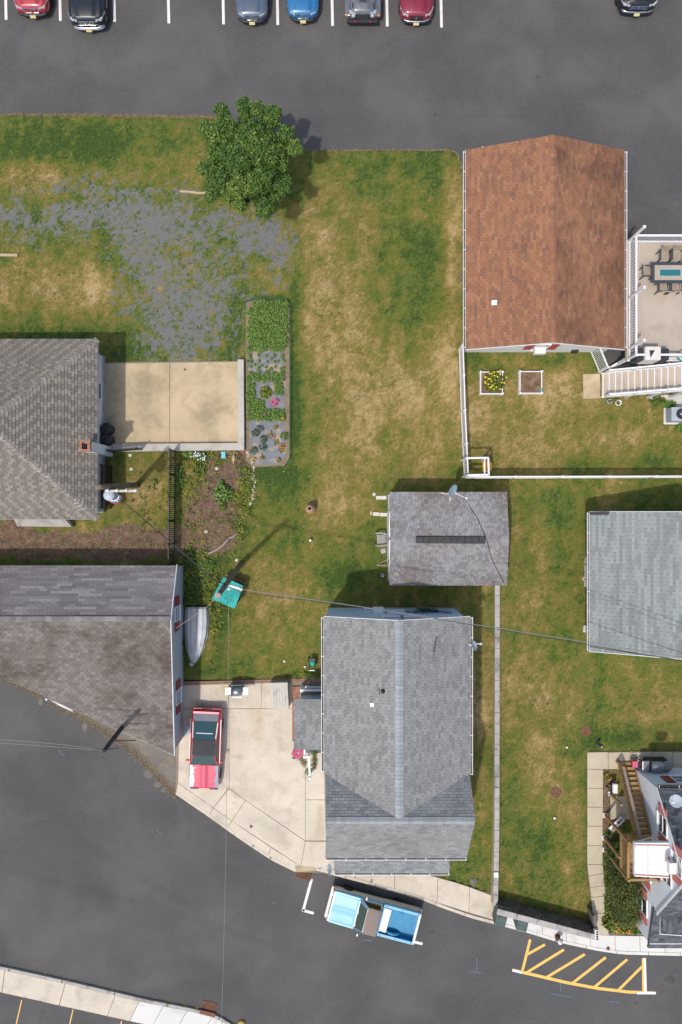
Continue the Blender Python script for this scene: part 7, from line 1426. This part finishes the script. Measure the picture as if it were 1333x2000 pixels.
# ---- big bushes by the white house
def bush(name, label, px, py, rx, ry, h, n, m, tm, size=.10):
    t = thing(name, label, 'bush', T(px, py)); mb = MB()
    for k in range(7): a = k * .9; mb.tube([T(px, py), T(px, py, h * .4) + Vector((rx * .4 * math.cos(a), ry * .4 * math.sin(a), 0)), T(px, py, h * .8) + Vector((rx * .7 * math.cos(a), ry * .7 * math.sin(a), 0))], .03, 5, .01)
    obj('branches', mb, 'pole_wood', t); Cs, Ds, Ns, Ts = [], [], [], []
    for k in range(16):
        a = k * 2.4; f = math.sqrt((k + .5) / 16) * .78; c = np.array([rx * f * math.cos(a), ry * f * math.sin(a), h * (.55 + .3 * math.sqrt(1 - f * f)) * RNG.uniform(.85, 1.1)]); r_ = min(rx, ry) * RNG.uniform(.32, .48); k2 = n // 16
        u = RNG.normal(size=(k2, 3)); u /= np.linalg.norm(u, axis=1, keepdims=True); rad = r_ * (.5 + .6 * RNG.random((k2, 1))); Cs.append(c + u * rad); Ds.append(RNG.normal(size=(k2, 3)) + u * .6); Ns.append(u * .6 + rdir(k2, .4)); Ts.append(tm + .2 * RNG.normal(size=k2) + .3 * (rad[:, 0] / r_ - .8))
    C = np.concatenate(Cs); k = len(C); link('crown', quad_mesh('crown', C, np.concatenate(Ds), np.concatenate(Ns), size * RNG.uniform(.7, 1.3, k), size * .5 * RNG.uniform(.7, 1.3, k), np.concatenate(Ts), m), t); return t
tone_mat('leaf_yew', [(0, (.012, .03, .008)), (.5, (.055, .088, .016)), (1, (.17, .18, .035))], .7, grain=.15)
bush('evergreen_bush', 'large dark evergreen bush beside the white house', 1207, 1718, 1.15, 1.25, 1.5, 6500, 'leaf_yew', .6)
bush('evergreen_bush', 'dark evergreen bush under the landing of the timber stair', 1195, 1672, .75, .85, 1.2, 3200, 'leaf_yew', .35)
bush('evergreen_bush', 'lower dark bush between the large evergreen and the daylilies', 1212, 1768, 1.0, .75, 1.2, 3400, 'leaf_yew', .65)
plant('broadleaf_plant', 'bright broad-leaved plant sprouting under the awning edge', 'plant', 1196, 1655, .5, 170, .55, .55, .7, .26, 'leaf_bean', tm=.7, sh=.6); plant('broadleaf_plant', 'small bright plant at the foot of the stair braces', 'plant', 1187, 1628, 0, 60, .2, .25, .3, .15, 'leaf_bean', tm=.6)
plant('daylilies', 'yellow-green daylily clump with orange blooms at the pavement', 'flower', 1212, 1797, 0, 900, 1.1, .7, .7, .26, 'leaf_yellow', tm=.35, flowers=('flower_orange', 14, .05, .7)); plant('daylilies', 'arching green grass clump at the house corner by the pavement', 'plant', 1236, 1808, 0, 300, .55, .4, .5, .28, 'leaf_yellow', tm=.2); plant('daylilies', 'pale arching clump along the path beside the evergreen', 'plant', 1187, 1765, 0, 220, .25, .7, .45, .2, 'leaf_yellow', tm=.3)
plant('border_flowers', 'low orange-flowering clump at the top of the stair bed', 'flower', 1186, 1515, 0, 90, .25, .3, .2, .1, 'leaf_yellow', tm=.3, flowers=('flower_orange', 6, .04, .9))
# ---- flowers by the side porch
plant('hanging_petunias', 'round pink petunia basket at the corner of the side porch', 'flower', 583, 1461, .35, 160, .30, .34, .35, .08, 'leaf_dark', tm=.5, flowers=('flower_pink', 60, .06, 1.0))
for x, y, m_, k, lb in ((578, 1478, 'flower_white', 3, 'green bedding plant left of the handrail, outer one'), (590, 1480, 'flower_pink', 2, 'green bedding plant left of the handrail, middle one'), (594, 1490, 'flower_pink', 1, 'green bedding plant left of the handrail, lower one'), (608, 1452, 'flower_white', 4, 'green plant in the grey pot by the handrail'), (614, 1470, 'flower_pink', 1, 'green bedding plant right of the handrail, upper one'), (614, 1485, 'flower_orange', 3, 'green bedding plant right of the handrail, middle one'), (613, 1496, 'flower_pink', 3, 'green bedding plant right of the handrail, lower one'), (602, 1506, 'flower_white', 1, 'small green plant at the foot of the handrail post')):
    plant('bedding_plant', lb, 'plant', x, y, .01, 70, .2, .22, .28, .09, 'leaf_dark', tm=.7, flowers=(m_, k, .04, .9))
# ---- weeds in gravel, grass blades, gravel stones, dry fringe
def masked(n, pred, box_=(-19.6, 19.6, -29.2, 29.2)):
    x = RNG.uniform(box_[0], box_[1], n); y = RNG.uniform(box_[2], box_[3], n); PX, PY, d, g, s = fields(x, y); bad = inpoly(PX, PY, LOT) | inpoly(PX, PY, STREET) | inpoly(PX, PY, SLOT) | inpoly(PX, PY, VERGE)
    for p in PADS + BLD: bad |= inpoly(PX, PY, p)
    bad |= inpoly(PX, PY, [(480, 586), (566, 586), (566, 912), (480, 912)])
    ok = ~bad & pred(PX, PY, d, g, s); return x[ok], y[ok], d[ok], g[ok], s[ok]
x, y, d, g, s = masked(430000, lambda PX, PY, d, g, s: (RNG.random(d.shape) > .85 * sstep(.45, .65, g)) & (RNG.random(d.shape) > .85 * sstep(.45, .6, s)))
n = len(x); a = RNG.uniform(0, 6.283, n); h = RNG.uniform(.02, .065, n) * (1.15 - .4 * d); ln = RNG.uniform(.03, .085, n); w = RNG.uniform(.007, .016, n)
p0 = np.stack([x, y, np.full(n, -.005)], 1); dv = np.stack([np.cos(a), np.sin(a), np.zeros(n)], 1); sv = np.stack([-np.sin(a), np.cos(a), np.zeros(n)], 1); up = np.array([0, 0, 1.0])
co = np.stack([p0 - sv * w[:, None], p0 + sv * w[:, None], p0 + dv * ln[:, None] + up * h[:, None]], 1).reshape(-1, 3).astype(np.float32); me = bpy.data.meshes.new('grass')
me.vertices.add(3 * n); me.vertices.foreach_set('co', co.ravel()); me.loops.add(3 * n); me.loops.foreach_set('vertex_index', np.arange(3 * n, dtype=np.int32)); me.polygons.add(n); me.polygons.foreach_set('loop_start', np.arange(0, 3 * n, 3, dtype=np.int32)); me.update(calc_edges=True)
at = me.attributes.new('tone', 'FLOAT', 'FACE'); at.data.foreach_set('value', np.clip(d + .03 + .22 * RNG.normal(size=n), 0, 1).astype(np.float32)); me.materials.append(MATS['blade']); tag(link('grass', me), 'short patchy green and straw-coloured grass over the lawns', 'grass', kind='stuff')
x, y, d, g, s = masked(60000, lambda PX, PY, d, g, s: (RNG.random(d.shape) < sstep(.45, 1.0, g)) & (PX < 600) & (PY < 720) & (PY > 330)); n = len(x)
u = RNG.normal(size=(n, 3)); me = quad_mesh('gravel', np.stack([x, y, RNG.uniform(.0, .02, n)], 1), u * np.array([1, 1, .3]), rdir(n, .6), RNG.uniform(.03, .07, n), RNG.uniform(.025, .05, n), RNG.random(n), 'stone_gravel'); tag(link('gravel', me), 'blue-grey crushed gravel thinly covering the old drive', 'gravel', kind='stuff')
x, y, d, g, s = masked(26000, lambda PX, PY, d, g, s: ((g > .42) & (PX < 600) & (PY < 720) & (PY > 330) & (RNG.random(d.shape) < .5)) | ((s > .5) & (RNG.random(d.shape) < .22)) | (RNG.random(d.shape) < .10))
n0 = len(x); k = 11; X0 = np.repeat(x, k); Y0 = np.repeat(y, k); n = len(X0); r_ = np.repeat(RNG.uniform(.04, .13, n0), k); a = RNG.uniform(0, 6.283, n); q = r_ * np.sqrt(RNG.random(n))
C = np.stack([X0 + q * np.cos(a), Y0 + q * np.sin(a), RNG.uniform(.015, .07, n)], 1); D = np.stack([np.cos(a), np.sin(a), np.full(n, .25)], 1)
me = quad_mesh('weeds', C, D, rdir(n, .6), RNG.uniform(.05, .10, n), RNG.uniform(.02, .045, n), np.repeat(.45 + .25 * RNG.normal(size=n0), k) + .1 * RNG.normal(size=n), 'leaf_bean'); tag(link('weeds', me), 'small green weed rosettes scattered through gravel and soil', 'weeds', kind='stuff')
bx = []
for cx, cy, rx, ry, k in ((405, 1040, 60, 40, 1500), (455, 1035, 25, 40, 700), (400, 1110, 50, 60, 900), (375, 1000, 25, 80, 500), (420, 900, 60, 18, 500), (490, 935, 14, 60, 500), (150, 1055, 170, 30, 900), (270, 950, 45, 70, 600), (1190, 1575, 8, 50, 300)):
    for i in range(k): bx.append((*T(cx + RNG.normal() * rx * .5, cy + RNG.normal() * ry * .5)[:2], RNG.uniform(.01, .05)))
F = np.array(bx); n = len(F); me = quad_mesh('dead_stems', F, RNG.normal(size=(n, 3)) * np.array([1, 1, .25]), rdir(n, .5), RNG.uniform(.06, .26, n), RNG.uniform(.008, .02, n), RNG.random(n), 'straw'); tag(link('dead_stems', me), 'dead straw-coloured stems lying over the soil beds', 'debris', kind='stuff')
bx = []
for cx, cy, rx, ry, k in ((390, 1115, 50, 70, 230), (375, 940, 30, 90, 80), (465, 1000, 25, 60, 80), (400, 895, 60, 20, 90), (482, 940, 18, 70, 90), (360, 1230, 10, 90, 70), (420, 1210, 12, 60, 40), (300, 1000, 40, 60, 50), (600, 1318, 30, 6, 25)):
    for i in range(k): bx.append(T(cx + RNG.normal() * rx * .55, cy + RNG.normal() * ry * .55)[:2])
B_ = np.array(bx); bpx, bpy_ = B_[:, 0] * PPM + 666.5, 1000 - B_[:, 1] * PPM; bad = np.zeros(len(B_), dtype=bool)
for p in PADS + BLD + [[(475, 580), (570, 580), (570, 914), (475, 914)], [(352, 1184), (410, 1184), (410, 1300), (352, 1300)]]: bad |= inpoly(bpx, bpy_, p)
B_ = B_[~bad]; n0 = len(B_); k = 12; X0 = np.repeat(B_[:, 0], k); Y0 = np.repeat(B_[:, 1], k); n = len(X0); a = RNG.uniform(0, 6.283, n); q = np.repeat(RNG.uniform(.06, .2, n0), k) * np.sqrt(RNG.random(n))
me = quad_mesh('weed_growth', np.stack([X0 + q * np.cos(a), Y0 + q * np.sin(a), RNG.uniform(.03, .22, n)], 1), np.stack([np.cos(a), np.sin(a), np.full(n, .3)], 1), rdir(n, .55), RNG.uniform(.06, .14, n), RNG.uniform(.03, .06, n), np.repeat(.55 + .3 * RNG.normal(size=n0), k) + .1 * RNG.normal(size=n), 'leaf_yellow'); tag(link('weed_growth', me), 'loose green weeds overgrowing the beds around the soil patch', 'weeds', kind='stuff')
# dry fringe where grass meets asphalt, and along the verge
fr = []
for line, k, sp in (([(0, 225), (200, 226), (432, 229)], 5200, 2.2), ([(588, 294), (880, 293), (893, 300), (903, 330)], 1700, 1.2), ([(0, 1318), (95, 1366), (185, 1415), (240, 1452), (290, 1495), (345, 1556)], 5200, 5.0), ([(0, 1938), (130, 1967), (270, 1998)], 1100, 1.0), ([(345, 1440), (350, 1500), (346, 1545)], 900, 3.5), ([(1141, 1060), (1141, 1250)], 900, 3.0)):
    for i in range(k): p = along(line, RNG.random()); fr.append((*T(p[0] + RNG.normal() * sp, p[1] + RNG.normal() * sp)[:2], -.02 if p[1] < 1000 or p[1] > 1900 else -.07))
F = np.array(fr); n = len(F); F[:, 2] += RNG.uniform(.0, .03, n); me = quad_mesh('dry_fringe', F, RNG.normal(size=(n, 3)) * np.array([1, 1, .3]), rdir(n, .5), RNG.uniform(.04, .11, n), RNG.uniform(.012, .03, n), RNG.random(n), 'straw'); tag(link('dry_fringe', me), 'dry straw-coloured debris along the edges of the asphalt', 'debris', kind='stuff')
